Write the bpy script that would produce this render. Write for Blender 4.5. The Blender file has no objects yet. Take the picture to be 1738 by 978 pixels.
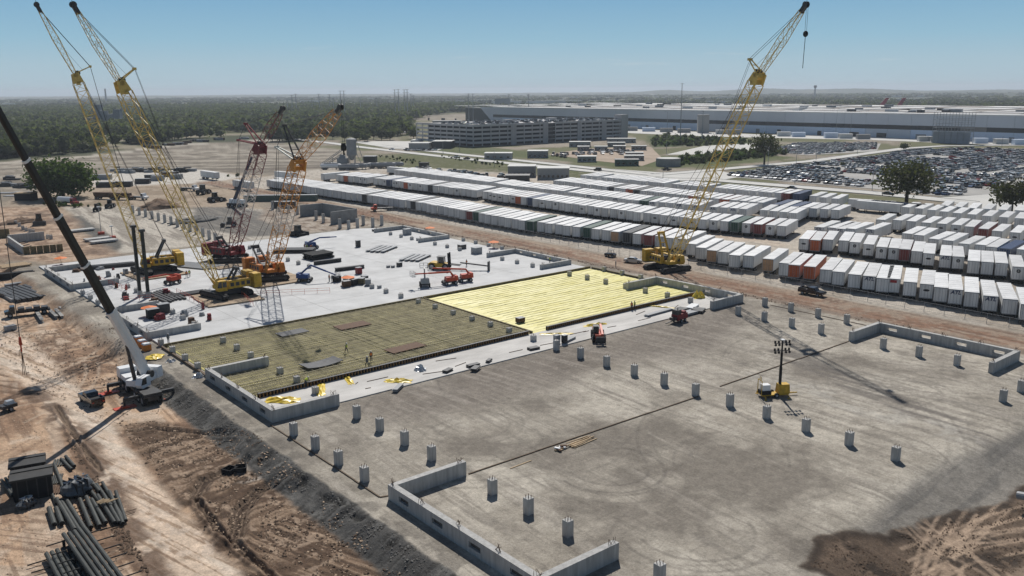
import bpy, math, random
import numpy as np
from mathutils import Vector, Matrix
random.seed(7); RNG = np.random.default_rng(7)
SC = bpy.context.scene
COL = SC.collection
R = math.radians

# ---------------------------------------------------------------- camera
CAM_H = 44.0
F_PX, PIC_W, PIC_H = 1476.91, 1738.0, 978.0
PITCH, ROLL, YAW = R(12.78634), R(-0.38417), R(50.45857)
_f = np.array([math.cos(YAW)*math.cos(PITCH), math.sin(YAW)*math.cos(PITCH), -math.sin(PITCH)])
_r0 = np.array([math.sin(YAW), -math.cos(YAW), 0.0]); _u0 = np.cross(_r0, _f)
_r = math.cos(ROLL)*_r0 + math.sin(ROLL)*_u0
_u = -math.sin(ROLL)*_r0 + math.cos(ROLL)*_u0
cam = bpy.data.cameras.new('camera'); cam_ob = bpy.data.objects.new('camera', cam); COL.objects.link(cam_ob)
cam.sensor_width = 36.0; cam.lens = F_PX/PIC_W*36.0; cam.clip_start = 1.0; cam.clip_end = 60000
cam_ob.matrix_world = Matrix(((_r[0], _u[0], -_f[0], 0), (_r[1], _u[1], -_f[1], 0), (_r[2], _u[2], -_f[2], CAM_H), (0, 0, 0, 1)))
SC.camera = cam_ob

# ---------------------------------------------------------------- light
SUN_AZ, SUN_EL = R(50.0), R(47.0)
W = bpy.data.worlds.new("World"); SC.world = W; W.use_nodes = True
nt = W.node_tree; bg = nt.nodes['Background']
sky = nt.nodes.new('ShaderNodeTexSky'); sky.sky_type = 'NISHITA'; sky.sun_disc = False
sky.sun_elevation = SUN_EL; sky.sun_rotation = math.pi/2 - SUN_AZ
sky.altitude = 100; sky.air_density = 1.0; sky.dust_density = 0.4; sky.ozone_density = 2.0
def _n(t, **k):
    q = nt.nodes.new(t)
    for a_, b_ in k.items(): setattr(q, a_, b_)
    return q
# the clear pale band that every low sky has: the tint depends on the height above the horizon only
tcw = _n('ShaderNodeTexCoord'); sx = _n('ShaderNodeSeparateXYZ'); nt.links.new(tcw.outputs['Generated'], sx.inputs[0])
low = _n('ShaderNodeValToRGB'); nt.links.new(sx.outputs['Z'], low.inputs[0]); e = low.color_ramp.elements
e[0].position = 0.0; e[0].color = (0.425, 0.55, 0.622, 1); e[1].position = 0.105; e[1].color = (0.195, 0.40, 0.60, 1)
for p_, c_ in ((0.028, (0.385, 0.54, 0.63, 1)), (0.055, (0.295, 0.50, 0.635, 1)), (0.3, (0.13, 0.26, 0.44, 1))):
    q = e.new(p_); q.color = c_
fac = _n('ShaderNodeMapRange'); fac.inputs['From Min'].default_value = 0.1; fac.inputs['From Max'].default_value = 0.3; nt.links.new(sx.outputs['Z'], fac.inputs['Value'])
# thin wisps just over the horizon
mpw = _n('ShaderNodeMapping'); mpw.inputs['Scale'].default_value = (5, 5, 55); nt.links.new(tcw.outputs['Generated'], mpw.inputs[0])
wn = _n('ShaderNodeTexNoise'); wn.inputs['Scale'].default_value = 2.2; wn.inputs['Detail'].default_value = 5; nt.links.new(mpw.outputs[0], wn.inputs['Vector'])
wr = _n('ShaderNodeMapRange'); wr.inputs['From Min'].default_value = 0.66; wr.inputs['From Max'].default_value = 0.84; wr.inputs['To Max'].default_value = 0.45; nt.links.new(wn.outputs['Fac'], wr.inputs['Value'])
wz = _n('ShaderNodeMapRange'); wz.inputs['From Min'].default_value = 0.085; wz.inputs['From Max'].default_value = 0.04; nt.links.new(sx.outputs['Z'], wz.inputs['Value'])
wm = _n('ShaderNodeMath', operation='MULTIPLY'); nt.links.new(wr.outputs[0], wm.inputs[0]); nt.links.new(wz.outputs[0], wm.inputs[1])
mixw = _n('ShaderNodeMix', data_type='RGBA'); nt.links.new(wm.outputs[0], mixw.inputs[0]); nt.links.new(low.outputs[0], mixw.inputs[6]); mixw.inputs[7].default_value = (0.62, 0.66, 0.69, 1)
scl = _n('ShaderNodeVectorMath', operation='SCALE'); scl.inputs['Scale'].default_value = 1/0.05; nt.links.new(mixw.outputs[2], scl.inputs[0])
mxs = _n('ShaderNodeMix', data_type='RGBA'); nt.links.new(fac.outputs[0], mxs.inputs[0]); nt.links.new(scl.outputs[0], mxs.inputs[6]); nt.links.new(sky.outputs[0], mxs.inputs[7])
nt.links.new(mxs.outputs[2], bg.inputs[0]); bg.inputs[1].default_value = 0.05
sun = bpy.data.lights.new('sun', 'SUN'); sun.energy = 4.4; sun.angle = R(0.53); sun.color = (1.0, 0.955, 0.89)
sun_ob = bpy.data.objects.new('sun', sun); COL.objects.link(sun_ob)
sd = Vector((math.cos(SUN_AZ)*math.cos(SUN_EL), math.sin(SUN_AZ)*math.cos(SUN_EL), math.sin(SUN_EL)))
sun_ob.rotation_euler = sd.to_track_quat('Z', 'Y').to_euler()
vs = SC.view_settings; vs.view_transform = 'Standard'; vs.look = 'None'; vs.exposure = 0.0; vs.gamma = 1.0
SC.cycles.use_denoising = True; SC.cycles.max_bounces = 5; SC.cycles.diffuse_bounces = 2; SC.cycles.glossy_bounces = 2
SC.cycles.transmission_bounces = 2; SC.cycles.transparent_max_bounces = 6; SC.cycles.volume_bounces = 0
HAZE_DENSITY = 1.0e-4

# ---------------------------------------------------------------- helpers
def G(px, py, z=0.0):
    """the point of the level z that the camera sees at this place of the photograph"""
    d = _f*F_PX + _r*(px-PIC_W/2) - _u*(py-PIC_H/2)
    t = (z-CAM_H)/d[2]
    return (d[0]*t, d[1]*t, z)

def dist2cam(x, y): return math.hypot(x, y)

class MB:
    def __init__(s): s.v=[]; s.f=[]; s.m=[]; s.mi=0
    def add(s, vs, fs):
        n=len(s.v); s.v.extend([tuple(p) for p in vs]); s.f.extend([tuple(i+n for i in f) for f in fs]); s.m.extend([s.mi]*len(fs)); return s
    def box(s, cx, cy, z0, sx, sy, sz, rz=0.0, top=None, c=None):
        """box on z0; top=(tx,ty) scales the upper face"""
        tx, ty = top if top else (1, 1)
        ca, sa = math.cos(rz), math.sin(rz); P=[]
        for z, kx, ky in ((z0,1,1),(z0+sz,tx,ty)):
            for ux, uy in ((-1,-1),(1,-1),(1,1),(-1,1)):
                x, y = ux*sx/2*kx, uy*sy/2*ky
                P.append((cx+x*ca-y*sa, cy+x*sa+y*ca, z))
        return s.add(P, [(3,2,1,0),(4,5,6,7),(0,1,5,4),(1,2,6,5),(2,3,7,6),(3,0,4,7)])
    def bar(s, a, b, w, h=None):
        """square bar from a to b"""
        h = h or w; a=Vector(a); b=Vector(b); d=(b-a)
        if d.length < 1e-6: return s
        d.normalize(); up = Vector((0,0,1)) if abs(d.z)<0.95 else Vector((1,0,0))
        x = d.cross(up).normalized()*(w/2); y = x.normalized().cross(d).normalized()*(h/2)
        P=[a-x-y,a+x-y,a+x+y,a-x+y,b-x-y,b+x-y,b+x+y,b-x+y]
        return s.add(P, [(3,2,1,0),(4,5,6,7),(0,1,5,4),(1,2,6,5),(2,3,7,6),(3,0,4,7)])
    def rod(s, a, b, w):
        """three-sided thin rod"""
        a=Vector(a); b=Vector(b); d=(b-a).normalized(); up = Vector((0,0,1)) if abs(d.z)<0.95 else Vector((1,0,0))
        x=d.cross(up).normalized()*w/2; y=x.cross(d).normalized()*w/2
        o=[x*1.1, -x*0.6+y, -x*0.6-y]
        return s.add([a+k for k in o]+[b+k for k in o], [(0,1,4,3),(1,2,5,4),(2,0,3,5),(2,1,0),(3,4,5)])
    def tube(s, a, b, r0, r1=None, n=8, cap=True, hollow=False):
        r1 = r0 if r1 is None else r1; a=Vector(a); b=Vector(b); d=(b-a).normalized()
        up = Vector((0,0,1)) if abs(d.z)<0.95 else Vector((1,0,0)); x=d.cross(up).normalized(); y=x.cross(d).normalized()
        P=[]
        for c, r in ((a,r0),(b,r1)):
            for i in range(n):
                t=2*math.pi*i/n; P.append(c+x*math.cos(t)*r+y*math.sin(t)*r)
        fs=[(i,(i+1)%n,n+(i+1)%n,n+i) for i in range(n)]
        if cap and not hollow: fs += [tuple(range(n-1,-1,-1)), tuple(range(n,2*n))]
        return s.add(P, fs)
    def prism(s, prof, y0, y1, M=None):
        """profile [(x,z)..] (counter-clockwise seen from -y) pushed from y0 to y1"""
        n=len(prof); P=[(x,y0,z) for x,z in prof]+[(x,y1,z) for x,z in prof]
        if M: P=[M@Vector(p) for p in P]
        return s.add(P, [tuple(range(n)), tuple(range(2*n-1,n-1,-1))]+[((i+1)%n,i,n+i,n+(i+1)%n) for i in range(n)])
    def poly(s, pts, z0, z1):
        """flat outline [(x,y)..] (ccw) raised from z0 to z1"""
        n=len(pts); P=[(x,y,z0) for x,y in pts]+[(x,y,z1) for x,y in pts]
        return s.add(P, [tuple(range(n-1,-1,-1)), tuple(range(n,2*n))]+[(i,(i+1)%n,n+(i+1)%n,n+i) for i in range(n)])
    def quad(s, a, b, c, d): return s.add([a,b,c,d], [(0,1,2,3)])
    def blob(s, c, rx, ry, rz, seed=0, rough=0.25, nu=8, nv=5):
        rnd=random.Random(seed); P=[]; fs=[]
        for j in range(nv+1):
            t=math.pi*j/nv
            for i in range(nu):
                p=2*math.pi*i/nu; k=1+rnd.uniform(-rough,rough)
                P.append((c[0]+rx*k*math.sin(t)*math.cos(p), c[1]+ry*k*math.sin(t)*math.sin(p), c[2]+rz*k*math.cos(t)))
        for j in range(nv):
            for i in range(nu):
                fs.append((j*nu+i, (j+1)*nu+i, (j+1)*nu+(i+1)%nu, j*nu+(i+1)%nu))
        return s.add(P, fs)
    def mesh(s, name, mats, smooth=False):
        me=bpy.data.meshes.new(name); me.from_pydata(s.v, [], s.f)
        ms = mats if isinstance(mats,(list,tuple)) else [mats]
        for m in ms: me.materials.append(m)
        if len(ms)>1: me.polygons.foreach_set('material_index', s.m)
        if smooth: me.polygons.foreach_set('use_smooth', [True]*len(s.f))
        me.update(); return me

def big_mesh(name, V, F4, mats, mi=None, smooth=False):
    """numpy vertices (n,3) and quads (m,4)"""
    me=bpy.data.meshes.new(name); V=np.asarray(V,np.float32); F4=np.asarray(F4,np.int32); k=F4.shape[1]
    me.vertices.add(len(V)); me.vertices.foreach_set('co', V.ravel())
    me.loops.add(F4.size); me.loops.foreach_set('vertex_index', F4.ravel())
    me.polygons.add(len(F4)); me.polygons.foreach_set('loop_start', np.arange(0,F4.size,k,dtype=np.int32))
    me.polygons.foreach_set('loop_total', np.full(len(F4),k,np.int32))
    for m in (mats if isinstance(mats,(list,tuple)) else [mats]): me.materials.append(m)
    if mi is not None: me.polygons.foreach_set('material_index', np.asarray(mi,np.int32))
    if smooth: me.polygons.foreach_set('use_smooth', np.ones(len(F4),bool))
    me.update(calc_edges=True); return me

def tag(o, label=None, cat=None, group=None, kind=None):
    if label: o['label']=label
    if cat: o['category']=cat
    if group: o['group']=group
    if kind: o['kind']=kind
    return o
def link(name, data, parent=None):
    o=bpy.data.objects.new(name, data); COL.objects.link(o)
    if parent: o.parent=parent
    return o
def thing(name, label, cat, loc=(0,0,0), rz=0.0, group=None):
    o=bpy.data.objects.new(name, None); COL.objects.link(o); o.location=loc; o.rotation_euler=(0,0,rz); o.empty_display_size=0.5
    return tag(o, label, cat, group)
def part(name, mb, mats, parent, label=None, smooth=False):
    me = mb.mesh(name, mats, smooth) if isinstance(mb, MB) else mb
    o=link(name, me, parent)
    if label: o['label']=label
    return o
def solo(name, mb, mats, label, cat, loc=(0,0,0), rz=0.0, group=None, smooth=False):
    me = mb.mesh(name, mats, smooth) if isinstance(mb, MB) else mb
    o=link(name, me); o.location=loc; o.rotation_euler=(0,0,rz); return tag(o,label,cat,group)
def struct(name, mb, mats, parent=None, kind='structure', smooth=False):
    me = mb.mesh(name, mats, smooth) if isinstance(mb, MB) else mb
    o=link(name, me, parent)
    if parent is None or kind=='stuff': o['kind']=kind
    return o
def dup(root, loc=None, rz=None, label=None, group=None, scale=None, swap=None):
    """copy of a thing with its parts and sub-parts; swap replaces a mesh by another"""
    def cp(o, par):
        c=o.copy(); COL.objects.link(c)
        if par is not None: c.parent=par
        if swap and o.data is not None and o.data.name in swap: c.data=swap[o.data.name]
        for ch in KIDS.get(o.name, ()): cp(ch, c)
        return c
    if root.name not in KIDS: index_kids(root)
    c=cp(root, None)
    if loc is not None: c.location=loc
    if rz is not None: c.rotation_euler=(0,0,rz)
    if scale: c.scale=(scale,)*3 if isinstance(scale,(int,float)) else scale
    if label: c['label']=label
    if group: c['group']=group
    return c
KIDS={}
def index_kids(root):
    todo=[root]
    for o in [root]+list(root.children_recursive): KIDS[o.name]=list(o.children)

# ---------------------------------------------------------------- materials
MATS={}
def mat(name, col, rough=0.8, metal=0.0, var=0.12, scale=1.5, bump=0.0, bscale=8.0, rnd=0.0, coat=0.0, col2=None, stretch=None, spec=0.3, detail=4):
    if name in MATS: return MATS[name]
    m=bpy.data.materials.new(name); m.use_nodes=True; n=m.node_tree; b=n.nodes['Principled BSDF']
    b.inputs['Roughness'].default_value=rough; b.inputs['Metallic'].default_value=metal
    b.inputs['Specular IOR Level'].default_value=spec
    if coat: b.inputs['Coat Weight'].default_value=coat
    tc=n.nodes.new('ShaderNodeTexCoord'); src=tc.outputs['Object']
    if stretch:
        mp=n.nodes.new('ShaderNodeMapping'); mp.inputs['Scale'].default_value=stretch; n.links.new(src, mp.inputs[0]); src=mp.outputs[0]
    no=n.nodes.new('ShaderNodeTexNoise'); no.inputs['Scale'].default_value=scale; no.inputs['Detail'].default_value=detail; no.inputs['Roughness'].default_value=0.65
    n.links.new(src, no.inputs['Vector'])
    cr=n.nodes.new('ShaderNodeValToRGB'); e=cr.color_ramp.elements
    c2=col2 or tuple(min(1,c*(1+var)) for c in col); c1=tuple(c*(1-var) for c in col)
    e[0].position=0.3; e[0].color=(*c1,1); e[1].position=0.7; e[1].color=(*c2,1)
    n.links.new(no.outputs['Fac'], cr.inputs[0]); out=cr.outputs[0]
    if rnd:
        oi=n.nodes.new('ShaderNodeObjectInfo'); mr=n.nodes.new('ShaderNodeMapRange')
        mr.inputs['To Min'].default_value=1-rnd; mr.inputs['To Max'].default_value=1+rnd
        n.links.new(oi.outputs['Random'], mr.inputs['Value'])
        mx=n.nodes.new('ShaderNodeVectorMath'); mx.operation='SCALE'
        n.links.new(out, mx.inputs[0]); n.links.new(mr.outputs[0], mx.inputs['Scale']); out=mx.outputs[0]
    n.links.new(out, b.inputs['Base Color'])
    if bump:
        n2=n.nodes.new('ShaderNodeTexNoise'); n2.inputs['Scale'].default_value=bscale; n2.inputs['Detail'].default_value=3
        n.links.new(src, n2.inputs['Vector']); bp=n.nodes.new('ShaderNodeBump'); bp.inputs['Strength'].default_value=bump; bp.inputs['Distance'].default_value=0.1
        n.links.new(n2.outputs['Fac'], bp.inputs['Height']); n.links.new(bp.outputs[0], b.inputs['Normal'])
    MATS[name]=m; return m
M_CONC  = mat('concrete', (0.42,0.415,0.40), 0.85, var=0.24, scale=0.9, bump=0.05, stretch=(2.6,2.6,0.3), rnd=0.06, detail=6)
M_CONC_D= mat('concrete_grey', (0.30,0.30,0.29), 0.88, var=0.2, scale=0.7, rnd=0.08)
M_STEEL = mat('dark_steel', (0.06,0.06,0.062), 0.5, 0.4, var=0.25)
M_BLACK = mat('black_rubber', (0.02,0.02,0.021), 0.8, var=0.25)
M_RUST  = mat('rusty_steel', (0.12,0.07,0.045), 0.8, 0.2, var=0.4, scale=4)
M_WHITE = mat('white_paint', (0.76,0.77,0.77), 0.4, var=0.05, scale=0.6, spec=0.4)
M_GREYP = mat('grey_paint', (0.28,0.29,0.30), 0.5, var=0.1)
M_GLASS = mat('dark_glass', (0.012,0.015,0.018), 0.08, var=0.1, spec=0.6)
M_YEL   = mat('yellow_paint', (0.54,0.33,0.03), 0.55, var=0.3, spec=0.3)
M_LATY  = mat('pale_yellow_lattice', (0.62,0.45,0.13), 0.5, var=0.15)
M_ORANGE= mat('orange_paint', (0.60,0.20,0.03), 0.55, var=0.28)
M_RED   = mat('dark_red_paint', (0.22,0.02,0.025), 0.5, var=0.2)
M_REDOR = mat('red_orange_paint', (0.52,0.07,0.03), 0.45, var=0.12)
M_BLUE  = mat('blue_paint', (0.02,0.06,0.2), 0.45, var=0.15)
M_WOOD  = mat('raw_timber', (0.42,0.31,0.19), 0.8, var=0.25, scale=3)
M_FORM  = mat('form_ply', (0.16,0.13,0.07), 0.8, var=0.3, scale=1.2)
M_TARP  = mat('yellow_plastic', (0.75,0.55,0.06), 0.35, var=0.15, spec=0.5)
M_SILV  = mat('silver_foil', (0.5,0.51,0.52), 0.35, 0.6, var=0.3, scale=4)
# ---------------------------------------------------------------- ground
def vnoise(x, y, seed=0):
    xi=np.floor(x).astype(np.int64); yi=np.floor(y).astype(np.int64); fx=x-xi; fy=y-yi
    fx=fx*fx*(3-2*fx); fy=fy*fy*(3-2*fy)
    def h(a,b):
        n=(a*374761393+b*668265263+seed*974634721)&0x7fffffff
        n=((n^(n>>13))*1274126177)&0x7fffffff
        return ((n^(n>>16))&0xffff)/65535.0
    return (h(xi,yi)*(1-fx)+h(xi+1,yi)*fx)*(1-fy)+(h(xi,yi+1)*(1-fx)+h(xi+1,yi+1)*fx)*fy
def fbm(x, y, seed=0, o=4):
    s=0; a=0.5; t=0
    for i in range(o):
        s=s+a*vnoise(x*2**i, y*2**i, seed+i*17); t+=a; a*=0.55
    return s/t
def sdist(px, py, poly):
    """signed distance to a closed outline, positive inside"""
    poly=np.asarray(poly,float); n=len(poly); d=np.full(px.shape,1e18); ins=np.zeros(px.shape,bool)
    for i in range(n):
        ax,ay=poly[i]; bx,by=poly[(i+1)%n]; ex,ey=bx-ax,by-ay
        t=np.clip(((px-ax)*ex+(py-ay)*ey)/(ex*ex+ey*ey+1e-12),0,1)
        d=np.minimum(d,(px-ax-t*ex)**2+(py-ay-t*ey)**2)
        c=((ay>py)!=(by>py)) & (px < (bx-ax)*(py-ay)/(by-ay+1e-12)+ax); ins^=c
    return np.where(ins,1,-1)*np.sqrt(d)
def ldist(px, py, line):
    d=np.full(px.shape,1e18)
    for (ax,ay),(bx,by) in zip(line[:-1],line[1:]):
        ex,ey=bx-ax,by-ay; t=np.clip(((px-ax)*ex+(py-ay)*ey)/(ex*ex+ey*ey+1e-12),0,1)
        d=np.minimum(d,(px-ax-t*ex)**2+(py-ay-t*ey)**2)
    return np.sqrt(d)
def sm(a,b,x): t=np.clip((x-a)/(b-a),0,1); return t*t*(3-2*t)
def PP(*pts): return [G(x,y)[:2] for x,y in pts]
def PD(*pts): return [G(x,y,-1.5)[:2] for x,y in pts]

DIRT_Z=-1.5            # level of the dirt below the pad on the left
def ground_height(x, y):
    """level of the soil"""
    r=np.hypot(x,y)
    edge=42.4 + 1.1*(fbm(y/4.0,x/40.0,3,3)-0.5)*2
    left=sm(0.0,4.2,edge-x)*sm(330,230,y)           # 1 = down on the left dirt
    low=sm(0.0,9.0,43.5+0.8*np.sin(x/7)-y)*sm(66,74,x)*sm(152,140,x)   # slope at the near edge
    h=left*DIRT_Z+np.where(left>0.5,0,1)*low*-1.6*(1-left)
    return h, left, low

def build_ground():
    az0=YAW; fine=R(33.5)
    az=np.concatenate([np.linspace(-R(85),-fine,24)[:-1], np.linspace(-fine,fine,980), np.linspace(fine,R(85),24)[1:]])+az0
    dep=np.linspace(R(34),R(3.55),520); r1=CAM_H/np.tan(dep)
    r2=np.geomspace(r1[-1],16000,85)[1:]; rr=np.concatenate([[12,30,50],r1,r2])
    A,RR=np.meshgrid(az,rr); x=RR*np.cos(A); y=RR*np.sin(A); shp=x.shape; x=x.ravel(); y=y.ravel(); r=RR.ravel()
    z,left,low=ground_height(x,y)
    n1=fbm(x/2.2,y/2.2,1,5); n2=fbm(x/14,y/14,5,4); n3=fbm(x/60,y/60,9,4); nf=fbm(x/0.7,y/0.7,21,3)
    C=np.zeros((len(x),3))
    def col(c,m):
        m=np.clip(m,0,1)[:,None]; C[:]=C*(1-m)+np.array(c)*m
    def streak(ang,l,w,seed,o=4):
        u=x*math.cos(ang)+y*math.sin(ang); v=-x*math.sin(ang)+y*math.cos(ang); return fbm(u/l+0.35*n2*3,v/w,seed,o)
    sY=streak(R(88),16,0.9,31); sX=streak(R(3),14,0.9,33); sY2=streak(R(82),30,2.6,37); sD=streak(R(112),20,1.0,41)
    # far country: woods, fields, pale patches
    C[:]=np.array((0.06,0.068,0.036))
    far=fbm(x/420,y/420,51,5); far2=fbm(x/160,y/160,57,4)
    col((0.14,0.13,0.075), sm(0.52,0.6,far)*0.8*sm(900,1500,r))
    col((0.33,0.30,0.25), sm(0.64,0.70,far2)*sm(0.45,0.6,far)*sm(1200,2200,r)*0.7)
    col((0.03,0.04,0.02), sm(0.55,0.62,fbm(x/90,y/90,61,4))*0.6*sm(700,1200,r))
    cg=fbm(x/70,y/70,301,3); col((0.16,0.155,0.085), sm(.54,.58,cg)*sm(3000,2000,r)*.8); col((0.30,0.26,0.20), sm(.63,.67,cg)*sm(3000,2000,r)*.7)
    # open ground round the works
    field=[(-400,300),(60,150),(30,20),(400,-150),(1300,-200),(1300,1400),(640,1400),(470,720),(372,745),(290,790),(170,690),(40,640),(-400,760)]
    f=sdist(x,y,field); col((0.25,0.215,0.17), sm(-10,10,f+20*(n2-0.5)))
    g3=fbm(x/38,y/38,331,4); fm=sm(-10,10,f+20*(n2-0.5)); col((0.125,0.13,0.062), fm*sm(300,350,x)*sm(.43,.53,g3)*sm(764,755,x)*.9); col((0.33,0.29,0.235), fm*sm(300,350,x)*sm(.40,.33,g3)*.7)
    grass=sm(0.45,0.62,n3)
    # grass strips and verge
    # graded field on the left behind
    gf=PP((0,278),(160,266),(300,248),(440,240),(600,256),(560,300),(440,296),(330,290),(160,300),(0,345))
    mg=sm(-6,6,sdist(x,y,gf)+10*(n2-0.5))
    st=streak(R(140),120,7,71); col((0.235,0.205,0.165),mg); col((0.38,0.34,0.28),mg*sm(0.5,0.64,st)*0.8); col((0.13,0.11,0.09),mg*sm(0.5,0.36,st)*0.7)
    lr=PP((-60,281),(160,265),(300,246),(440,239),(560,238)); col((0.43,0.39,0.33), sm(7,4,ldist(x,y,lr)))
    # work yard back left: tan dirt
    yl=PP((0,345),(160,300),(340,290),(470,300),(440,350),(520,372),(400,352),(260,352),(80,370),(0,440))
    my=sm(-5,5,sdist(x,y,yl)+8*(n2-0.5)); col((0.36,0.29,0.22),my); col((0.22,0.17,0.12),my*sm(0.5,0.62,n2)*0.7)
    wy=PP((150,300),(225,288),(345,288),(420,300),(360,310),(260,314),(160,318)); col((0.52,0.49,0.44), sm(-3,3,sdist(x,y,wy)+6*(n2-0.5)))
    # next building pad further up (pale, with tracks)
    np_=PP((110,352),(200,350),(330,356),(400,352),(600,368),(560,392),(480,402),(330,418),(205,430),(170,395))
    mp=sm(-1.5,1.5,sdist(x,y,np_)+3*(n2-0.5)); col((0.46,0.42,0.36),mp); col((0.30,0.27,0.23),mp*sm(0.5,0.62,sY2)); col((0.24,0.21,0.18),mp*sm(0.55,0.66,sY)*0.8)
    dk=PP((330,352),(400,352),(500,372),(560,388),(500,398),(420,402),(330,385)); md=sm(-1.5,1.5,sdist(x,y,dk)+3*(n2-0.5)); col((0.16,0.15,0.135),md); col((0.25,0.23,0.2),md*sm(0.5,0.62,sY)*0.7)
    # dark bank and red-brown dirt beside it
    bk=PP((118,368),(135,366),(210,415),(200,426),(170,420)); col((0.12,0.115,0.105), sm(-1,1,sdist(x,y,bk)+2*(n1-.5)))
    rd=PP((-60,352),(90,352),(128,380),(175,425),(215,440),(110,455),(40,440),(-60,430)); mr_=sm(-3,3,sdist(x,y,rd)+6*(n2-.5)); s6=streak(R(150),9,0.8,171); col((0.38,0.27,0.19),mr_); col((0.20,0.135,0.095),mr_*sm(.52,.62,s6)*.85); col((0.48,0.37,0.28),mr_*sm(.5,.38,s6)*.6); col((0.14,0.10,0.075),mr_*sm(.56,.66,n2)*.7)
    gb=PP((560,392),(470,405),(330,420),(205,432),(120,452),(210,446),(350,430),(480,414)); col((0.20,0.17,0.14), sm(-1.5,1.5,sdist(x,y,gb)+2*(n1-.5))*.7)
    cl=PP((455,350),(640,378),(640,392),(520,400),(440,372)); mc=sm(-2,2,sdist(x,y,cl)+4*(n2-.5)); col((0.30,0.245,0.195),mc); col((0.16,0.12,0.095),mc*sm(.52,.62,n1)*.8); col((0.45,0.40,0.34),mc*sm(.5,.4,n1)*.6)
    # trailer yard
    ty=[(169,20),(169,430),(250,470),(300,420),(306,300),(322,200),(335,160),(345,125),(300,20)]
    mt=sm(-2,2,sdist(x,y,ty)+3*(n2-0.5)); col((0.46,0.415,0.355),mt); col((0.38,0.33,0.27),mt*sm(0.48,0.64,n2)); col((0.26,0.23,0.2),mt*sm(0.56,0.68,sY)*0.55)
    col((0.52,0.36,0.24), mt*sm(0.6,0.68,n3)*0.35)
    verge=PP((600,268),(700,262),(870,272),(1000,283),(1110,297),(1060,306),(1000,305),(860,287),(700,286),(640,282))
    col((0.105,0.115,0.05), sm(-3,3,sdist(x,y,verge)+9*(n2-0.5))*(0.55+0.45*sm(0.3,0.55,n1)))
    verge2=PP((740,246),(860,252),(920,262),(1010,272),(1110,285),(1200,282),(1300,275),(1350,268),(1300,263),(1180,262),(1110,266),(1060,285),(900,268),(820,262),(700,258))
    col((0.09,0.108,0.042), sm(-3,3,sdist(x,y,verge2)+9*(n2-0.5))*0.85)
    verge3=PP((1100,308),(1220,312),(1300,324),(1440,337),(1540,345),(1620,352),(1590,366),(1460,352),(1300,338),(1160,322))
    col((0.11,0.12,0.05), sm(-2,2,sdist(x,y,verge3)+6*(n2-0.5))*0.9)
    col((0.36,0.13,0.06), sm(0,3,sdist(x,y,PP((1500,342),(1560,343),(1570,349),(1505,347))))*0.7*sm(0.4,0.6,n1))
    verge4=PP((1100,232),(1290,240),(1265,247),(1110,250))
    col((0.06,0.085,0.03), sm(-4,4,sdist(x,y,verge4)+10*(n2-0.5)))
    vg=PP((640,268),(740,268),(870,285),(1000,299),(960,303),(860,294),(740,285),(650,279)); col((0.105,0.11,0.05), sm(-3,3,sdist(x,y,vg)+8*(n2-0.5))*(.4+.6*sm(.35,.55,n1)))
    # pad
    pad=[(41,-20),(41,252),(158,254),(158,150),(158,20),(230,-40)]
    mpd=sm(-0.8,0.8,sdist(x,y,pad)+1.0*(n1-0.5)); mpd=np.maximum(mpd,sm(38,39,x)*sm(200,190,y)*sm(158,157,x)*sm(20,30,y)); mpd=mpd*(1-left)
    col((0.325,0.294,0.247),mpd)
    n4=fbm(x/5.5,y/5.5,141,5)
    col((0.47,0.43,0.365),mpd*sm(0.50,0.64,n2*.55+n4*.45)*0.85)
    col((0.175,0.155,0.131),mpd*sm(0.50,0.37,n2*.6+n4*.4)*0.75)
    sF=streak(R(86),9,0.42,143); sF2=streak(R(97),14,0.6,145)
    col((0.195,0.175,0.15),mpd*sm(0.57,0.68,sF)*0.45*sm(0.46,0.6,n4)); col((0.420,0.385,0.330),mpd*sm(0.60,0.70,sF2)*0.4*sm(.42,.56,n2))
    col((0.20,0.18,0.155),mpd*sm(0.56,0.68,sY)*0.5*sm(0.4,0.55,n2)); col((0.390,0.355,0.305),mpd*sm(0.58,0.70,sY2)*0.5)
    col((0.21,0.19,0.165),mpd*sm(0.58,0.7,sD)*0.45*sm(90,115,x))
    # damp dark apron before the white strip
    ap=[(57,107.5),(57,97),(75,93),(100,96),(120,90),(150,104),(150,107.6)]; col((0.175,0.152,0.13),mpd*sm(-5,4,sdist(x,y,ap)+9*(n2-0.5))*0.75); col((0.29,0.26,0.225),mpd*sm(-5,4,sdist(x,y,ap))*sm(.54,.66,sF2)*.7)
    # crane haul track over the pad (right)
    tr=PP((1330,600),(1420,640),(1540,690),(1738,770)); d=ldist(x,y,tr); col((0.155,0.14,0.125),mpd*sm(3.2,2.0,d)*0.75*sm(0.3,0.55,sY)); 
    tl=PP((1300,640),(1450,690),(1640,740)); col((0.42,0.395,0.35),mpd*sm(4,1.5,ldist(x,y,tl))*0.6*sm(0.4,0.6,n1))
    # wheel rings and arcs
    def ring(cx,cy,rad,w,m,a0=None,a1=None):
        d=np.abs(np.hypot(x-cx,y-cy)-rad); k=sm(w,w*0.3,d)
        if a0 is not None:
            a=np.degrees(np.arctan2(y-cy,x-cx))%360; k=k*((a-a0)%360<((a1-a0)%360))
        col((0.12,0.108,0.095),mpd*k*m*.7*sm(.33,.5,n4))
    for (px_,py_,rad,m) in ((1035,795,4.6,.6),(1040,798,6.6,.5),(1300,790,9.0,.35),(1180,900,6.0,.5),(800,720,5.2,.35),(830,745,6.8,.3),(850,600,4.5,.4),(1500,660,8,.3),(1370,650,5,.3)):
        gx,gy,_=G(px_,py_); a=random.uniform(0,360)
        for q in (0,1.9): ring(gx,gy,rad+q,0.32,m,a,a+random.uniform(170,330))
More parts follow.
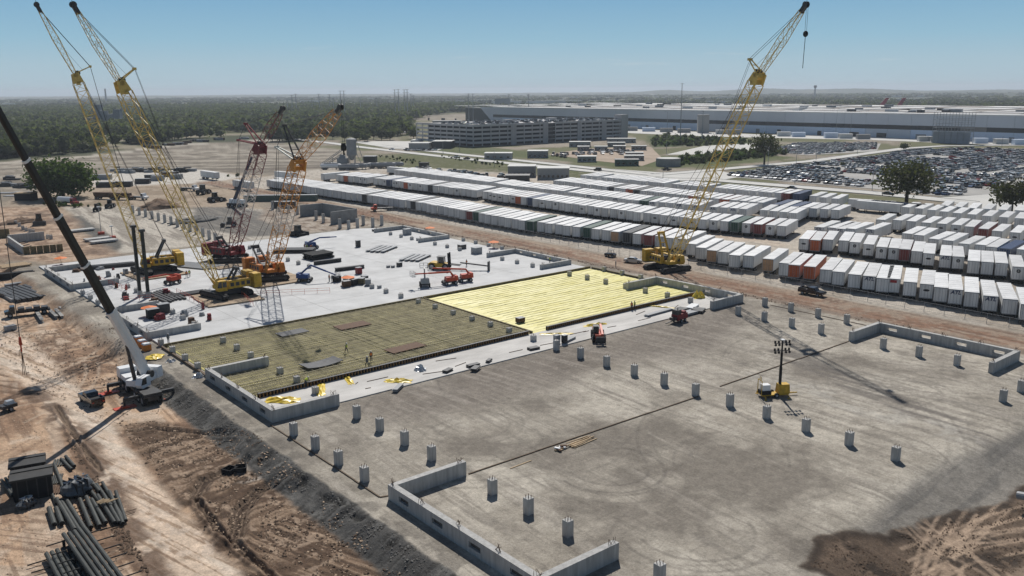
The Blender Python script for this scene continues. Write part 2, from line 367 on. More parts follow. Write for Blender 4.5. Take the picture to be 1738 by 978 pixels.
    for k in range(90):
        cx=random.uniform(55,200); cy=random.uniform(35,105); rad=random.uniform(5,38); a=random.uniform(0,360); sp=random.uniform(25,100)
        for q in (0,2.0): ring(cx,cy,rad+q,0.3,random.uniform(.15,.5),a,a+sp)
    # lower slope at the near edge
    col((0.215,0.20,0.178), sm(0.05,0.3,low)*(1-left)*0.8); col((0.15,0.142,0.13), sm(0.05,0.3,low)*(1-left)*sm(0.5,0.64,sX)*0.7)
    # red-brown haul road beside the trailers
    hr=[(156.5,20),(156.5,440),(169,440),(169,20)]; mh=sm(-1.2,1.0,sdist(x,y,hr)+2.2*(n2-0.5)+1.2*(n1-0.5))
    q=sm(60,140,y)*sm(400,200,y)*0+1
    col((0.30,0.235,0.18),mh); col((0.235,0.145,0.10),mh*sm(5.2,2.2,np.abs(x-162.5+2*(n2-.5)))*sm(0.38,0.56,n1*0.5+sY*0.5)); col((0.15,0.10,0.075),mh*sm(0.57,0.66,sY)*0.7); col((0.42,0.33,0.25),mh*sm(0.58,0.68,sY2)*0.5)
    col((0.20,0.16,0.13),mh*sm(2.0,0.3,np.abs(x-157.5)+1.5*(n1-.5))*0.8)
    # dark wet soil by the lower right
    dd=PD((1355,985),(1380,938),(1430,922),(1500,918),(1560,893),(1640,866),(1690,858),(1715,835),(1760,815),(1900,900),(1738,1100)); sdd=sdist(x,y,dd); m=sm(-0.5,0.5,sdd+1.6*(n1-0.5)+1.6*(n2-0.5))
    s5=fbm(x/3,y/3,81,5)
    col((0.125,0.092,0.068),m); col((0.058,0.045,0.036),m*sm(0.52,0.40,s5)); col((0.20,0.145,0.105),m*sm(0.60,0.7,fbm(x/1.8,y/1.8,85,4))*.6)
    col((0.05,0.04,0.033),m*sm(1.8,0.3,sdd+1.2*(n1-.5))*0.9)
    tn=PD((1650,1010),(1700,975),(1738,950),(1800,925),(1800,1010)); mtn=sm(-1.0,2.0,sdist(x,y,tn)+3*(n2-.5)); col((0.44,0.345,0.26),mtn); col((0.30,0.22,0.16),mtn*sm(.52,.64,s5)*.7)
    for ln in (((1760,892),(1650,905),(1555,955)),((1600,868),(1562,930),(1545,990)),((1645,858),(1602,920),(1572,990)),((1760,872),(1640,900),(1560,965)),((1690,868),(1600,905),(1530,935)),((1520,888),(1600,940),(1650,990)),((1545,880),(1640,928),(1710,990)),((1760,850),(1660,880),(1585,935)),((1700,850),(1640,905),(1600,990)),((1738,915),(1640,935),(1540,985))):
        L_=PD(*ln)
        for q in (0,2.0):
            d=ldist(x+q*.7,y+q*.7,L_)+.12*(n1-.5); col((0.42,0.315,0.23),m*sm(.30,.10,d)*.55*sm(.40,.52,s5+.15))
    for k in range(2):
        px_=random.uniform(1480,1730); py_=random.uniform(880,985); gx,gy,_=G(px_,py_,-1.5); rad=random.uniform(5,30); a=random.uniform(0,6.28); cx,cy=gx-rad*math.cos(a),gy-rad*math.sin(a)
        for q in (0,1.9):
            d=np.abs(np.hypot(x-cx,y-cy)-rad-q); aa=np.abs((np.arctan2(y-cy,x-cx)-a+math.pi)%(2*math.pi)-math.pi); col((0.38,0.285,0.21),m*sm(0.40,0.12,d+.25*(n1-.5))*(aa*rad<14)*random.uniform(.35,.8))
    zz=z.copy(); zz+= m*(0.16*(fbm(x/1.2,y/1.2,83,4)-0.5)+0.10*sm(0.9,0.1,np.abs(sdd-0.4))*n1)
    # left dirt
    L=left*sm(470,420,y)
    base=fbm(x/9,y/9,91,5); b2=fbm(x/3.2,y/3.2,92,5)
    col((0.47,0.328,0.222),L); col((0.295,0.193,0.128),L*sm(0.48,0.60,base)); col((0.155,0.10,0.068),L*sm(0.575,0.66,base*.6+b2*.4)*0.9); col((0.50,0.40,0.31),L*sm(.44,.34,base*.5+b2*.5)*.8)
    col((0.17,0.11,0.075),L*sm(0.57,0.66,sY)*0.6); col((0.49,0.39,0.30),L*sm(0.57,0.68,sY2)*0.6)
    sG=streak(R(128),6,0.35,161); col((0.21,0.14,0.098),L*sm(0.56,0.66,sG)*.7*sm(.42,.55,n3))
    # scribbled wheel ruts
    def rut(cx,cy,rad,a0,sp,w,cl,k,dz):
        d=np.abs(np.hypot(x-cx,y-cy)-rad)+.18*(n1-.5); aa=(np.degrees(np.arctan2(y-cy,x-cx))-a0)%360; kk=L*sm(w,w*.35,d)*(aa<sp); col(cl,kk*k); zz[:]+=-dz*kk
    for k in range(46):
        px_=random.uniform(-20,225); py_=random.uniform(545,660); gx,gy,_=G(px_,py_,-1.5); rad=random.uniform(4,26); a=random.uniform(0,360); sp=random.uniform(40,150)
        for q in (0,2.0): rut(gx+rad*.7*math.cos(a),gy+rad*.7*math.sin(a),rad+q,a+120,sp,.42,random.choice(((0.14,0.092,0.062),(0.18,0.12,0.082),(0.47,0.37,0.28))),random.uniform(.55,1),.05)
    for k in range(60):
        cx=random.uniform(-25,38); cy=random.uniform(60,230); rad=random.uniform(8,80); a=random.uniform(0,360); sp=random.uniform(12,50)
        for q in (0,1.9): rut(cx,cy,rad+q,a,sp,.42,random.choice(((0.14,0.09,0.06),(0.14,0.09,0.06),(0.48,0.38,0.29))),random.uniform(.3,.7),.05)
    br=PD((20,585),(100,570),(190,560),(215,600),(120,640),(60,620)); col((0.20,0.135,0.095),L*sm(-3,3,sdist(x,y,br)+6*(n2-.5))*sm(.46,.58,b2)*.8)
    # pale haul band
    hb=PD((-40,585),(60,668),(128,735),(190,850),(262,985),(424,985),(300,850),(197,735),(150,680),(80,606),(0,530)); m=L*sm(-0.8,0.8,sdist(x,y,hb)+1.6*(n1-0.5)+1.2*(n2-.5))
    sH=streak(R(103),12,0.42,95); sH2=streak(R(106),18,1.3,96); col((0.60,0.475,0.365),m); col((0.345,0.25,0.175),m*sm(0.53,0.61,sH)*0.9); col((0.62,0.535,0.44),m*sm(0.50,0.38,sH2)*0.7); col((0.27,0.19,0.135),m*sm(0.57,0.64,b2*.5+sH*.5)*0.7); col((.62,.52,.43),m*sm(.58,.66,fbm(x/.9,y/1.6,97,3))*.5)
    zz+= -0.10*m
    sh=PD((60,668),(128,735),(190,850),(262,985)); d=ldist(x,y,sh)+1.3*(n1-.5); col((0.13,0.085,0.06),L*sm(2.1,0.5,np.abs(d-0.5))*0.85*sm(.36,.5,b2))
    # churned brown ground between road and gravel
    cb=PD((205,722),(262,715),(330,730),(400,740),(455,765),(440,800),(560,880),(690,990),(430,990),(330,880),(250,790)); m=L*sm(-1,1,sdist(x,y,cb)+2.0*(n1-0.5)+2*(n2-.5))
    sB=streak(R(108),9,0.5,99); sB2=streak(R(14),7,0.45,101); mixb=sm(86,80,y)
    ss=sB*mixb+sB2*(1-mixb)
    col((0.145,0.098,0.067),m); col((0.31,0.225,0.158),m*sm(0.52,0.62,ss)*0.75); col((0.082,0.056,0.04),m*sm(0.49,0.37,ss)*0.9)
    col((0.10,0.066,0.046),m*sm(0.55,0.64,b2)*0.85); col((0.40,0.30,0.22),m*sm(.60,.68,fbm(x/1.2,y/1.2,104,4))*.6)
    zz+= m*0.16*(ss-0.5)+ m*0.22*(fbm(x/.8,y/.8,105,4)-0.5)
    tl_=PD((300,700),(420,742),(470,770),(380,720),(340,690)); col((0.48,0.375,0.285),L*sm(-1,1,sdist(x,y,tl_)+1.5*(n1-.5))*.8)
    # dug ruts
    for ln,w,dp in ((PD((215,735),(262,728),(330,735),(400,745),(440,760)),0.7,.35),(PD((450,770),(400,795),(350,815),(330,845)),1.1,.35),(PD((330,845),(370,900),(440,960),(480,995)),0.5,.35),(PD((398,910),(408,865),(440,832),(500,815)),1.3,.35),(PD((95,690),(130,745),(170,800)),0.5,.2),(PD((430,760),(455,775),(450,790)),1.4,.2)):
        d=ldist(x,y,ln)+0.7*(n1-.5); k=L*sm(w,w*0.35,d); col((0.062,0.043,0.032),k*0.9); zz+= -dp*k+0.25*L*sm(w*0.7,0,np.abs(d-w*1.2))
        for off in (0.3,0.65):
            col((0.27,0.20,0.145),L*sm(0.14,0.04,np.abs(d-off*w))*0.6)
    # the pale spill
    sp_=PD((395,800),(440,782),(465,770),(470,790),(440,812),(400,818)); col((0.56,0.49,0.42),L*sm(-.6,.5,sdist(x,y,sp_)+1.8*(n1-.5))*sm(.38,.5,b2))
    # dark gravel slope
    gx_=42.6-x+0.9*(n1-.5)+1.2*(n2-.5)
    gslope=sm(0.0,0.5,gx_)*sm(4.6,3.7,gx_)*sm(150,140,y)
    sg=streak(R(5),2.6,0.4,111,4)
    col((0.092,0.089,0.084),gslope); col((0.15,0.145,0.135),gslope*sm(0.56,0.68,n1)*.8); col((0.05,0.048,0.045),gslope*sm(0.47,0.36,sg)*0.8)
    col((0.16,0.145,0.125),sm(.0,.4,x-42.5)*sm(3.5,1.0,x-42.5)*sm(175,160,y)*sm(.45,.6,n1)*.7)
    zz+= gslope*(0.10*(sg-0.5)+0.10*(fbm(x/.6,y/.6,113,2)-.5))
    # slumped scarp at the top of the gravel
    sc=sm(103,98,y)*sm(66,70,y)*sm(.8,.1,np.abs(gx_-.7-1.2*fbm(y/1.5,y*0,117,3)))*sm(.47,.55,fbm(x/2.2,y/1.1,118,3)); col((0.04,0.038,0.035),sc*.8); zz+=-.22*sc
    # left by the parts store
    z=zz
    z+= np.where(r<500, 0.05*(n1-.5)*(1-mpd*0.7), 0)
    # rolling country far away
    z+= sm(2500,6000,r)*(fbm(x/1500,y/1500,131,4)-0.5)*30
    a_=np.degrees(np.arctan2(y,x))
    z+= sm(8200,9800,r)*sm(14500,11500,r)*0.45*(62*np.exp(-((a_-40.6)/1.7)**2)+78*np.exp(-((a_-35)/2.3)**2)+70*np.exp(-((a_-29.3)/3.2)**2)+40*np.exp(-((a_-22)/3)**2)+14*fbm(a_/1.2,r/3000,133,3))
    z+= sm(1600,2600,r)*6*(fbm(x/26,y/26,135,3))*sm(0.6,0.5,far)
    C*= (0.90+0.2*nf)[:,None]
    V=np.stack([x,y,z],-1); nr,nc=shp
    i=np.arange(nr-1)[:,None]*nc+np.arange(nc-1)[None,:]; F=np.stack([i,i+1,i+nc+1,i+nc],-1).reshape(-1,4)
    m=bpy.data.materials.new('soil'); m.use_nodes=True; n=m.node_tree; b=n.nodes['Principled BSDF']; b.inputs['Roughness'].default_value=0.95; b.inputs['Specular IOR Level'].default_value=0.12
    at=n.nodes.new('ShaderNodeAttribute'); at.attribute_name='soil'
    tc=n.nodes.new('ShaderNodeTexCoord')
    def grain(scale,det,lo,hi,vec=None,rough=.7):
        q=n.nodes.new('ShaderNodeTexNoise'); q.inputs['Scale'].default_value=scale; q.inputs['Detail'].default_value=det; q.inputs['Roughness'].default_value=rough; n.links.new(vec or tc.outputs['Object'],q.inputs['Vector'])
        mr=n.nodes.new('ShaderNodeMapRange'); mr.inputs['From Min'].default_value=0.32; mr.inputs['From Max'].default_value=0.68; mr.inputs['To Min'].default_value=lo; mr.inputs['To Max'].default_value=hi; n.links.new(q.outputs['Fac'],mr.inputs['Value']); return q.outputs['Fac'],mr.outputs[0]
    mp1=n.nodes.new('ShaderNodeMapping'); mp1.inputs['Scale'].default_value=(1.0,0.09,1); mp1.inputs['Rotation'].default_value=(0,0,R(-6)); n.links.new(tc.outputs['Object'],mp1.inputs[0])
    mp2=n.nodes.new('ShaderNodeMapping'); mp2.inputs['Scale'].default_value=(1.0,0.12,1); mp2.inputs['Rotation'].default_value=(0,0,R(24)); n.links.new(tc.outputs['Object'],mp2.inputs[0])
    f1,g1=grain(0.8,9,.74,1.26,rough=.8); f2,g2=grain(3.6,5,.80,1.19,rough=.75); f3,g3=grain(2.3,4,.93,1.07,mp1.outputs[0]); f4,g4=grain(0.22,6,.86,1.15,rough=.8)
    acc=at.outputs['Color']
    for g in (g1,g2,g3,g4):
        vm=n.nodes.new('ShaderNodeVectorMath'); vm.operation='SCALE'; n.links.new(acc,vm.inputs[0]); n.links.new(g,vm.inputs['Scale']); acc=vm.outputs[0]
    n.links.new(acc,b.inputs['Base Color'])
    ad=n.nodes.new('ShaderNodeMath'); ad.operation='ADD'; n.links.new(f1,ad.inputs[0]); n.links.new(f2,ad.inputs[1])
    bp=n.nodes.new('ShaderNodeBump'); bp.inputs['Strength'].default_value=0.7; bp.inputs['Distance'].default_value=0.14; n.links.new(ad.outputs[0],bp.inputs['Height']); n.links.new(bp.outputs[0],b.inputs['Normal'])
    me=big_mesh('ground',V,F,m,smooth=True)
    ca=me.color_attributes.new('soil','FLOAT_COLOR','POINT'); ca.data.foreach_set('color',np.concatenate([C,np.ones((len(C),1))],1).astype(np.float32).ravel())
    o=link('ground',me); o['kind']='structure'
    # plain base that closes the land behind and below
    mb=MB(); k=48; mb.add([(16000*math.cos(2*math.pi*i/k),16000*math.sin(2*math.pi*i/k),-9) for i in range(k)],[tuple(range(k))])
    struct('terrain',mb,mat('distant_land',(0.09,0.095,0.05),0.95,var=0.3,scale=0.004))
build_ground()
def rubble(name,polys,mats):
    """loose clods and stones: real lumps, far too many to count"""
    r=np.random.default_rng(77); V=[];F=[];MI=[]; oc=np.array([(1,0,0),(0,1,0),(-1,0,0),(0,-1,0),(0,0,1),(0,0,-.6)],float); fc=np.array([(0,1,4),(1,2,4),(2,3,4),(3,0,4)])
    n0=0
    for poly,n,s0,s1,mi in polys:
        P=np.array(poly); x=r.uniform(P[:,0].min(),P[:,0].max(),n*4); y=r.uniform(P[:,1].min(),P[:,1].max(),n*4); ok=(sdist(x,y,poly)>0)&(fbm(x/1.7,y/1.7,205,3)>.47); x,y=x[ok][:n],y[ok][:n]; z,_,_=ground_height(x,y); k=len(x)
        sc=s0+(s1-s0)*r.random(k)**3; a=r.uniform(0,6.28,k); o=oc[None]*sc[:,None,None]*r.uniform(.55,1.3,(k,6,3)); c,s_=np.cos(a)[:,None],np.sin(a)[:,None]
        X=o[:,:,0]*c-o[:,:,1]*s_+x[:,None]; Y=o[:,:,0]*s_+o[:,:,1]*c+y[:,None]; Z=o[:,:,2]*.8+z[:,None]+.03
        V.append(np.stack([X,Y,Z],-1).reshape(-1,3)); F.append((fc[None]+(np.arange(k)*6)[:,None,None]+n0).reshape(-1,3)); MI.append(np.full(k*4,mi)); n0+=k*6
    o=link(name,big_mesh(name,np.concatenate(V),np.concatenate(F),mats,np.concatenate(MI))); o['kind']='stuff'
M_CL1=mat('dark_clod',(.10,.068,.047),.95,var=.3,scale=.6); M_CL2=mat('tan_clod',(.38,.28,.20),.95,var=.25,scale=.6); M_ST=mat('gravel_stone',(.13,.127,.12),.95,var=.35,scale=.9)
rubble('rubble',((PD((205,722),(262,715),(330,730),(400,740),(455,765),(440,800),(560,880),(690,990),(430,990),(330,880),(250,790)),2600,.05,.24,0),
  (PD((205,722),(330,730),(440,760),(690,990),(430,990)),1500,.04,.2,1),
  ([(38.8,58),(42.3,58),(42.3,141),(38.8,141)],2600,.04,.17,2),(PD((0,560),(200,560),(300,700),(200,720),(120,700),(0,600)),1800,.05,.22,0),
  (PD((128,735),(190,850),(262,985),(230,985),(165,850),(110,740)),1300,.05,.24,0),(PD((1360,985),(1430,926),(1500,922),(1560,897),(1640,870),(1738,850),(1738,985)),1500,.04,.15,0),
  ([(156,60),(158.2,60),(158.2,420),(156,420)],2200,.06,.3,0),(PD((0,700),(90,720),(160,850),(240,985),(0,985)),900,.04,.16,1)),[M_CL1,M_CL2,M_ST])
def gz(x, y):
    h,_,_=ground_height(np.array([float(x)]),np.array([float(y)])); return float(h[0])
def GL(px, py):
    """point of the lower dirt on the left that shows at this place"""
    p=G(px,py,DIRT_Z); return (p[0],p[1],DIRT_Z)
# ---------------------------------------------------------------- slabs, walls, piers
M_SLAB=mat('slab_concrete',(0.505,0.51,0.51),0.75,var=0.17,scale=0.16,bump=0.02,detail=9)
M_SLABS=mat('strip_concrete',(0.52,0.505,0.48),0.8,var=0.22,scale=0.25,detail=6,stretch=(0.4,1,1))
mb=MB(); mb.poly([(46.5,153.8),(152,153.8),(152,243),(140,249.5),(46.5,249.5)],-0.2,0.32); struct('concrete_slab',mb,M_SLAB)
mb=MB(); mb.poly([(56.8,107.9),(141.5,107.9),(150,107.9),(150,117.2),(47.5,117.2),(47.5,109)],-0.2,0.16); struct('concrete_strip',mb,M_SLABS)
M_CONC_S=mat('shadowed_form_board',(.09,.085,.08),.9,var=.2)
for k in range(1,9):
    mb=MB(); mb.box(99.2,153.8+k*10.6,.318,105.2,.09,.008); struct('slab_joint',mb,mat('joint_filler',(.30,.295,.285),.9,var=.2))
for x_ in (64,81.5,116,133.5):
    mb=MB(); mb.box(x_,199,.3185,.09,90,.008); struct('slab_joint',mb,MATS['joint_filler'])
def cwall(y0,y1,side,ln,label,h=1.78,tx=0.75,slots=4,z=0.0):
    """C-shaped low wall: long face on x=46 (side -1) or x=152 (side +1) with two returns"""
    X=45.8 if side<0 else 151.6; s=1 if side<0 else -1; t=tx
    th=thing('foundation_wall',label,'wall',(X,y0,z))
    n=slots; L=y1-y0; ow=1.9; segs=[]
    lo,hi=0.62,1.22; mb=MB(); xc=s*t/2
    cs=[L*(k+0.5)/n for k in range(n)]
    mb.box(xc,L/2,-0.4,t,L,lo+0.4); 
    a=0.0
    for c in cs+[None]:
        e=(c-ow/2) if c is not None else L
        mb.box(xc,(a+e)/2,lo,t,e-a,hi-lo); a=(c+ow/2) if c is not None else L
    mb.box(xc,L/2,hi,t,L,h-hi)
    part('wall_face',mb,M_CONC,th)
    if side<0:
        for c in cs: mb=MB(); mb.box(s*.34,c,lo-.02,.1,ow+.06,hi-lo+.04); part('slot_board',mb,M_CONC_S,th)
    for yy in (t/2,L-t/2):
        mb=MB(); mb.box(s*(t+(ln-t)/2+0.003),yy,-0.4,ln-t,t-0.004,h+0.4-0.003); part('wall_return',mb,M_CONC,th)
    # dowel bars in clusters along the top
    for c in [0.4]+[L*(k+1)/n for k in range(n-1)]+[L-0.4]:
        mb=MB()
        for k in range(6): mb.bar((xc+random.uniform(-.25,.25),c+random.uniform(-.6,.6),h-0.1),(xc+random.uniform(-.25,.25),c+random.uniform(-.6,.6),h+random.uniform(.45,.75)),0.035)
        part('dowel_bars',mb,M_RUST,th)['kind']='stuff'
    for yy in (t/2,L-t/2):
        mb=MB()
        for k in range(6): mb.bar((s*(ln-random.uniform(.2,1.2)),yy+random.uniform(-.2,.2),h-0.1),(s*(ln-random.uniform(.2,1.2)),yy+random.uniform(-.2,.2),h+random.uniform(.4,.7)),0.035)
        part('dowel_bars',mb,M_RUST,th)['kind']='stuff'
    return th
cwall(52.0,77.2,-1,10.2,'pale concrete C-shaped foundation wall nearest the dirt pad corner, with slots and steel dowels')
cwall(107.0,131.4,-1,10.3,'pale concrete C-shaped foundation wall enclosing the near left of the rebar field')
cwall(160.0,184.6,-1,10.0,'low concrete C-shaped wall beside the orange portable toilets',h=1.55)
cwall(213.4,239.6,-1,10.4,'farthest low concrete C-shaped wall on the left edge of the white slab',h=1.55)
cwall(52.5,77.0,1,10.2,'concrete C-shaped foundation wall beside the haul road, with pale slots showing')
cwall(106.8,131.0,1,10.3,'concrete C-shaped wall at the right end of the yellow sheeting')
cwall(159.6,182.0,1,10.2,'low concrete C-shaped wall on the right edge of the white slab',h=1.5)
cwall(213.2,239.0,1,11.0,'farthest low concrete C-shaped wall near the corner of the white slab',h=1.5)
# piers
mbp=MB(); mbp.box(0,0,-0.3,0.82,0.82,2.12); PIER=mbp.mesh('concrete_pier',M_CONC)
mbp=MB(); mbp.box(0,0,-0.3,0.82,0.82,1.35); PIER_S=mbp.mesh('concrete_pier_short',M_CONC)
mba=MB()
for ax in (-.2,.2):
    for ay in (-.2,.2): mba.bar((ax,ay,1.7),(ax,ay,2.15),0.05)
ANCH=mba.mesh('anchor_bolts',M_RUST)
mba=MB()
for ax in (-.2,.2):
    for ay in (-.2,.2): mba.bar((ax,ay,0.95),(ax,ay,1.35),0.05)
ANCH_S=mba.mesh('anchor_bolts_short',M_RUST)
def pier(x,y,label,group,short=False,z=0.0,zs=1.0):
    PCNT[label]+=1; label='%s, %s in its line'%(label,ordw(PCNT[label]))
    o=link('concrete_pier',PIER_S if short else PIER); o.location=(x+random.uniform(-.05,.05),y,z); o.scale=(1,1,zs*random.uniform(.96,1.04)); o.rotation_euler=(0,0,random.choice((0,R(90),R(180),R(270)))+random.uniform(-.03,.03))
    tag(o,label,'pier',group); a=link('anchor_bolts',ANCH_S if short else ANCH,o); a['kind']='stuff'; return o
gp='square concrete piers standing in lines'
from collections import Counter
PCNT=Counter()
def ordw(n): return ('first','second','third','fourth','fifth','sixth','seventh','eighth','ninth','tenth','eleventh','twelfth')[n-1] if n<13 else '%d%s'%(n,'th' if 10<=n%100<20 else {1:'st',2:'nd',3:'rd'}.get(n%10,'th'))
P1='square concrete pier with anchor bolts on the long middle line'
for k in range(11): pier(98.2,46.2+6.08*k,P1,gp+' down the middle of the pad')
for k in range(4):
    pier(46.1,82.9+6.06*k,'square concrete pier on the outer left line between two C-shaped walls',gp+' on the left pad edge')
    pier(55.5,82.8+6.1*k,'square concrete pier on the inner left line of the bare pad',gp+' on the left of the pad')
    pier(152.1,83.5+6.1*k,'square concrete pier on the outer right line by the haul road',gp+' on the right pad edge')
    pier(142.0,82.8+6.1*k,'square concrete pier on the inner right line of the bare pad',gp+' on the right of the pad')
for k in range(3):
    pier(55.4,58.5+6.15*k,'square concrete pier inside the nearest C-shaped wall',gp+' inside the nearest wall')
    pier(141.5,58.1+6.25*k,'square concrete pier inside the C-shaped wall beside the haul road',gp+' inside the right wall')
pier(56.1,47.0,'square concrete pier outside the nearest C-shaped wall',gp+' on the near edge')
for x_ in (129.4,135.8): pier(x_,46.3,'square concrete pier on the near end line at right',gp+' on the near end line')
for y_ in (113.5,120.4,126,131.8,138,144.4,150.6): pier(98.6,y_,'short concrete pier on the line between rebar field and yellow sheeting',gp+' between the two fields',short=True,z=0.1)
for y_ in (113.6,119.8,125.7): pier(55.7,y_,'short concrete pier standing in the rebar inside the near wall',gp+' in the rebar',short=True,z=0.2)
for y_ in (136.8,142.7,148.8,154.8): pier(46.6,y_,'short concrete pier on the outer left edge of the rebar field',gp+' on the rebar edge',short=True,z=0.2); 
for y_ in (136.8,142.7,148.8): pier(55.6,y_,'short concrete pier on the inner left line of the rebar field',gp+' on the rebar edge',short=True,z=0.2)
for y_ in (113.4,119.7,126,132,138.2,144.3,150.4):
    pier(142.3,y_,'short concrete pier standing on the yellow sheeting',gp+' on the yellow sheeting',short=True,z=0.2)
for y_ in (136.5,142.5,148.6): pier(152.4,y_,'short concrete pier on the right border of the yellow sheeting',gp+' on the yellow border',short=True,z=0.2)
for k in range(14):
    yy=157+6.15*k
    if not 186<yy<200: pier(98.4,yy,'short concrete pier poking out of the middle of the white slab',gp+' in the slab',short=True,z=0.15)
for y_ in (163.5,169.6,175.7,181): pier(55.8,y_,'short concrete pier inside the wall with the left orange umbrella',gp+' in the slab left',short=True,z=0.15)
for y_ in (188.5,194.6,200.7,206.8): pier(46.6,y_,'short concrete pier on the left slab edge',gp+' on the slab left edge',short=True,z=0.15); pier(56.2,y_,'short concrete pier on the slab behind the slab left edge',gp+' behind the slab left edge',short=True,z=0.15)
for y_ in (163.5,169.6,175.7,188.5,194.6,200.7,206.8,219,225,231): pier(141.8,y_,'short concrete pier on the right side of the white slab',gp+' in the slab right',short=True,z=0.15)
for y_ in (188.5,194.6,200.7,206.8): pier(152.0,y_,'short concrete pier on the right slab edge by the haul road',gp+' on the slab right edge',short=True,z=0.15)
# tall piers of the next pad
for k in range(14):
    t=k/13; px_=226+(366-226)*t; py_=362+(411-362)*t-3*math.sin(math.pi*t); g=G(px_,py_)
    pier(g[0],g[1],'tall thin concrete pier in the slanting row on the next pad','tall piers on the next pad',zs=1.55)
for px_,py_ in ((523,363),(537,373),(549,378),(577,388),(592,390),(607,387),(617,382),(633,386),(648,382),(463,356),(475,358),(490,361),(505,364)):
    g=G(px_,py_); pier(g[0],g[1],'tall thin concrete pier round the grey wall beyond the slab','tall piers beyond the slab',zs=1.75)
# wall of the next building beyond the slab
def wall_line(name,label,pts,h,t,m=M_CONC_D,cat='wall'):
    x0,y0=pts[0]; th=thing(name,label,cat,(x0,y0,0))
    for (a,b) in zip(pts[:-1],pts[1:]):
        mb=MB(); dx,dy=b[0]-a[0],b[1]-a[1]; L=math.hypot(dx,dy); mb.box((a[0]+b[0])/2-x0,(a[1]+b[1])/2-y0,-0.3,L,t,h+0.3,math.atan2(dy,dx)); part('wall_segment',mb,m,th)
    return th
wall_line('foundation_wall','grey U-shaped concrete wall beyond the far slab corner',PP((510,368),(548,364),(605,374)),4.2,0.5)
wall_line('foundation_wall','grey concrete return wall end beyond the far slab corner',PP((562,381),(606,374.5)),4.2,0.5)
# form boards laid on the pad
def board(a,b,w,h,label,group=None):
    mb=MB(); L=math.hypot(b[0]-a[0],b[1]-a[1]); n=max(1,int(L/5)); th=thing('form_board',label,'board',(a[0],a[1],0),math.atan2(b[1]-a[1],b[0]-a[0]),group)
    for k in range(n):
        mb=MB(); mb.box(L*(k+.5)/n,random.uniform(-.04,.04),-0.05,L/n-0.06,w,h+random.uniform(0,.02)); part('plank',mb,M_WOODD,th)
M_WOODD=mat('dark_timber',(0.13,0.095,0.065),0.85,var=0.25,scale=2)
board((56.4,76.6),(98,76.0),0.16,0.16,'long dark timber form board from the near wall across the pad')
board((104,76.6),(141.0,76.7),0.16,0.16,'long dark timber form board behind the light tower')
board((45.3,106.5),(45.3,78.2),0.16,0.16,'long timber form board along the left pad edge')
board((45.3,78.2),(47.2,77.6),0.16,0.16,'short timber form board turning to the near wall corner')
board((153.6,101.5),(153.4,77.5),0.16,0.14,'long timber form board along the right pad edge')
# ---------------------------------------------------------------- rebar field and yellow sheeting
M_SHEETD=mat('dusty_yellow_sheet',(0.60,0.55,0.20),0.6,var=0.35,scale=0.25,detail=6)
M_SHEET=mat('yellow_sheet',(0.68,0.60,0.10),0.5,var=0.14,scale=0.45,detail=7,stretch=(0.22,1.2,1),col2=(0.78,0.73,0.34),bump=0.25,bscale=1.3,spec=0.3)  # paler second tone paints white gloss patches into the yellow
M_BARS=mat('rebar_steel',(0.33,0.295,0.19),0.75,0.1,var=0.35,scale=0.5)
RX0,RX1,RY0,RY1=47.2,101.6,117.6,153.4
mb=MB(); mb.box((RX0+RX1)/2,(RY0+RY1)/2,0.02,RX1-RX0,RY1-RY0,0.05); struct('rebar_field_base',mb,M_SHEETD)
V=[];F=[]
def bars(n,along_x,z,w,jit):
    for k in range(n):
        t=(k+.5)/n
        if along_x: y_=RY0+(RY1-RY0)*t+random.uniform(-jit,jit); a=(RX0+.2,y_);b=(RX1-.2,y_); d=(0,w/2)
        else: x_=RX0+(RX1-RX0)*t+random.uniform(-jit,jit); a=(x_,RY0+.2);b=(x_,RY1-.2); d=(w/2,0)
        o=len(V); 
        V.extend([(a[0]-d[0],a[1]-d[1],z),(b[0]-d[0],b[1]-d[1],z),(b[0],b[1],z+w),(a[0],a[1],z+w),(b[0]+d[0],b[1]+d[1],z),(a[0]+d[0],a[1]+d[1],z)]); F.extend([(o,o+1,o+2,o+3),(o+3,o+2,o+4,o+5)])
bars(92,True,0.20,0.075,0.05); bars(138,False,0.25,0.07,0.05)
bars(30,True,0.38,0.06,0.1); bars(44,False,0.42,0.06,0.1)
o=link('rebar_mat',big_mesh('rebar_mat',V,F,M_BARS)); o['kind']='stuff'
# yellow sheets laid side by side
sh=thing('sheeting','bright yellow plastic sheeting laid in strips over the slab bed','sheeting',(101.9,117.0,0.0))
n=26; Wd=(153.2-117.0)/n
for k in range(n):
    mb=MB(); nx=40; y0=k*Wd-0.05; y1=(k+1)*Wd+0.05; xs=[49.9*i/nx for i in range(nx+1)]
    for i,xx in enumerate(xs):
        for j in range(5):
            t=j/4; zz=0.09+0.012*(k%2)+0.05*math.sin(j*1.6+xx*0.4+k)*(0.3 if j in (0,4) else 1)+random.uniform(0,.05)
            mb.v.append((xx,y0+(y1-y0)*t+random.uniform(-.05,.05),zz))
    for i in range(nx):
        for j in range(4): a=i*5+j; mb.f.append((a,a+5,a+6,a+1)); mb.m.append(0)
    part('sheet_strip',mb,M_SHEET,sh)
    if k<n-1:
        mb=MB(); mb.box(25+random.uniform(-2,2),y1-0.05,0.12,random.uniform(38,45),0.035,0.05); part('seam_rod',mb,M_BARS,sh)
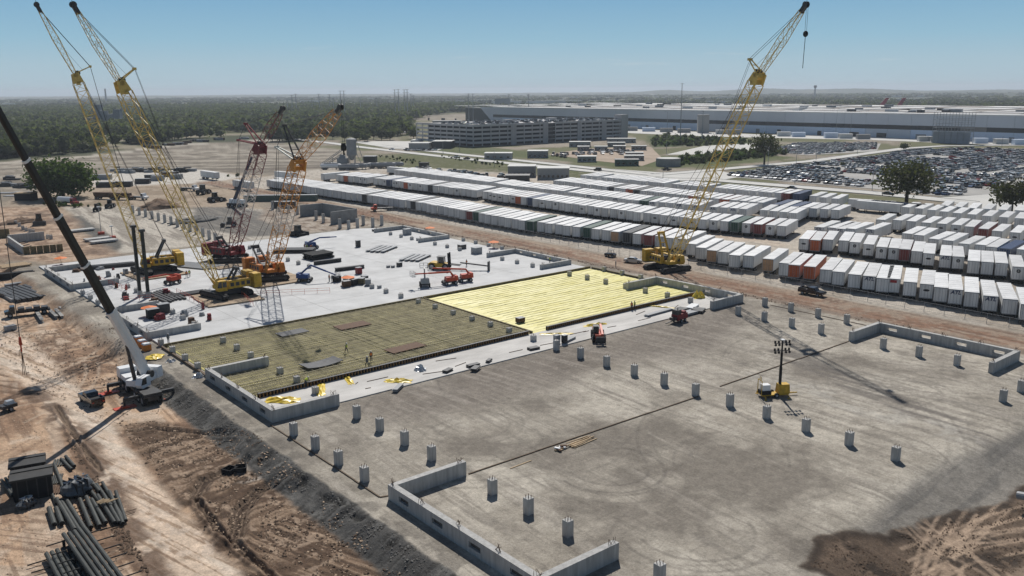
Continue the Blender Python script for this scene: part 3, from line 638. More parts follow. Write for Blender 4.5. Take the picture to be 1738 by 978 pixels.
# upstand boards between the fields and the slab
def curb(a,b,h,w,label,m=M_FORM):
    th=thing('form_curb',label,'formwork',(a[0],a[1],0),math.atan2(b[1]-a[1],b[0]-a[0])); L=math.hypot(b[0]-a[0],b[1]-a[1]); n=max(1,int(L/4.8))
    for k in range(n):
        mb=MB(); mb.box(L*(k+.5)/n,0,0.0,L/n-0.05,w,h+random.uniform(-.01,.01)); part('form_panel',mb,m,th)
curb((46.6,153.6),(101.6,153.6),0.62,0.3,'long dark form curb between rebar field and white slab')
curb((101.8,153.6),(152.4,153.6),0.62,0.3,'long dark form curb between yellow sheeting and white slab')
curb((101.8,117.5),(101.8,153.3),0.50,0.3,'dark form curb dividing rebar field from yellow sheeting')
curb((46.3,131.6),(46.3,153.2),0.42,0.35,'timber form curb along the left edge of the rebar field',M_WOODD)
curb((152.7,131.2),(152.7,153.2),0.45,0.35,'dark form curb along the right border of the yellow sheeting')
def bulkhead(x0,x1,y,label,n):
    th=thing('bulkhead_form',label,'formwork',(x0,y,0.0)); L=x1-x0
    mb=MB(); mb.box(L/2,0.12,0.05,L,0.08,0.78); part('back_board',mb,M_BLACK,th)
    mb=MB(); mb.box(L/2,-0.12,0.80,L,0.42,0.07); part('top_rail',mb,M_STEEL,th)
    mbb=MB(); mbb.box(0,-0.12,0.0,0.13,0.36,0.80); me=mbb.mesh('form_stud',mat('rust_timber',(0.30,0.17,0.07),0.8,var=0.3))
    for k in range(n): o=link('form_stud',me,th); o.location=(L*(k+.5)/n,0,0)
bulkhead(48.3,100.8,117.4,'long studded bulkhead form along the front of the rebar field',96)
bulkhead(105.2,149.0,117.4,'long studded bulkhead form along the front of the yellow sheeting',84)
# steel plates lying on the rebar
for px_,py_,w,d,rz,lab in ((545,617,6.5,3.2,0.05,'bowed dark steel sheet lying on the rebar near the front'),(598,552,6.5,3.4,0.0,'rusty plate lying on the far middle of the rebar'),(688,590,7.0,3.0,0.05,'rusty plate lying on the rebar near the bulkhead'),(496,564,5.5,3.0,0.05,'dark plate lying on the rebar under the crane shadow')):
    g=G(px_,py_,0.5); mb=MB(); nx=8
    for i in range(nx+1):
        u=-1+2*i/nx; z=0.5+(0.28*u*u if 'bowed' in lab else 0.02)  # bow stands in for the curved shadow of a flat sheet
        mb.v += [(u*w/2,-d/2,z),(u*w/2,d/2,z),(u*w/2,-d/2,z-0.12),(u*w/2,d/2,z-0.12)]
    for i in range(nx): a=i*4; mb.f += [(a,a+4,a+5,a+1),(a+2,a+3,a+7,a+6),(a,a+2,a+6,a+4),(a+1,a+5,a+7,a+3)]; mb.m += [0]*4
    mb.f += [(0,1,3,2),(nx*4,nx*4+2,nx*4+3,nx*4+1)]; mb.m += [0,0]
    solo('steel_plate',mb,M_RUST if 'rusty' in lab else M_STEEL,lab,'plate',(g[0],g[1],0),rz)
# ---------------------------------------------------------------- cranes
def in_plane(px, py, base, az):
    """(distance along az, height) of the point seen at px,py in the upright plane through base"""
    n=np.array([-math.sin(az),math.cos(az),0.0]); d=_f*F_PX+_r*(px-PIC_W/2)-_u*(py-PIC_H/2)
    t=((np.array([base[0],base[1],0.0])-np.array([0,0,CAM_H]))@n)/(d@n); p=np.array([0,0,CAM_H])+d*t
    return float((p[0]-base[0])*math.cos(az)+(p[1]-base[1])*math.sin(az)), float(p[2])
def lattice(mb, p0, p1, w0, d0, w1, d1, bays, ch=0.14, la=0.075):
    """four-chord lattice between p0 and p1 in the xz plane; w across (y), d in the plane"""
    p0=Vector(p0); p1=Vector(p1); ax=(p1-p0).normalized(); yy=Vector((0,1,0)); nn=ax.cross(yy).normalized()
    def ring(t):
        w=w0+(w1-w0)*t; d=d0+(d1-d0)*t; c=p0.lerp(p1,t)
        return [c+yy*(sy*w/2)+nn*(sn*d/2) for sy,sn in ((-1,-1),(1,-1),(1,1),(-1,1))]
    r=[ring(k/bays) for k in range(bays+1)]
    for i in range(4): mb.bar(r[0][i],r[-1][i],ch)
    for k in range(bays):
        for i in range(4):
            j=(i+1)%4
            if k%2==0: mb.bar(r[k][i],r[k+1][j],la)
            else: mb.bar(r[k][j],r[k+1][i],la)
            if k%3==0: mb.bar(r[k][i],r[k][j],la*0.9)
def lines(mb, segs, w):
    for a,b in segs: mb.rod(a,b,w)
def crawler_crane(label, base, az_deg, px, col, boomcols, w=2.5, dp=2.3, track_yaw=0.0, track_len=9.5, cw=5, mast_m=None, hook=None, struts='one', z0=0.35, jw=1.5):
    """px: places in the photograph of joint, tip, strut ends, mast top"""
    az=R(az_deg); P={k:in_plane(*q,base,az) for k,q in px.items()}
    for k in P: P[k]=(P[k][0],P[k][1]-z0)
    th=thing('crawler_crane',label,'crane',(base[0],base[1],z0),az)
    tw=R(track_yaw)-az; ca,sa=math.cos(tw),math.sin(tw)
    for s in (-1,1):                                   # crawlers
        M=Matrix.Rotation(tw,4,'Z')@Matrix.Translation((0,s*3.1,0)); L=track_len/2
        prof=[(-L+.5,0),(L-.5,0),(L,.55),(L-.1,.95),(L-.6,1.25),(-L+.6,1.25),(-L+.1,.95),(-L,.55)]
        mb=MB(); mb.prism(prof,-.6,.6,M); tr=part('crawler_track',mb,M_BLACK,th)
        mb=MB(); mb.prism([(-L+.9,.35),(L-.9,.35),(L-.9,.95),(-L+.9,.95)],-.66,.66,M)
        for k in range(9):
            x_=-L+1+k*(track_len-2)/8; c=M@Vector((x_,0,.5)); d=M.to_3x3()@Vector((0,.72,0)); mb.tube(c-d,c+d,.32,n=8)
        part('track_rollers',mb,M_STEEL,tr)
        mb=MB()
        for k in range(int(track_len/0.5)):
            x_=-L+.7+k*.5
            if x_<L-.6: mb.add([M@Vector(p) for p in ((x_,-.62,1.24),(x_+.28,-.62,1.24),(x_+.28,.62,1.24),(x_,.62,1.24),(x_,-.62,1.31),(x_+.28,-.62,1.31),(x_+.28,.62,1.31),(x_,.62,1.31))],[(3,2,1,0),(4,5,6,7),(0,1,5,4),(1,2,6,5),(2,3,7,6),(3,0,4,7)])
        part('track_shoes',mb,M_STEEL,tr)
    mb=MB(); mb.box(0,0,.45,3.4,5.2,.9,tw); mb.tube((0,0,1.3),(0,0,1.75),1.5,n=16); part('car_body',mb,M_STEEL,th)
    mb=MB(); mb.box(-1.6,0,1.75,8.2,2.6,.75); part('revolving_deck',mb,col,th)
    for s in (-1,1):
        mb=MB(); mb.box(-2.2,s*1.75,1.8,5.4,.95,1.75,top=(.97,.9)); hs=part('engine_housing',mb,col,th)
        mb=MB()
        for k in range(4): mb.box(-4.2+k*1.25,s*2.235,2.3,.8,.03,.8)
        part('grille',mb,M_STEEL,hs)['kind']='stuff'
        mb=MB(); mb.bar((-4.6,s*2.2,3.55),(.4,s*2.2,3.55),.06); mb.bar((-4.6,s*2.2,4.3),(.4,s*2.2,4.3),.05)
        for k in range(6): mb.bar((-4.6+k,s*2.2,3.55),(-4.6+k,s*2.2,4.3),.05)
        part('handrail',mb,M_STEEL,hs)
    mb=MB(); mb.prism([(1.0,1.7),(3.0,1.7),(3.35,2.5),(2.9,3.9),(1.0,3.9)],1.55,2.95); cb=part('operator_cab',mb,col,th)
    mb=MB(); mb.prism([(2.2,2.45),(3.25,2.5),(2.87,3.75),(2.2,3.75)],1.53,2.97); mb.box(1.6,2.25,2.5,.9,1.44,1.15); part('cab_window',mb,M_GLASS,cb)
    for k in range(3):                                   # winch drums
        mb=MB(); mb.tube((-.3-k*1.35,-1.1,2.95),(-.3-k*1.35,1.1,2.95),.5,n=12); part('winch_drum',mb,M_STEEL,th)
    for s in (-1,1):                                     # counterweight slabs in two stacks
        for k in range(cw):
            mb=MB(); mb.box(-6.0,s*1.85,1.45+k*.62,1.75,2.6,.58,top=(.98,.985)); part('counterweight_slab',mb,col,th)
    mb=MB(); mb.box(-5.9,0,1.2,1.4,6.2,.28); part('counterweight_tray',mb,M_STEEL,th)
    # mast
    mm=mast_m or col; mx,mz=P['mast']; mb=MB()
    for s in (-1,1): mb.bar((-.2,s*1.1,2.3),(mx,s*.75,mz),.34,.42)
    for t in (.35,.65,.92): mb.bar((-.2+(mx+.2)*t,-1.1+.35*t,2.3+(mz-2.3)*t),(-.2+(mx+.2)*t,1.1-.35*t,2.3+(mz-2.3)*t),.2)
    mb.box(mx,0,mz-.3,.7,1.9,.6); part('gantry_mast',mb,mm,th)
    mb=MB()
    for s in (-.75,-.45,.45,.75): mb.rod((mx,s,mz),(-5.4,s*1.6,2.4),.07)
    part('gantry_rope',mb,M_STEEL,th)
    # boom
    foot=Vector((1.7,0,2.1)); J=Vector((P['joint'][0],0,P['joint'][1])); T=Vector((P['tip'][0],0,P['tip'][1])); L=(J-foot).length
    ax=(J-foot).normalized(); nsec=max(3,round(L/9.0)); cuts=[0]+[7.5+(L-7.5-2.2)*k/nsec for k in range(nsec+1)]
    for k in range(len(cuts)-1):
        a=foot+ax*cuts[k]; b=foot+ax*(cuts[k+1]-.05); mb=MB(); c=boomcols[min(len(boomcols)-1,int(len(boomcols)*k/(len(cuts)-1)))]
        if k==0:
            lattice(mb,a,b,w*.98,.35,w,dp,5,.17,.09)
        else: lattice(mb,a,b,w,dp,w,dp,max(4,round((cuts[k+1]-cuts[k])/1.9)),.15,.085)
        if k==0:
            n_=ax.cross(Vector((0,1,0))).normalized()
            for s in (-1,1): mb.bar(a+Vector((0,s*w*.42,0)),a+ax*2.2+Vector((0,s*w*.42,0)),.3,.7)
        part('boom_section',mb,c,th)
    n_=ax.cross(Vector((0,1,0))).normalized(); a=foot+ax*cuts[-1]
    mb=MB()
    for s in (-1,1):
        P8=[a+n_*dp/2,a-n_*dp/2,J-n_*.75,J+n_*.75]; off=Vector((0,s*w*.42,0)); o2=Vector((0,s*.2,0))
        mb.add([p+off-o2 for p in P8]+[p+off+o2 for p in P8],[(0,1,2,3),(7,6,5,4),(0,4,5,1),(1,5,6,2),(2,6,7,3),(3,7,4,0)])
    mb.bar(a+Vector((0,-w/2,0)),a+Vector((0,w/2,0)),.7,.9); mb.bar(J-ax*.4+Vector((0,-w/2,0)),J-ax*.4+Vector((0,w/2,0)),.8,.9)
    hd=part('boom_head',mb,boomcols[-1],th)
    mb=MB()
    for s in (-.5,0,.5): mb.tube(J+Vector((0,s-.1,0))+n_*.6,J+Vector((0,s+.1,0))+n_*.6,.55,n=12)
    part('sheave',mb,M_STEEL,hd)
    # jib
    jx=(T-J).normalized(); LJ=(T-J).length; js=[0,LJ*.5,LJ-1.5]
    for k in range(2):
        a=J+jx*js[k]; b=J+jx*js[k+1]; mb=MB()
        lattice(mb,a,b,jw*(.9 if k==0 else 1),(.5 if k==0 else 1)*jw*.9,jw*(1 if k==0 else .6),jw*.9*(1 if k==0 else .5),max(5,round(LJ/2.6)),.10,.055); part('jib_section',mb,boomcols[-1] if struts!='one' else M_LATY,th)
    mb=MB(); mb.bar(T-jx*1.8,T,.7,.8); jn=jx.cross(Vector((0,1,0))).normalized()
    for s in (-.3,.3): mb.tube(T+Vector((0,s-.1,0)),T+Vector((0,s+.1,0)),.6,n=12)
    mb.rod(T,T+jx*.6+Vector((0,0,1.1)),.08); part('jib_head',mb,M_STEEL,th)
    # struts and ropes
    ropes=[]; ends=[k for k in ('strut','strut2') if k in P]
    smats={'one':[M_LATY],'orange':[M_STEEL,mat('pale_strut',(.42,.45,.42),.5)],'red':[M_RED,M_RED]}[struts]
    for i,k in enumerate(ends):
        E=Vector((P[k][0],0,P[k][1])); mb=MB(); q=.62 if struts=='one' else .9
        for s in (-1,1): mb.bar(J+Vector((0,s*w*.36,0)),E+Vector((0,s*.3,0)),.26 if struts!='one' else .2)
        for t in (.3,.6): mb.bar(J.lerp(E,t)+Vector((0,-w*.36+.2*t,0)),J.lerp(E,t)+Vector((0,w*.36-.2*t,0)),.14)
        mb.box(E.x,0,E.z-.25,.5,1.0,.5); part('jib_strut',mb,smats[i],th)
    E=Vector((P[ends[0]][0],0,P[ends[0]][1])); E2=Vector((P[ends[-1]][0],0,P[ends[-1]][1])); mt=Vector((mx,0,mz))
    mb=MB()
    for s in (-.35,.35): mb.rod(E+Vector((0,s,0)),T-jx*1+Vector((0,s,0)),.09)
    mb.rod(E2,Vector((foot+ax*L*.28))+n_*dp/2,.07); mb.rod(E2+Vector((0,.4,0)),Vector((foot+ax*L*.28))+n_*dp/2+Vector((0,.6,0)),.07)
    if struts!='one': mb.rod(E,E2,.12); mb.rod(E2,foot+ax*L*.1+n_*dp*.5,.07)
    for s in (-.7,.7): mb.rod(mt+Vector((0,s,0)),J-ax*1.5+n_*1.0+Vector((0,s*1.4,0)),.09)
    mb.rod(J.lerp(E,.5),T.lerp(J,.5),.05)
    part('pendant_rope',mb,M_STEEL,th)
    if hook is not None:
        hl=hook; mb=MB()
        for s in (-.2,.2): mb.rod(T+Vector((.4,s,-.3)),(T.x+.4,s,T.z-hl),.06)
        part('hoist_rope',mb,M_STEEL,th)
        mb=MB(); mb.prism([(T.x,T.z-hl-1.5),(T.x+.8,T.z-hl-1.5),(T.x+1.0,T.z-hl-.8),(T.x+.7,T.z-hl),(T.x+.1,T.z-hl),(T.x-.2,T.z-hl-.8)],-.3,.3); mb.tube((T.x+.4,0,T.z-hl-2.3),(T.x+.4,0,T.z-hl-1.5),.16,n=8); mb.bar((T.x+.4,0,T.z-hl-2.3),(T.x+.8,0,T.z-hl-2.1),.15)
        hb=None
        if struts=='one':
            mb=MB(); mb.blob((T.x+.4,0,T.z-hl-.4),.5,.5,.6,2,0,10,6); mb.rod((T.x+.4,0,T.z-hl),(T.x+.2,0,T.z-hl-6.8),.12)
        hb=part('hook_block',mb,M_BLACK,th)
    # name board plate left off: nothing legible shows
    return th
crawler_crane('yellow lattice crawler crane standing alone by the trailer fence on the haul road',(165.8,139.8),-105.5,
    dict(joint=(1290,125),tip=(1368,8),strut=(1273,101),mast=(1122,395)),M_YEL,[M_LATY],w=2.5,track_yaw=-8,hook=5.0,z0=0.0)
crawler_crane('yellow lattice crawler crane in front on the white slab, near the rebar field',(70.0,183.0),-176.9,
    dict(joint=(202,138),tip=(124,8),strut=(228,117),mast=(400,455)),M_YEL,[M_LATY],w=2.5,track_yaw=-78,mast_m=M_STEEL,z0=0.65)
crawler_crane('yellow lattice crawler crane behind, beside the two upright dark columns',(66.5,220.6),172,
    dict(joint=(127,125),tip=(62,8),strut=(153,113),mast=(278,408)),M_YEL,[M_LATY],w=2.5,track_yaw=100,mast_m=M_STEEL,z0=0.65)
M_LATO=mat('orange_lattice',(0.50,0.22,0.04),0.5,var=0.2); M_LATW=mat('pale_lattice',(0.50,0.46,0.42),0.55,var=0.2)
crawler_crane('orange lattice crawler crane with green struts in the middle of the white slab',(84.4,193.6),-88,
    dict(joint=(508,272),tip=(578,182),strut=(483,213),strut2=(470,250),mast=(433,418)),M_ORANGE,[M_LATO,M_LATW,M_LATO,M_LATO],w=3.0,dp=2.6,track_yaw=-20,mast_m=M_STEEL,struts='orange',hook=7.0,z0=0.65,jw=2.4)
M_LATR=mat('red_lattice',(0.15,0.032,0.035),0.55,var=0.25)
crawler_crane('dark red lattice crawler crane with red struts behind the orange one',(86.3,222.0),-72,
    dict(joint=(443,245),tip=(480,184),strut=(417,210),strut2=(405,238),mast=(372,403)),M_RED,[M_LATR,M_LATW,M_LATR],w=3.0,dp=2.6,track_yaw=-30,mast_m=M_STEEL,struts='red',z0=0.65,jw=2.0)
# timber mats under the cranes
for (cx,cy,rz,n,wd,lab) in ((69.5,181.5,-4,10,12,'timber crane mats under the front yellow crane'),(66,219,2,10,12,'timber crane mats under the rear yellow crane'),(85.0,192.5,0,11,13,'timber crane mats under the orange crane'),(86.5,219.5,0,10,13,'timber crane mats under the dark red crane')):
    t_=thing('crane_mat',lab,'mats',(cx,cy,0.33),R(rz)); L=13.0
    for k in range(n):
        mb=MB(); mb.box(random.uniform(-.15,.15),-L/2+L*(k+.5)/n,0,wd,L/n-.08,.26+random.uniform(0,.05)); part('timber_mat',mb,mat('mat_timber',(0.38,0.29,0.20),.85,var=.25,scale=1.5,rnd=.2),t_)
# load on the right crane's hook
# ---------------------------------------------------------------- all-terrain crane
def wheel_mesh(r,w,name):
    mb=MB(); mb.mi=0; mb.tube((0,-w/2,0),(0,w/2,0),r,n=16); mb.mi=1; mb.tube((0,-w/2-.02,0),(0,w/2+.02,0),r*.55,n=12); return mb.mesh(name,[M_BLACK,M_GREYP])
def put_wheels(th,pts,me,name='wheel'):
    for (x,y,z) in pts: o=link(name,me,th); o.location=(x,y,z)
W_BIG=wheel_mesh(.78,.5,'crane_wheel')
def mobile_crane():
    B=(36.9,134.9,DIRT_Z); th=thing('mobile_crane','white all-terrain truck crane with long black telescopic boom and outriggers set','crane',B,R(90))
    # carrier along local x (away from the viewer)
    mb=MB(); mb.box(0.3,0,.85,13.2,1.6,.55); mb.box(0.3,0,1.4,13.4,2.75,.22); part('carrier_chassis',mb,M_STEEL,th)
    mb=MB(); mb.box(6.3,0,1.6,1.9,2.7,1.5,top=(.9,.94)); cb=part('driver_cab',mb,M_WHITE,th)
    mb=MB(); mb.box(7.05,0,2.2,.5,2.4,.7); part('windscreen',mb,M_GLASS,cb)
    mb=MB(); mb.box(3.9,0,1.62,2.4,2.6,.75); part('engine_deck',mb,M_WHITE,th)
    mb=MB(); mb.box(-5.1,0,1.62,2.4,2.6,.35); part('rear_deck',mb,M_STEEL,th)
    put_wheels(th,[(x,s*1.15,.78) for x in (-5.2,-3.5,-1.8,2.6,4.3,6.0) for s in (-1,1)],W_BIG)
    for x_ in (-4.2,4.2):
        for s in (-1,1):
            mb=MB(); mb.box(x_,s*2.4,1.0,.5,2.5,.5); mb.box(x_,s*3.6,.3,.28,.28,1.0); ou=part('outrigger',mb,M_STEEL,th)
            mb=MB(); mb.box(x_,s*3.6,0.06,.9,.9,.24); mb.box(x_,s*3.6,0.0,1.2,3.1,.1); part('outrigger_pad',mb,M_REDOR,ou)
    # superstructure, turned to the boom
    bz=R(218-90); M=Matrix.Rotation(bz,4,'Z'); c0,s0=math.cos(bz),math.sin(bz)
    def lp(x,y,z): return (x*c0-y*s0, x*s0+y*c0, z)
    mb=MB(); mb.tube((0,0,1.6),(0,0,1.95),1.1,n=16); mb.box(*lp(-.9,0,0)[:2],1.95,5.2,2.3,.9,bz); up=part('turntable',mb,M_WHITE,th)
    mb=MB(); mb.box(*lp(-3.4,0,0)[:2],2.0,1.3,2.8,1.7,bz,top=(.9,.96)); part('counterweight',mb,M_WHITE,th)
    mb=MB(); mb.prism([(.2,1.9),(2.2,1.9),(2.6,2.5),(2.1,3.5),(.2,3.5)],1.05,2.1,M); oc=part('operator_cab',mb,M_WHITE,th)
    mb=MB(); mb.prism([(1.2,2.35),(2.5,2.5),(2.08,3.4),(1.2,3.4)],1.03,2.12,M); part('cab_window',mb,M_GLASS,oc)
    mb=MB(); mb.tube(lp(-1.6,-1.2,3.0),lp(-1.6,1.2,3.0),.55,n=12); part('winch_drum',mb,M_STEEL,th)
    # telescopic boom, seen from pivot to beyond the frame
    az=R(218); base=(B[0],B[1]); jd,jz=in_plane(110,362,base,az); td,tz=in_plane(-24,152,base,az)
    F=Vector((-1.6,0,3.0)); 
    def bp(d,z): return Vector((d,0,z-DIRT_Z))
    T=bp(td,tz); axb=(T-F).normalized(); Ltot=(T-F).length
    secs=[(0,.27,1.0,M_WHITE),(.24,.45,.86,M_BLACK),(.43,.62,.75,M_BLACK),(.60,.80,.65,M_BLACK),(.78,1.0,.55,M_BLACK)]
    for a,b,w,m in secs:
        A=F+axb*Ltot*a; Bq=F+axb*Ltot*b; mb=MB(); nn=axb.cross(Vector((0,1,0))).normalized()
        prof=[(-.5,-.62),(.5,-.62),(.5,.25),(.25,.62),(-.25,.62),(-.5,.25)]; n=6; P=[]
        for c in (A,Bq):
            for (yy,qq) in prof: P.append(M@(c+Vector((0,yy*w,0))-nn*qq*w*1.15))
        mb.add(P,[tuple(range(n)),tuple(range(2*n-1,n-1,-1))]+[((i+1)%n,i,n+i,n+(i+1)%n) for i in range(n)])
        s_=part('boom_section',mb,m if m is M_WHITE else mat('black_boom',(0.022,0.02,0.018),.5,var=.2),th)
        mb=MB(); P=[]
        for c in (Bq-axb*.35,Bq):
            for (yy,qq) in prof: P.append(M@(c+Vector((0,yy*w*1.12,0))-nn*qq*w*1.29))
        mb.add(P,[tuple(range(n)),tuple(range(2*n-1,n-1,-1))]+[((i+1)%n,i,n+i,n+(i+1)%n) for i in range(n)]); part('boom_collar',mb,M_WHITE,s_)
    mb=MB(); a=M@Vector((.9,0,2.2)); b=M@(F+axb*Ltot*.17-axb.cross(Vector((0,1,0))).normalized()*.0); mb.tube(a,b,.22,n=10); mb.tube(a,Vector(a).lerp(Vector(b),.5),.3,n=10); part('lift_cylinder',mb,M_STEEL,th)
    # folded swing-away jib along the base section
    mb=MB(); o=Vector((0,1.0,0)); A=F+axb*Ltot*.04; Bq=F+axb*Ltot*.26
    for q in (-.3,.3):
        mb.bar(M@(A+o+Vector((0,.2,q))),M@(Bq+o+Vector((0,.1,q*.6))),.09)
    for k in range(9):
        t0=k/9; mb.bar(M@(A.lerp(Bq,t0)+o+Vector((0,.2,-.3 if k%2 else .3))),M@(A.lerp(Bq,t0+.11)+o+Vector((0,.2,.3 if k%2 else -.3))),.06)
    part('folded_jib',mb,M_WHITE,th)
    # hook line from the tip
    hk=G(32,580,0); tp=M@T; mb=MB(); zt=tp.z; 
    d_,hz=in_plane(32,580,(B[0]+0,B[1]),R(218)); 
    hz=15.5
    mb.rod(tp,(tp.x,tp.y,hz),.07); mb.rod(tp+Vector((.2,0,0)),(tp.x+.2,tp.y,hz),.07); part('hoist_rope',mb,M_STEEL,th)
    mb=MB(); mb.box(tp.x+.1,tp.y,hz-1.0,.5,.35,1.0,top=(.7,.7)); mb.tube((tp.x+.1,tp.y,hz-1.9),(tp.x+.1,tp.y,hz-1),.1,n=6); part('hook_block',mb,M_REDOR,th)
    mb=MB()
    for s in (-.6,.0,.6): mb.rod((tp.x+.1,tp.y,hz-1.8),(tp.x+.1+s*.3,tp.y+s*.3,hz-5.0),.08)
    part('chain_sling',mb,M_RUST,th)
    return th
mobile_crane()
# ---------------------------------------------------------------- vehicles
W_CAR=wheel_mesh(.36,.26,'car_wheel'); W_TRK=wheel_mesh(.52,.34,'truck_wheel'); W_LIFT=wheel_mesh(.48,.36,'lift_wheel'); W_FORK=wheel_mesh(.85,.6,'loader_wheel')
def shade_body(mb): return mb
def car_parts(th, m, kind='sedan', L=4.6, detail=True):
    """body with bonnet, cabin, glass and four wheels; x forward"""
    mb=MB(); hw=.9
    if kind=='sedan': lower=[(-L/2,.35),(L/2-.1,.35),(L/2,.6),(L/2-.15,.85),(.95,1.0),(-1.55,1.02),(-L/2+.05,.95)]; cab=[(1.0,.98),(.25,1.42),(-.95,1.44),(-1.65,1.0)]
    elif kind=='suv': lower=[(-L/2,.42),(L/2-.1,.42),(L/2,.75),(L/2-.1,1.02),(.95,1.12),(-L/2+.05,1.12)]; cab=[(1.0,1.1),(.45,1.7),(-L/2+.5,1.72),(-L/2+.1,1.1)]
    else: lower=[(-L/2,.5),(L/2-.1,.5),(L/2,.85),(L/2-.08,1.12),(1.25,1.2),(-L/2,1.15)]; cab=[(1.25,1.18),(.75,1.82),(-.55,1.84),(-.75,1.18)]; hw=.98
    mb.prism(lower,-hw,hw); body=part('body',mb,m,th)
    mb=MB(); mb.prism(cab,-hw*.86,hw*.86); cb=part('cabin',mb,m,th)
    mb=MB(); cx=sum(p[0] for p in cab)/4; cz=sum(p[1] for p in cab)/4
    c2=[(cx+(p[0]-cx)*.90,cz+(p[1]-cz)*.74+.02) for p in cab]; mb.prism(c2,-hw*.875,hw*.875)
    c3=[(cab[0][0]+.03,cab[0][1]+.06),(cab[1][0]+.03,cab[1][1]-.05),(cab[2][0]-.03,cab[2][1]-.05),(cab[3][0]-.03,cab[3][1]+.06)]; mb.prism(c3,-hw*.74,hw*.74); part('window',mb,M_GLASS,cb)
    if kind=='pickup':
        mb=MB(); mb.box(-L/2+.95,0,1.152,1.7,hw*1.6,.02); part('cargo_bed',mb,M_BLACK,body)
        for s in (-1,1): mb=MB(); mb.box(-L/2+.95,s*hw*.93,1.15,1.8,.12,.32); part('bed_side',mb,m,body)
        mb=MB(); mb.box(-L/2+.06,0,1.14,.1,hw*1.75,.33); part('tailgate',mb,m,body)
    if detail:
        for s in (-1,1):
            mb=MB(); mb.box(L/2-.06,s*hw*.7,.68,.1,.34,.16); part('headlight',mb,M_WHITE,body)
            mb=MB(); mb.box(-L/2+.03,s*hw*.75,.8,.1,.28,.16); part('tail_light',mb,M_REDOR,body)
    put_wheels(th,[(x,s*(hw-.12),.36) for x in (L*.31,-L*.31) for s in (-1,1)],W_CAR)
def car(name,label,cat,p,rz,m,kind='sedan',L=4.6,group=None,detail=True):
    th=thing(name,label,cat,p,rz,group); car_parts(th,m,kind,L,detail); return th
M_CBLK=mat('black_car_paint',(.012,.012,.014),.25,var=.1,coat=.5); M_CSIL=mat('silver_car_paint',(.42,.43,.44),.3,.5,var=.05); M_CWHT=mat('white_car_paint',(.80,.80,.79),.25,var=.04,coat=.5); M_CGRY=mat('grey_car_paint',(.10,.105,.11),.3,.3,var=.1,coat=.4); M_CRED=mat('red_car_paint',(.25,.02,.02),.3,var=.1,coat=.4); M_CBLU=mat('blue_car_paint',(.03,.07,.16),.3,.2,var=.1,coat=.4)
p=GL(156,684); car('pickup_truck','dark pickup truck parked on the dirt beside the white truck crane','pickup',p,R(95),M_CBLK,'pickup',5.8)
g=G(1378,501); car('pickup_truck','black pickup truck with open bed on the brown haul road by the trailer fence','pickup',g,R(-88),M_CBLK,'pickup',5.8)
g=G(1075,446); car('sedan','silver car parked behind the lone yellow crane on the haul road','car',g,R(-60),M_CSIL,'sedan',4.9)
g=G(1507,331); car('sedan','black car driving on the road in front of the big oak','car',g,R(-92),M_CBLK)
# site buggy by the silver car
g=G(1036,436); th=thing('utility_buggy','black four-wheel buggy with roof frame on the haul road left of the silver car','buggy',g,R(-75))
mb=MB(); mb.prism([(-1.5,.4),(1.4,.4),(1.5,.8),(.9,1.0),(-1.5,.95)],-.75,.75); part('body',mb,M_CBLK,th)
mb=MB()
for x_ in (-.5,.7):
    for s in (-.65,.65): mb.bar((x_,s,.95),(x_*.8,s*.9,1.9),.08)
part('roll_cage',mb,M_STEEL,th); mb=MB(); mb.box(.05,0,1.88,1.5,1.3,.07); part('roof',mb,M_STEEL,th); put_wheels(th,[(x,s*.7,.36) for x in (-1,1) for s in (-1,1)],W_CAR)
# flat truck on the left dirt
p=GL(46,535); th=thing('flatbed_truck','dark flatbed truck loaded with black forms on the left dirt','truck',p,R(172))
mb=MB(); mb.box(-1.2,0,.8,6.4,2.3,.25); part('flatbed',mb,M_BLACK,th); mb=MB(); mb.prism([(2.1,.7),(4.0,.7),(4.1,1.3),(3.3,1.5),(3.0,2.3),(2.1,2.3)],-1.0,1.0); cb=part('cab',mb,M_CBLK,th)
mb=MB(); mb.prism([(2.35,1.6),(3.25,1.55),(2.98,2.2),(2.35,2.2)],-1.02,1.02); part('window',mb,M_GLASS,cb)
for k in range(4): mb=MB(); mb.box(-3.4+k*1.45,0,1.05,1.2,1.9,.5+.25*(k%2)); part('form_bundle',mb,M_STEEL,th)
put_wheels(th,[(x,s*1.0,.52) for x in (-3.2,-1.9,3.1) for s in (-1,1)],W_TRK)
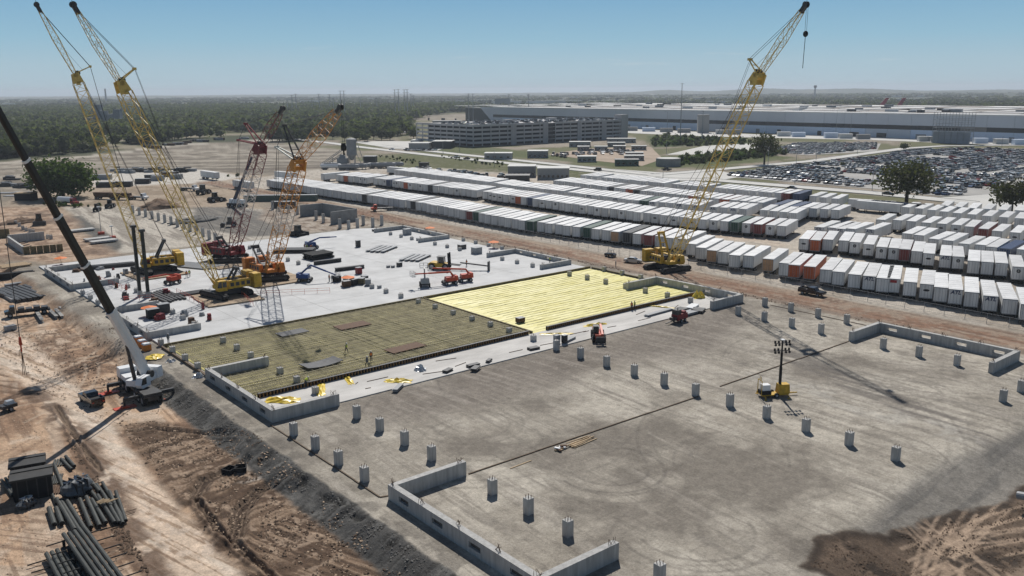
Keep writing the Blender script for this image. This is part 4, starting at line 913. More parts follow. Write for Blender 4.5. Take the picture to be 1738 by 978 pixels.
# ---- lifts
def boom_lift(label,p,rz,m,spec,basket=True,group=None):
    """spec: list of (length, elevation) for the arms"""
    th=thing('boom_lift',label,'boom lift',p,R(rz),group)
    mb=MB(); mb.box(0,0,.55,3.0,1.7,.35); part('chassis',mb,M_STEEL,th); put_wheels(th,[(x,s*1.0,.48) for x in (-1.15,1.15) for s in (-1,1)],W_LIFT)
    mb=MB(); mb.box(-.3,0,.92,2.6,1.9,.9,top=(.92,.9)); mb.box(-1.5,0,1.0,.7,2.0,1.1,top=(.9,.95)); part('turret',mb,m,th)
    P=Vector((-.9,0,1.9)); 
    for i,(L,e) in enumerate(spec):
        Q=P+Vector((math.cos(R(e))*L,0,math.sin(R(e))*L)); mb=MB(); w=.34-.05*i
        mb.bar(P,P.lerp(Q,.62),w,w*1.25); mb.bar(P.lerp(Q,.5),Q,w*.75,w*.95); part('arm',mb,m if i<2 else M_GREYP,th); P=Q
    if basket:
        mb=MB(); mb.box(P.x+.5,P.y,P.z-.55,.85,1.8,.08)
        for z in (0,.55):
            for a,b in (((.08,-.9),(.92,-.9)),((.92,-.9),(.92,.9)),((.92,.9),(.08,.9)),((.08,.9),(.08,-.9))): mb.bar((P.x+a[0],a[1],P.z+z),(P.x+b[0],b[1],P.z+z),.05)
        for xx in (.08,.92):
            for yy in (-.9,0,.9): mb.bar((P.x+xx,yy,P.z-.5),(P.x+xx,yy,P.z+.55),.05)
        part('work_basket',mb,M_GREYP,th)
    return th
zs=.33
boom_lift('blue boom lift with folded arms at the far left of the white slab',G(530,422,zs),-10,M_BLUE,((3.4,18),(5.0,-2)),False)
boom_lift('blue boom lift with its arm bent down, beside the orange crane',G(518,478,zs),-42,M_BLUE,((3.2,40),(6.2,-22)))
boom_lift('nearer red boom lift with a long level arm by the yellow forklift',G(763,483,zs),165,M_REDOR,((1.2,60),(8.6,2)))
boom_lift('farther red boom lift with a long level arm by the yellow forklift',G(789,478,zs),160,M_REDOR,((1.2,60),(8.2,6)))
boom_lift('grey boom lift with a short raised arm left of the two red lifts',G(721,486,zs),60,M_GREYP,((2.2,70),(1.6,20)),True)
boom_lift('red boom lift with low arm beside the rear yellow crane',G(293,482,zs),200,M_REDOR,((2.4,15),(6.2,2)))
# forklift (large yellow)
g=G(748,457,zs); th=thing('forklift','large yellow forklift with a black mast and long carried arm on the slab','forklift',g,R(-52))
mb=MB(); mb.prism([(-2.9,.7),(2.0,.7),(2.0,1.5),(.6,1.7),(-2.2,1.9),(-2.9,1.6)],-1.3,1.3); part('body',mb,M_YEL,th)
mb=MB()
for x_ in (-.6,1.0):
    for s in (-.85,.85): mb.bar((x_,s,1.6),(x_*.9,s,3.2),.12)
mb.box(.2,0,3.18,2.0,1.9,.12); cg=part('cab_frame',mb,M_STEEL,th); mb=MB(); mb.box(.2,0,1.75,1.3,1.5,1.3); part('cab_window',mb,M_GLASS,cg)
mb=MB()
for s in (-.7,.7): mb.bar((2.35,s,.4),(2.2,s,4.3),.28,.36)
for z in (1.4,2.8,4.2): mb.bar((2.3,-.7,z),(2.3,.7,z),.2)
part('mast',mb,M_BLACK,th); 
for s in (-.6,.6): mb=MB(); mb.bar((2.6,s,1.4),(5.2,s,1.2),.28,.18); part('fork',mb,M_STEEL,th)
put_wheels(th,[(x,s*1.15,.85) for x in (-1.9,1.6) for s in (-1,1)],W_FORK)
g2=G(800,455,zs); mb=MB(); mb.bar((0,-.5,1.9),(7,-.4,1.2),.3); mb.bar((0,.5,1.7),(7,.5,1.0),.3)
for k in range(5): mb.bar((k*1.6,-.5,1.85-k*.16),(k*1.6+.6,.5,1.6-k*.16),.16)
mb.box(7.1,0,0,.4,1.6,2.3); solo('lifting_frame',mb,M_STEEL,'dark steel frame lifted in front of the yellow forklift','frame',(g[0]+3.4,g[1]-3.9,zs),R(-48))
# red telehandler on the white strip edge
def tractor(label,p,rz,m):
    th=thing('telehandler',label,'telehandler',p,R(rz)); mb=MB(); mb.box(0,0,.8,4.4,1.5,.7,top=(.95,.9)); part('chassis',mb,m,th)
    mb=MB(); mb.prism([(-.7,1.4),(.8,1.4),(.7,2.7),(-.5,2.75)],-.95,.05); cb=part('cab',mb,M_STEEL,th); mb=MB(); mb.prism([(-.55,1.7),(.85,1.7),(.74,2.55),(-.4,2.6)],-.97,.07); part('window',mb,M_GLASS,cb)
    mb=MB(); mb.bar((-2.0,.55,2.3),(2.6,.55,1.6),.38,.46); mb.bar((1.8,.55,1.7),(3.3,.55,1.1),.28,.34); part('telescopic_arm',mb,m,th)
    mb=MB(); mb.box(3.4,.2,.5,.15,1.8,1.0); mb.bar((3.4,-.3,.55),(4.5,-.3,.5),.14); mb.bar((3.4,.7,.55),(4.5,.7,.5),.14); part('fork_carriage',mb,M_STEEL,th)
    mb=MB(); mb.box(-2.0,-.3,1.3,1.1,1.2,.6); part('engine_cover',mb,m,th)
    put_wheels(th,[(x,s*.95,.75) for x in (-1.5,1.5) for s in (-1,1)],wheel_mesh(.75,.45,'tractor_wheel')); return th
tractor('red telehandler parked on the edge of the white strip facing the viewer',G(1015,577),-130,M_REDOR)
# red power unit by the right end of the strip
g=G(1153,546); th=thing('power_trailer','dark red power unit with hoses at the right end of the white strip','machine',g,R(5))
mb=MB(); mb.box(0,0,.6,3.4,1.6,1.1,top=(.96,.92)); part('housing',mb,M_RED,th); mb=MB(); mb.box(-1.9,0,.7,1.2,1.2,.5); mb.bar((-2.4,0,.6),(-4.2,.2,.4),.15); part('tow_frame',mb,M_STEEL,th)
mb=MB(); mb.box(-1.0,0,1.7,1.3,1.3,.9); mb.bar((-1.4,-.5,2.5),(-1.4,-.5,3.2),.12); part('engine_block',mb,M_STEEL,th); mb=MB(); mb.box(.9,0,1.7,.9,1.2,.35); part('lid',mb,M_RED,th)
put_wheels(th,[(x,s*.85,.36) for x in (-.6,.6) for s in (-1,1)],W_CAR)
# light tower
g=G(1318,672); th=thing('light_tower','mobile light tower with a tall black mast of lamps on a yellow trailer base','light tower',(g[0],g[1],0),R(-30))
mb=MB(); mb.box(-.5,0,.35,4.2,1.5,.14); mb.bar((1.6,0,.4),(3.2,0,.35),.14); part('trailer_frame',mb,M_YEL,th)
mb=MB(); mb.box(.9,0,.5,1.7,1.35,1.35,top=(.9,.85)); part('winch_cover',mb,M_YEL,th)
mb=MB(); mb.box(-1.9,0,.5,1.5,1.3,.55); part('battery_box',mb,M_BLACK,th); mb=MB(); mb.box(-1.85,0,1.06,1.15,1.0,.85); part('generator',mb,M_WHITE,th)
mb=MB()
for s in (-.65,.65): mb.bar((-2.7,s,.4),(-2.7,s,2.6),.08)
mb.bar((-2.7,-.65,2.6),(-2.7,.65,2.6),.08); mb.bar((-2.7,-.3,2.6),(-2.7,-.3,3.2),.06); mb.bar((-2.7,.1,2.6),(-2.7,.1,3.2),.06); part('guard_frame',mb,M_YEL,th)
mb=MB(); mb.box(.4,0,1.8,.32,.32,2.6); mb.box(.4,0,4.3,.25,.25,2.3); mb.box(.4,0,6.5,.18,.18,2.1); part('mast',mb,M_BLACK,th)
for r_ in (0,1):
    mb=MB(); mb.bar((-.75,0,6.9+r_*1.15),(1.55,0,6.9+r_*1.15),.1); ba=part('lamp_bar',mb,M_STEEL,th)
    for q in (-.7,-.15,.95,1.5):
        mb=MB(); mb.tube((q,0,6.62+r_*1.15),(q,-.2,6.7+r_*1.15),.13,.19,n=10); mb.box(q,.05,6.85+r_*1.15,.22,.2,.42); part('lamp',mb,M_BLACK,ba)
mb=MB(); mb.box(.4,0,8.55,.5,.7,.06); part('mast_cap',mb,M_WHITE,th)
for (x_,s) in ((-2.4,-1.5),(-2.4,1.5),(1.2,-1.5),(1.2,1.5)):
    mb=MB(); mb.bar((x_,s*.5,.42),(x_,s,.42),.1); mb.bar((x_,s,.42),(x_,s,.04),.08); mb.box(x_,s,.0,.35,.35,.05); part('stabiliser_leg',mb,M_YEL,th)
put_wheels(th,[(-.4,s*.8,.36) for s in (-1,1)],W_CAR)
# ---------------------------------------------------------------- box trailers
M_TW=mat('trailer_white',(0.68,0.685,0.68),.5,var=.13,scale=.5,rnd=.12,spec=.35,stretch=(1,1,.4)); M_TROOF=mat('trailer_roof_white',(0.70,0.70,0.695),.55,var=.14,scale=.3,rnd=.12)
M_TCOL={'orange':mat('trailer_orange',(.45,.10,.03),.55,var=.15),'red':mat('trailer_dark_red',(.20,.045,.04),.6,var=.15),'blue':mat('trailer_blue',(.035,.06,.13),.5,var=.15),'green':mat('trailer_green',(.02,.07,.05),.5,var=.15),'dark':mat('trailer_black',(.03,.032,.036),.5,var=.15),'tan':mat('trailer_tan',(.45,.27,.15),.6,var=.25,scale=1),'grey':mat('trailer_grey',(.30,.31,.32),.5,var=.1)}
TL,TW,TZ0,TZ1=16.1,2.6,1.15,4.1
def tbox(L=TL):
    mb=MB(); mb.box(L/2+.04,0,TZ0,L-.08,TW,TZ1-TZ0-.03); return mb.mesh('box_body',[M_TW])
ME_BOX=tbox(); mb=MB(); mb.box(TL/2,0,TZ1-.03,TL+.02,TW+.04,.06)
for k in range(8): mb.box(1.0+k*2.0,0,TZ1+.02,.12,TW-.1,.035)
ME_ROOF=mb.mesh('trailer_roof',[M_TROOF])
mb=MB(); 
for s in (-1,1): mb.box(-.0,s*1.25,TZ0-.05,.12,.12,TZ1-TZ0+.02)
mb.box(0,0,TZ1-.14,.12,2.4,.1); mb.box(0,0,TZ0-.1,.12,2.6,.14); ME_FRAME=mb.mesh('rear_frame',[M_GREYP])
mb=MB(); mb.box(-.01,0,TZ0+.06,.06,1.16,TZ1-TZ0-.24); mb.mi=1
for yy in (-.3,.3): mb.box(-.05,yy,TZ0+.1,.03,.05,TZ1-TZ0-.35)
ME_DOOR=mb.mesh('rear_door',[M_TW,M_GREYP])
mb=MB(); mb.box(.25,0,.45,.12,2.3,.14); mb.box(.3,-.7,.45,.08,.08,.7); mb.box(.3,.7,.45,.08,.08,.7); ME_BUMP=mb.mesh('rear_bumper',[M_STEEL])
mb=MB()
for s in (-.9,.9): mb.box(TL-3.2,s,.0,.18,.18,1.2); mb.box(TL-3.2,s,0,.5,.4,.06)
mb.bar((TL-3.2,-.9,.7),(TL-3.2,.9,.7),.08); ME_LEGS=mb.mesh('landing_gear',[M_STEEL])
mb=MB(); mb.box(2.6,0,.75,3.4,.9,.4); mb.box(TL/2+1.5,0,.95,TL-4,.5,.2); ME_RAIL=mb.mesh('slider_frame',[M_STEEL])
W_TR=wheel_mesh(.5,.56,'trailer_wheel')
def text_mesh(txt,size,m,name,shear=0.0):
    cu=bpy.data.curves.new('lettering','FONT'); cu.body=txt; cu.size=size; cu.align_x='CENTER'; cu.align_y='CENTER'; cu.extrude=.012; cu.shear=shear; cu.offset=.03*size
    o=bpy.data.objects.new('lettering',cu); COL.objects.link(o); dg=bpy.context.evaluated_depsgraph_get(); me=bpy.data.meshes.new_from_object(o.evaluated_get(dg)); bpy.data.objects.remove(o); bpy.data.curves.remove(cu)
    me.name=name; me.materials.clear(); me.materials.append(m); return me
M_LETB=mat('dark_blue_print',(.02,.035,.10),.5,var=.1); M_LETK=mat('black_print',(.03,.03,.035),.5,var=.1); M_LETR=mat('red_print',(.32,.03,.03),.5,var=.1)
ME_ATL=text_mesh('ATL',1.05,M_LETB,'lettering',.2); ME_ATLS=text_mesh('ATL',2.0,M_LETK,'side_lettering')
mb=MB()
for k in range(16):
    a=2*math.pi*k/16; b=2*math.pi*(k+1)/16; mb.add([(-.0,math.cos(a)*.42,math.sin(a)*.42),(0,math.cos(b)*.42,math.sin(b)*.42),(0,math.cos(b)*.2,math.sin(b)*.2),(0,math.cos(a)*.2,math.sin(a)*.2)],[(3,2,1,0)])
mb.box(0,0,-.06,.01,.5,.12); ME_BADGE=mb.mesh('round_emblem',[M_LETK])
mb=MB()
for k in range(14):
    a=2*math.pi*k/14; mb.v.append((0,math.cos(a)*.62,math.sin(a)*.24))
mb.f.append(tuple(range(13,-1,-1))); mb.m.append(0); ME_OVAL=mb.mesh('oval_emblem',[M_LETK])
mb=MB(); mb.box(0,0,-.3,.012,1.3,.6); ME_SIGNR=mb.mesh('red_panel',[M_LETR])
ME_ALT={}
def alt(me,col,which=0):
    k=(me.name,col)
    if k not in ME_ALT:
        c=me.copy(); c.name=me.name; c.materials[which]=M_TCOL[col]; ME_ALT[k]=c
    return ME_ALT[k]
ROT_T=Matrix(((0,0,-1,0),(-1,0,0,0),(0,1,0,0),(0,0,0,1)))
NTR=[0]; TRAILER_XY=[]
def trailer(x,y,deg,label,group,colr=None,deco=None,detail=2,front=False,rear=None):
    """rear end at x,y, nose towards deg"""
    if front: deg=deg+180; x-=math.cos(R(deg))*TL; y-=math.sin(R(deg))*TL
    th=thing('box_trailer',label,'trailer',(x,y,0),R(deg),group); NTR[0]+=1; TRAILER_XY.append((x+math.cos(R(deg))*8,y+math.sin(R(deg))*8))
    whole = colr and colr!='tan' and (rear is None)
    link('box_body',alt(ME_BOX,colr) if whole else ME_BOX,th); link('trailer_roof',alt(ME_ROOF,colr) if (whole and colr in ('blue','green','dark')) else ME_ROOF,th)
    if detail>=1:
        for s in (-.6,.6):
            o=link('rear_door',alt(ME_DOOR,colr) if colr else ME_DOOR,th); o.location=(0,s,0)
        link('rear_bumper',ME_BUMP,th)
        for x_ in (1.8,3.1):
            for s in (-1,1): o=link('wheel',W_TR,th); o.location=(x_,s*.98,.5)
    if detail>=2: link('rear_frame',ME_FRAME,th); link('landing_gear',ME_LEGS,th); link('slider_frame',ME_RAIL,th)
    if deco=='atl': o=link('lettering',ME_ATL,th); o.matrix_local=Matrix.Translation((-.085,0,TZ1-.62))@ROT_T
    if deco=='round': o=link('round_emblem',ME_BADGE,th); o.location=(-.085,0,TZ1-1.0)
    if deco=='oval': o=link('oval_emblem',ME_OVAL,th); o.location=(-.085,0,TZ1-1.3)
    if deco=='red': o=link('red_panel',ME_SIGNR,th); o.location=(-.085,0,TZ1-.55)
    if deco=='side':
        o=link('side_lettering',ME_ATLS,th); o.matrix_local=Matrix.Translation((TL*.45,TW/2+.02,2.7))@Matrix(((-1,0,0,0),(0,0,1,0),(0,1,0,0),(0,0,0,1)))
    return th
def row(pts,deg,label,group,step=3.6,jit=.25,skip=0.03,special=None,detail=2,decos=(None,),deg2=None,gaps=()):
    """a row of rears along the line of photograph places pts"""
    q=[G(*p)[:2] for p in pts]; acc=[0]
    for a,b in zip(q[:-1],q[1:]): acc.append(acc[-1]+math.hypot(b[0]-a[0],b[1]-a[1]))
    n=int(acc[-1]/step)+1; out=[]
    for k in range(n):
        d=k*step
        i=max(j for j in range(len(acc)) if acc[j]<=d+1e-6); i=min(i,len(q)-2); t=(d-acc[i])/(acc[i+1]-acc[i])
        x=q[i][0]+(q[i+1][0]-q[i][0])*t; y=q[i][1]+(q[i+1][1]-q[i][1])*t
        if random.random()<skip or any(a<=k/n<=b for a,b in gaps): continue
        out.append((x+random.uniform(-jit,jit)*2,y+random.uniform(-.12,.12)))
    # coloured ones: nearest slot to each given place
    spec={}
    for (px_,py_,c,lab) in (special or ()):
        gx,gy,_=G(px_,py_); free=[j for j in range(len(out)) if j not in spec]
        if free: j=min(free,key=lambda j:math.hypot(out[j][0]-gx,out[j][1]-gy)); spec[j]=(c,lab)
    for j,(x,y) in enumerate(out):
        dg=deg+random.uniform(-1.2,1.2) if deg2 is None else deg+(deg2-deg)*j/max(1,len(out)-1)+random.uniform(-1,1)
        if j in spec:
            c,lab=spec[j]; trailer(x,y,dg,lab,group,colr=c,detail=detail)
        else:
            dc=random.choice(decos); trailer(x,y,dg,'white box trailer%s, %s %s'%({None:'','atl':' lettered in blue','round':' with round emblem','oval':' with oval emblem'}[dc],ordw(j+1),label),group,deco=dc,detail=detail)
    return out
FR=20
row(((1155,431),(1000,411),(880,395),(700,360),(560,339),(450,320)),FR,"left of the lone crane along the fence",'trailers along the haul road fence',step=3.55,skip=.02,
    special=((1092,426,'red','dark red box trailer a few places left of the lone yellow crane'),(1062,421,'dark','white-roofed trailer with an open black rear left of the dark red trailer'),(1032,418,'tan','box trailer with rusty tan doors left of the dark red trailer'),(985,410,'green','box trailer with dark green doors in the fence row'),(895,398,'green','dark green box trailer in the fence row, farther left'),(795,378,'red','box trailer with dark red doors far along the fence row'),(805,380,'green','box trailer with green doors next to dark red doors far along the fence row'),(700,360,'dark','box trailer with black doors where the fence row begins to thin'),(620,347,'dark','box trailer with black doors near the far left of the fence row')),detail=2)
front=[(1172,440,None,None),(1188,447,None,None),(1207,452,'tan',None),(1226,455,None,None),(1245,461,None,None),(1269,462,None,None),(1302,468,'tan',None),(1330,476,None,None),(1346,479,'orange',0),(1372,482,'orange',1),(1400,488,None,None),(1421,492,None,None),(1448,497,None,None),(1473,500,None,'atl'),(1496,504,None,None),(1514,505,None,'red'),(1542,511,None,None),(1570,515,None,'oval'),(1594,521,None,None),(1619,525,None,'atl'),(1646,530,None,None),(1678,537,None,'atl'),(1711,543,None,None),(1742,553,None,None)]
olab=('white trailer with an orange side just left of the orange trailer in the fence row','orange box trailer with a white roof in the fence row')
ntan=0; natl=0; nplain=0
TANL=('box trailer with rusty tan doors third to the right of the lone yellow crane','box trailer with rusty tan doors farther right of the lone yellow crane'); ATLF=('white box trailer lettered ATL on its doors, the leftmost so lettered in the fence row','white box trailer lettered ATL on its doors, middle one in the right fence row','white box trailer lettered ATL over a red strip, rightmost so lettered in the fence row')
for (px_,py_,c,d) in front:
    x,y,_=G(px_,py_); dg=FR+random.uniform(-1.5,1.5)+4.5*min(1,max(0,(px_-1200)/300))
    if c=='tan': trailer(x,y,dg,TANL[ntan],'trailers along the haul road fence',colr='tan'); ntan+=1
    elif c=='orange': trailer(x,y,dg,olab[d],'trailers along the haul road fence',colr='orange',rear=None if d else True)
    elif d=='atl': trailer(x,y,dg,ATLF[natl],'trailers along the haul road fence',deco='atl'); natl+=1
    elif d=='red': trailer(x,y,dg,'white box trailer with a red panel on its doors in the fence row','trailers along the haul road fence',deco='red')
    elif d=='oval': trailer(x,y,dg,'white box trailer with a dark oval on its doors in the fence row','trailers along the haul road fence',deco='oval')
    else: nplain+=1; trailer(x,y,dg,'plain white box trailer, %s plain one right of the lone crane along the fence'%ordw(nplain),'trailers along the haul road fence')
# second row and the one nose to nose with it
row(((573,311),(651,319),(705,327),(800,339),(870,350),(942,361),(1045,376),(1115,385),(1205,396),(1290,404),(1341,408)),FR,"from the left in the second row",'trailers in the second row',step=3.6,skip=.07,
    special=((590,313,'orange','orange-doored trailer at the far left of the second row'),(688,325,'orange','orange-doored trailer in the left half of the second row'),(725,331,'dark','dark-doored trailer in the left half of the second row'),(660,321,'blue','blue box trailer in the left part of the second row'),(880,352,'orange','orange-doored trailer near the middle of the second row'),(900,354,'blue','blue box trailer near the middle of the second row'),(1240,400,'green','green-doored trailer at the right part of the second row'),(1293,405,'red','dark red box trailer at the right end of the second row')),decos=(None,None,None,'round','oval'))
row(((672,302),(760,314),(870,331),(958,342)),FR,"from the left in the short third row",'trailers in the short third row',step=3.5,skip=.05,detail=1)
row(((968,344),(1082,359),(1140,364),(1195,370),(1295,377),(1345,383)),FR,"from the left in the row behind the second",'trailers just behind the second row',step=3.5,skip=.06,detail=1,
    special=((1090,360,'green','green-doored trailer in the row just behind the second row'),),decos=(None,None,None,'atl'))
row(((944,322),(1042,335),(1157,349),(1230,357),(1304,365),(1366,373),(1432,378)),FR-4,"from the left in the fourth row",'trailers in the fourth row',step=3.6,skip=.05,detail=2,
    special=((1034,335,'dark','dark blue box trailer in the left of the fourth row'),(1066,338,'orange','orange-doored trailer in the fourth row'),(1076,339,'dark','black-doored trailer beside the orange doors in the fourth row'),(1176,352,'orange','red-orange box trailer in the middle of the fourth row behind the crane boom'),(1225,357,'orange','red-orange box trailer in the fourth row right of the crane boom'),(1308,366,'blue','dark blue box trailer at the right of the fourth row'),(1342,370,'blue','second dark blue box trailer at the right of the fourth row')))
row(((990,312),(1090,323),(1200,334),(1305,344),(1352,347)),FR-6,"from the left in the rearmost row",'trailers in the rearmost row',step=3.5,skip=.06,detail=1,special=((1360,349,'blue','blue flat-topped trailer at the right end of the rearmost row'),(1371,350,'red','dark red trailer at the right end of the rearmost row')))
row(((1378,351),(1425,357)),FR-4,"in the short run beside the rearmost row",'trailers in the short run',step=5,detail=1)
# right cluster
seq=[(1363,431,None,'oval'),(1382,433,'orange',None),(1403,432,None,None),(1430,434,None,None),(1449,437,None,'round'),(1472,441,None,'oval'),(1494,446,None,'round'),(1515,448,None,'round'),(1533,450,'red',None),(1554,454,None,None),(1574,458,None,'oval'),(1602,462,None,'atl'),(1624,464,None,'round'),(1650,472,None,None),(1673,474,None,None),(1697,476,None,None),(1726,483,None,'round'),(1752,488,None,None)]
LL=('white box trailer with oval emblem at the left end of the widely spaced row','orange-doored box trailer second from the left in the widely spaced right row')
for i,(px_,py_,c,d) in enumerate(seq):
    x,y,_=G(px_,py_); lab='plain white box trailer, %s from the left in the widely spaced right row'%ordw(i+1)
    if i==0: lab=LL[0]
    elif c=='orange': lab=LL[1]
    elif c=='red': lab='short dark red trailer in the widely spaced row on the right'
    elif d=='atl': lab='white box trailer lettered ATL in the widely spaced row on the right'
    elif d: lab='white box trailer with %s emblem, %s from the left in the widely spaced right row'%(d,ordw(i+1))
    trailer(x,y,FR+3.5+random.uniform(-1,1.5),lab,'trailers in the widely spaced right row',colr=c,deco=d)
for (px_,py_,d) in ((1388,409,'atl'),(1410,410,None),(1424,412,'atl'),(1442,412,None),(1474,413,'atl')):
    x,y,_=G(px_,py_); trailer(x,y,11+random.uniform(-2,2),'white box trailer %s at px order %s behind the widely spaced right row'.replace(' at px order',',')%('lettered ATL' if d else 'without lettering',{1388:'first',1410:'second',1424:'third',1442:'fourth',1474:'last'}[px_]),'trailers behind the right row',deco=d)
for (px_,py_,c) in ((1537,421,None),(1557,424,None),(1582,431,None),(1606,434,None),(1633,440,None),(1661,442,None),(1680,446,None),(1703,449,'blue'),(1732,451,None),(1760,455,None)):
    x,y,_=G(px_,py_); trailer(x,y,10+random.uniform(-2,2),'blue box trailer with a blue roof in the slanted right row' if c else 'white box trailer, %s from the left in the slanted right row'%ordw(1+sum(q<px_ for q in (1537,1557,1582,1606,1633,1661,1680,1703,1732,1760))),'trailers in the slanted right row',colr=c)
row(((1494,395),(1540,397),(1568,401),(1618,404),(1655,411),(1690,416),(1740,422)),14,"from the left in the right block's third row",'trailers in the third right row',step=4.4,skip=.04,special=((1675,413,'red','dark red box trailer in the third row of the right block'),),decos=(None,None,'oval'))
row(((1535,372),(1575,376),(1612,382),(1660,387),(1740,394)),14,"from the left in the right block's fourth row",'trailers in the fourth right row',step=4.6,detail=1)
row(((1600,369),(1650,374),(1740,379)),16,"from the left in the right block's last row",'trailers in the last right row',step=4.6,detail=1)
for (px_,py_,c,dg,lab) in ((1440,356,None,-76,'long white trailer parked sideways below the big oak'),(1530,366,None,95,'white box trailer standing right of the oak trunk'),(1556,366,'blue',95,'dark blue trailer standing right of the oak trunk'),(1570,367,'dark',95,'black trailer beside the dark blue one, right of the oak trunk'),(708,299,None,-80,'white trailer lettered ATL on its side, beyond the second row')):
    x,y,_=G(px_,py_); trailer(x,y,dg,lab,'trailers parked apart',colr=c,deco='side' if 'ATL' in lab else None)
x,y,_=G(1440,360); 
for (px_,py_,dg,c,lab) in ((660,296,-80,'red','grey trailer with a red front beyond the second row'),(548,309,10,None,'white trailer alone left of the second row'),(400,320,-86,None,'white box trailer parked sideways behind the red crane'),(345,303,-85,None,'white box trailer parked sideways at the pale yard'),(470,304,-80,None,'dusty white trailer behind the orange crane'),(470,316,-80,None,'white long trailer by the end of the fence row')):
    x,y,_=G(px_,py_); trailer(x,y,dg,lab,'trailers parked apart',colr=c,rear=True if c else None)
# fence between haul road and trailers
fa=G(600,349); fb=G(1770,570); nx=72
fth=thing('wire_fence','wire mesh fence on thin posts along the trailers and the haul road','fence',(171.8,60,0),R(90)); LF=250
for k in range(63):
    mb=None
    if k==0:
        m_=MB(); m_.bar((0,0,0),(0,0,2.1),.07); PST=m_.mesh('post',M_GREYP)
        m_=MB(); m_.box(2,0,2.02,3.95,.05,.05); m_.box(2,0,.3,3.95,.04,.04)
        for q in range(10): m_.bar((.1+q*.4,0,.3),(.1+q*.4+.38,0,2.0),.014); m_.bar((.1+q*.4+.38,0,.3),(.1+q*.4,0,2.0),.014)
        PNL=m_.mesh('mesh_panel',M_GREYP)
    o=link('post',PST,fth); o.location=(k*4.0-18,0,0); o=link('mesh_panel',PNL,fth); o.location=(k*4.0-18,0,0)
print('TRAILERS',NTR[0])
# ---------------------------------------------------------------- roads
M_ROAD=mat('road_concrete',(0.54,0.53,0.50),.85,var=.10,scale=.08,detail=6); M_ASPH=mat('car_park_asphalt',(0.36,0.35,0.33),.9,var=.18,scale=.06,detail=6); M_PAINT=mat('road_paint',(.75,.75,.72),.7,var=.08)
M_PAINTY=mat('road_paint_yellow',(.6,.42,.06),.7,var=.1); M_KERB=mat('kerb_concrete',(.38,.37,.35),.85,var=.12)
def strip(name,pts,w,z0,z1,m,kind='structure',parent=None):
    mb=MB(); P=[Vector((x,y,0)) for x,y in pts]; n=len(P); L=[];Rr=[]
    for i in range(n):
        d=(P[min(n-1,i+1)]-P[max(0,i-1)]).normalized(); q=Vector((-d.y,d.x,0))*w/2; L.append(P[i]+q); Rr.append(P[i]-q)
    for i in range(n-1):
        a,b,c,d=Rr[i],Rr[i+1],L[i+1],L[i]; V=[(p.x,p.y,z) for z in (z0,z1) for p in (a,b,c,d)]
        mb.add(V,[(4,5,6,7),(0,1,5,4),(2,3,7,6)])
    mb.add([(p.x,p.y,z) for z in (z0,z1) for p in (Rr[0],L[0])],[(1,0,2,3)]); mb.add([(p.x,p.y,z) for z in (z0,z1) for p in (Rr[-1],L[-1])],[(0,1,3,2)])
    return struct(name,mb,m,parent,kind) if kind else part(name,mb,m,parent)
def offset(pts,d):
    P=[Vector((x,y,0)) for x,y in pts]; n=len(P); o=[]
    for i in range(n):
        t=(P[min(n-1,i+1)]-P[max(0,i-1)]).normalized(); o.append((P[i].x-t.y*d,P[i].y+t.x*d))
    return o
def dashes(pts,w,z,m,on=3.0,off=9.0,name='lane_marking'):
    mb=MB(); P=[Vector((x,y,0)) for x,y in pts]
    for a,b in zip(P[:-1],P[1:]):
        L=(b-a).length; d=(b-a)/L; k=0.0
        while k<L-on:
            p=a+d*k; q=a+d*(k+on); s=Vector((-d.y,d.x,0))*w/2; mb.add([(v.x,v.y,z) for v in (p-s,q-s,q+s,p+s)],[(0,1,2,3)]); k+=on+off
    struct(name,mb,m)
def road(pts,w,name='road',z=.16):
    strip(name,pts,w,-.3,z,M_ROAD)
    for s in (-1,1): strip('edge_line',offset(pts,s*(w/2-.6)),.2,z-.05,z+.012,M_PAINT); strip('kerb',offset(pts,s*(w/2+.17)),.3,-.3,z+.12,M_KERB)
    dashes(pts,.22,z+.012,M_PAINT)
hw_n=PP((470,233),(560,243),(600,248.5),(680,258),(760,267),(869,278),(970,287.5),(1065,297.5),(1110,302))
hw_f=PP((640,247),(710,254.5),(785,263),(869,271.5),(995,285),(1045,290.5),(1110,297))
road(hw_n,9.5,'highway'); road(hw_f,9.0,'highway')
per=PP((1110,304),(1216,306.5),(1300,313.5),(1480,328),(1600,340),(1650,345)); road(per,11,'road',z=.18)
upr=PP((1115,297),(1200,290),(1377,274),(1460,262.5),(1534,252.5),(1604,248),(1738,247),(1800,247)); road(upr,9,'road',z=.2)
def flat(name,pts,z,m): mb=MB(); P=list(pts); a=sum(P[i][0]*P[(i+1)%len(P)][1]-P[(i+1)%len(P)][0]*P[i][1] for i in range(len(P))); P=P if a>0 else P[::-1]; mb.poly(P,-.3,z); struct(name,mb,m)
flat('junction_pavement',PP((1035,287),(1120,293),(1225,291),(1260,300),(1225,306),(1120,309),(1060,303)),.145,M_ROAD)
LOT=PP((1218,299),(1300,288),(1480,265),(1540,256),(1620,252.5),(1760,254),(1800,330),(1690,330),(1600,334),(1500,322.5),(1400,314))
flat('car_park',LOT,.135,M_ASPH)
LOT2=PP((1300,258),(1345,244.5),(1495,244),(1488,257),(1370,264))
flat('car_park',LOT2,.135,M_ASPH)
flat('pavement',PP((1590,336),(1700,329),(1800,330),(1800,378),(1690,366),(1640,353)),.125,M_ROAD)
flat('pavement',PP((1130,263),(1195,248),(1300,242.5),(1325,256),(1290,263),(1200,262.5)),.13,M_ROAD)
flat('pavement',PP((1065,226),(1200,232),(1480,238),(1738,248),(1738,243.5),(1480,231),(1300,229),(1065,219)),.12,M_ROAD)
flat('pavement',PP((590,240),(705,240),(760,250),(735,258),(660,252)),.11,M_ROAD)
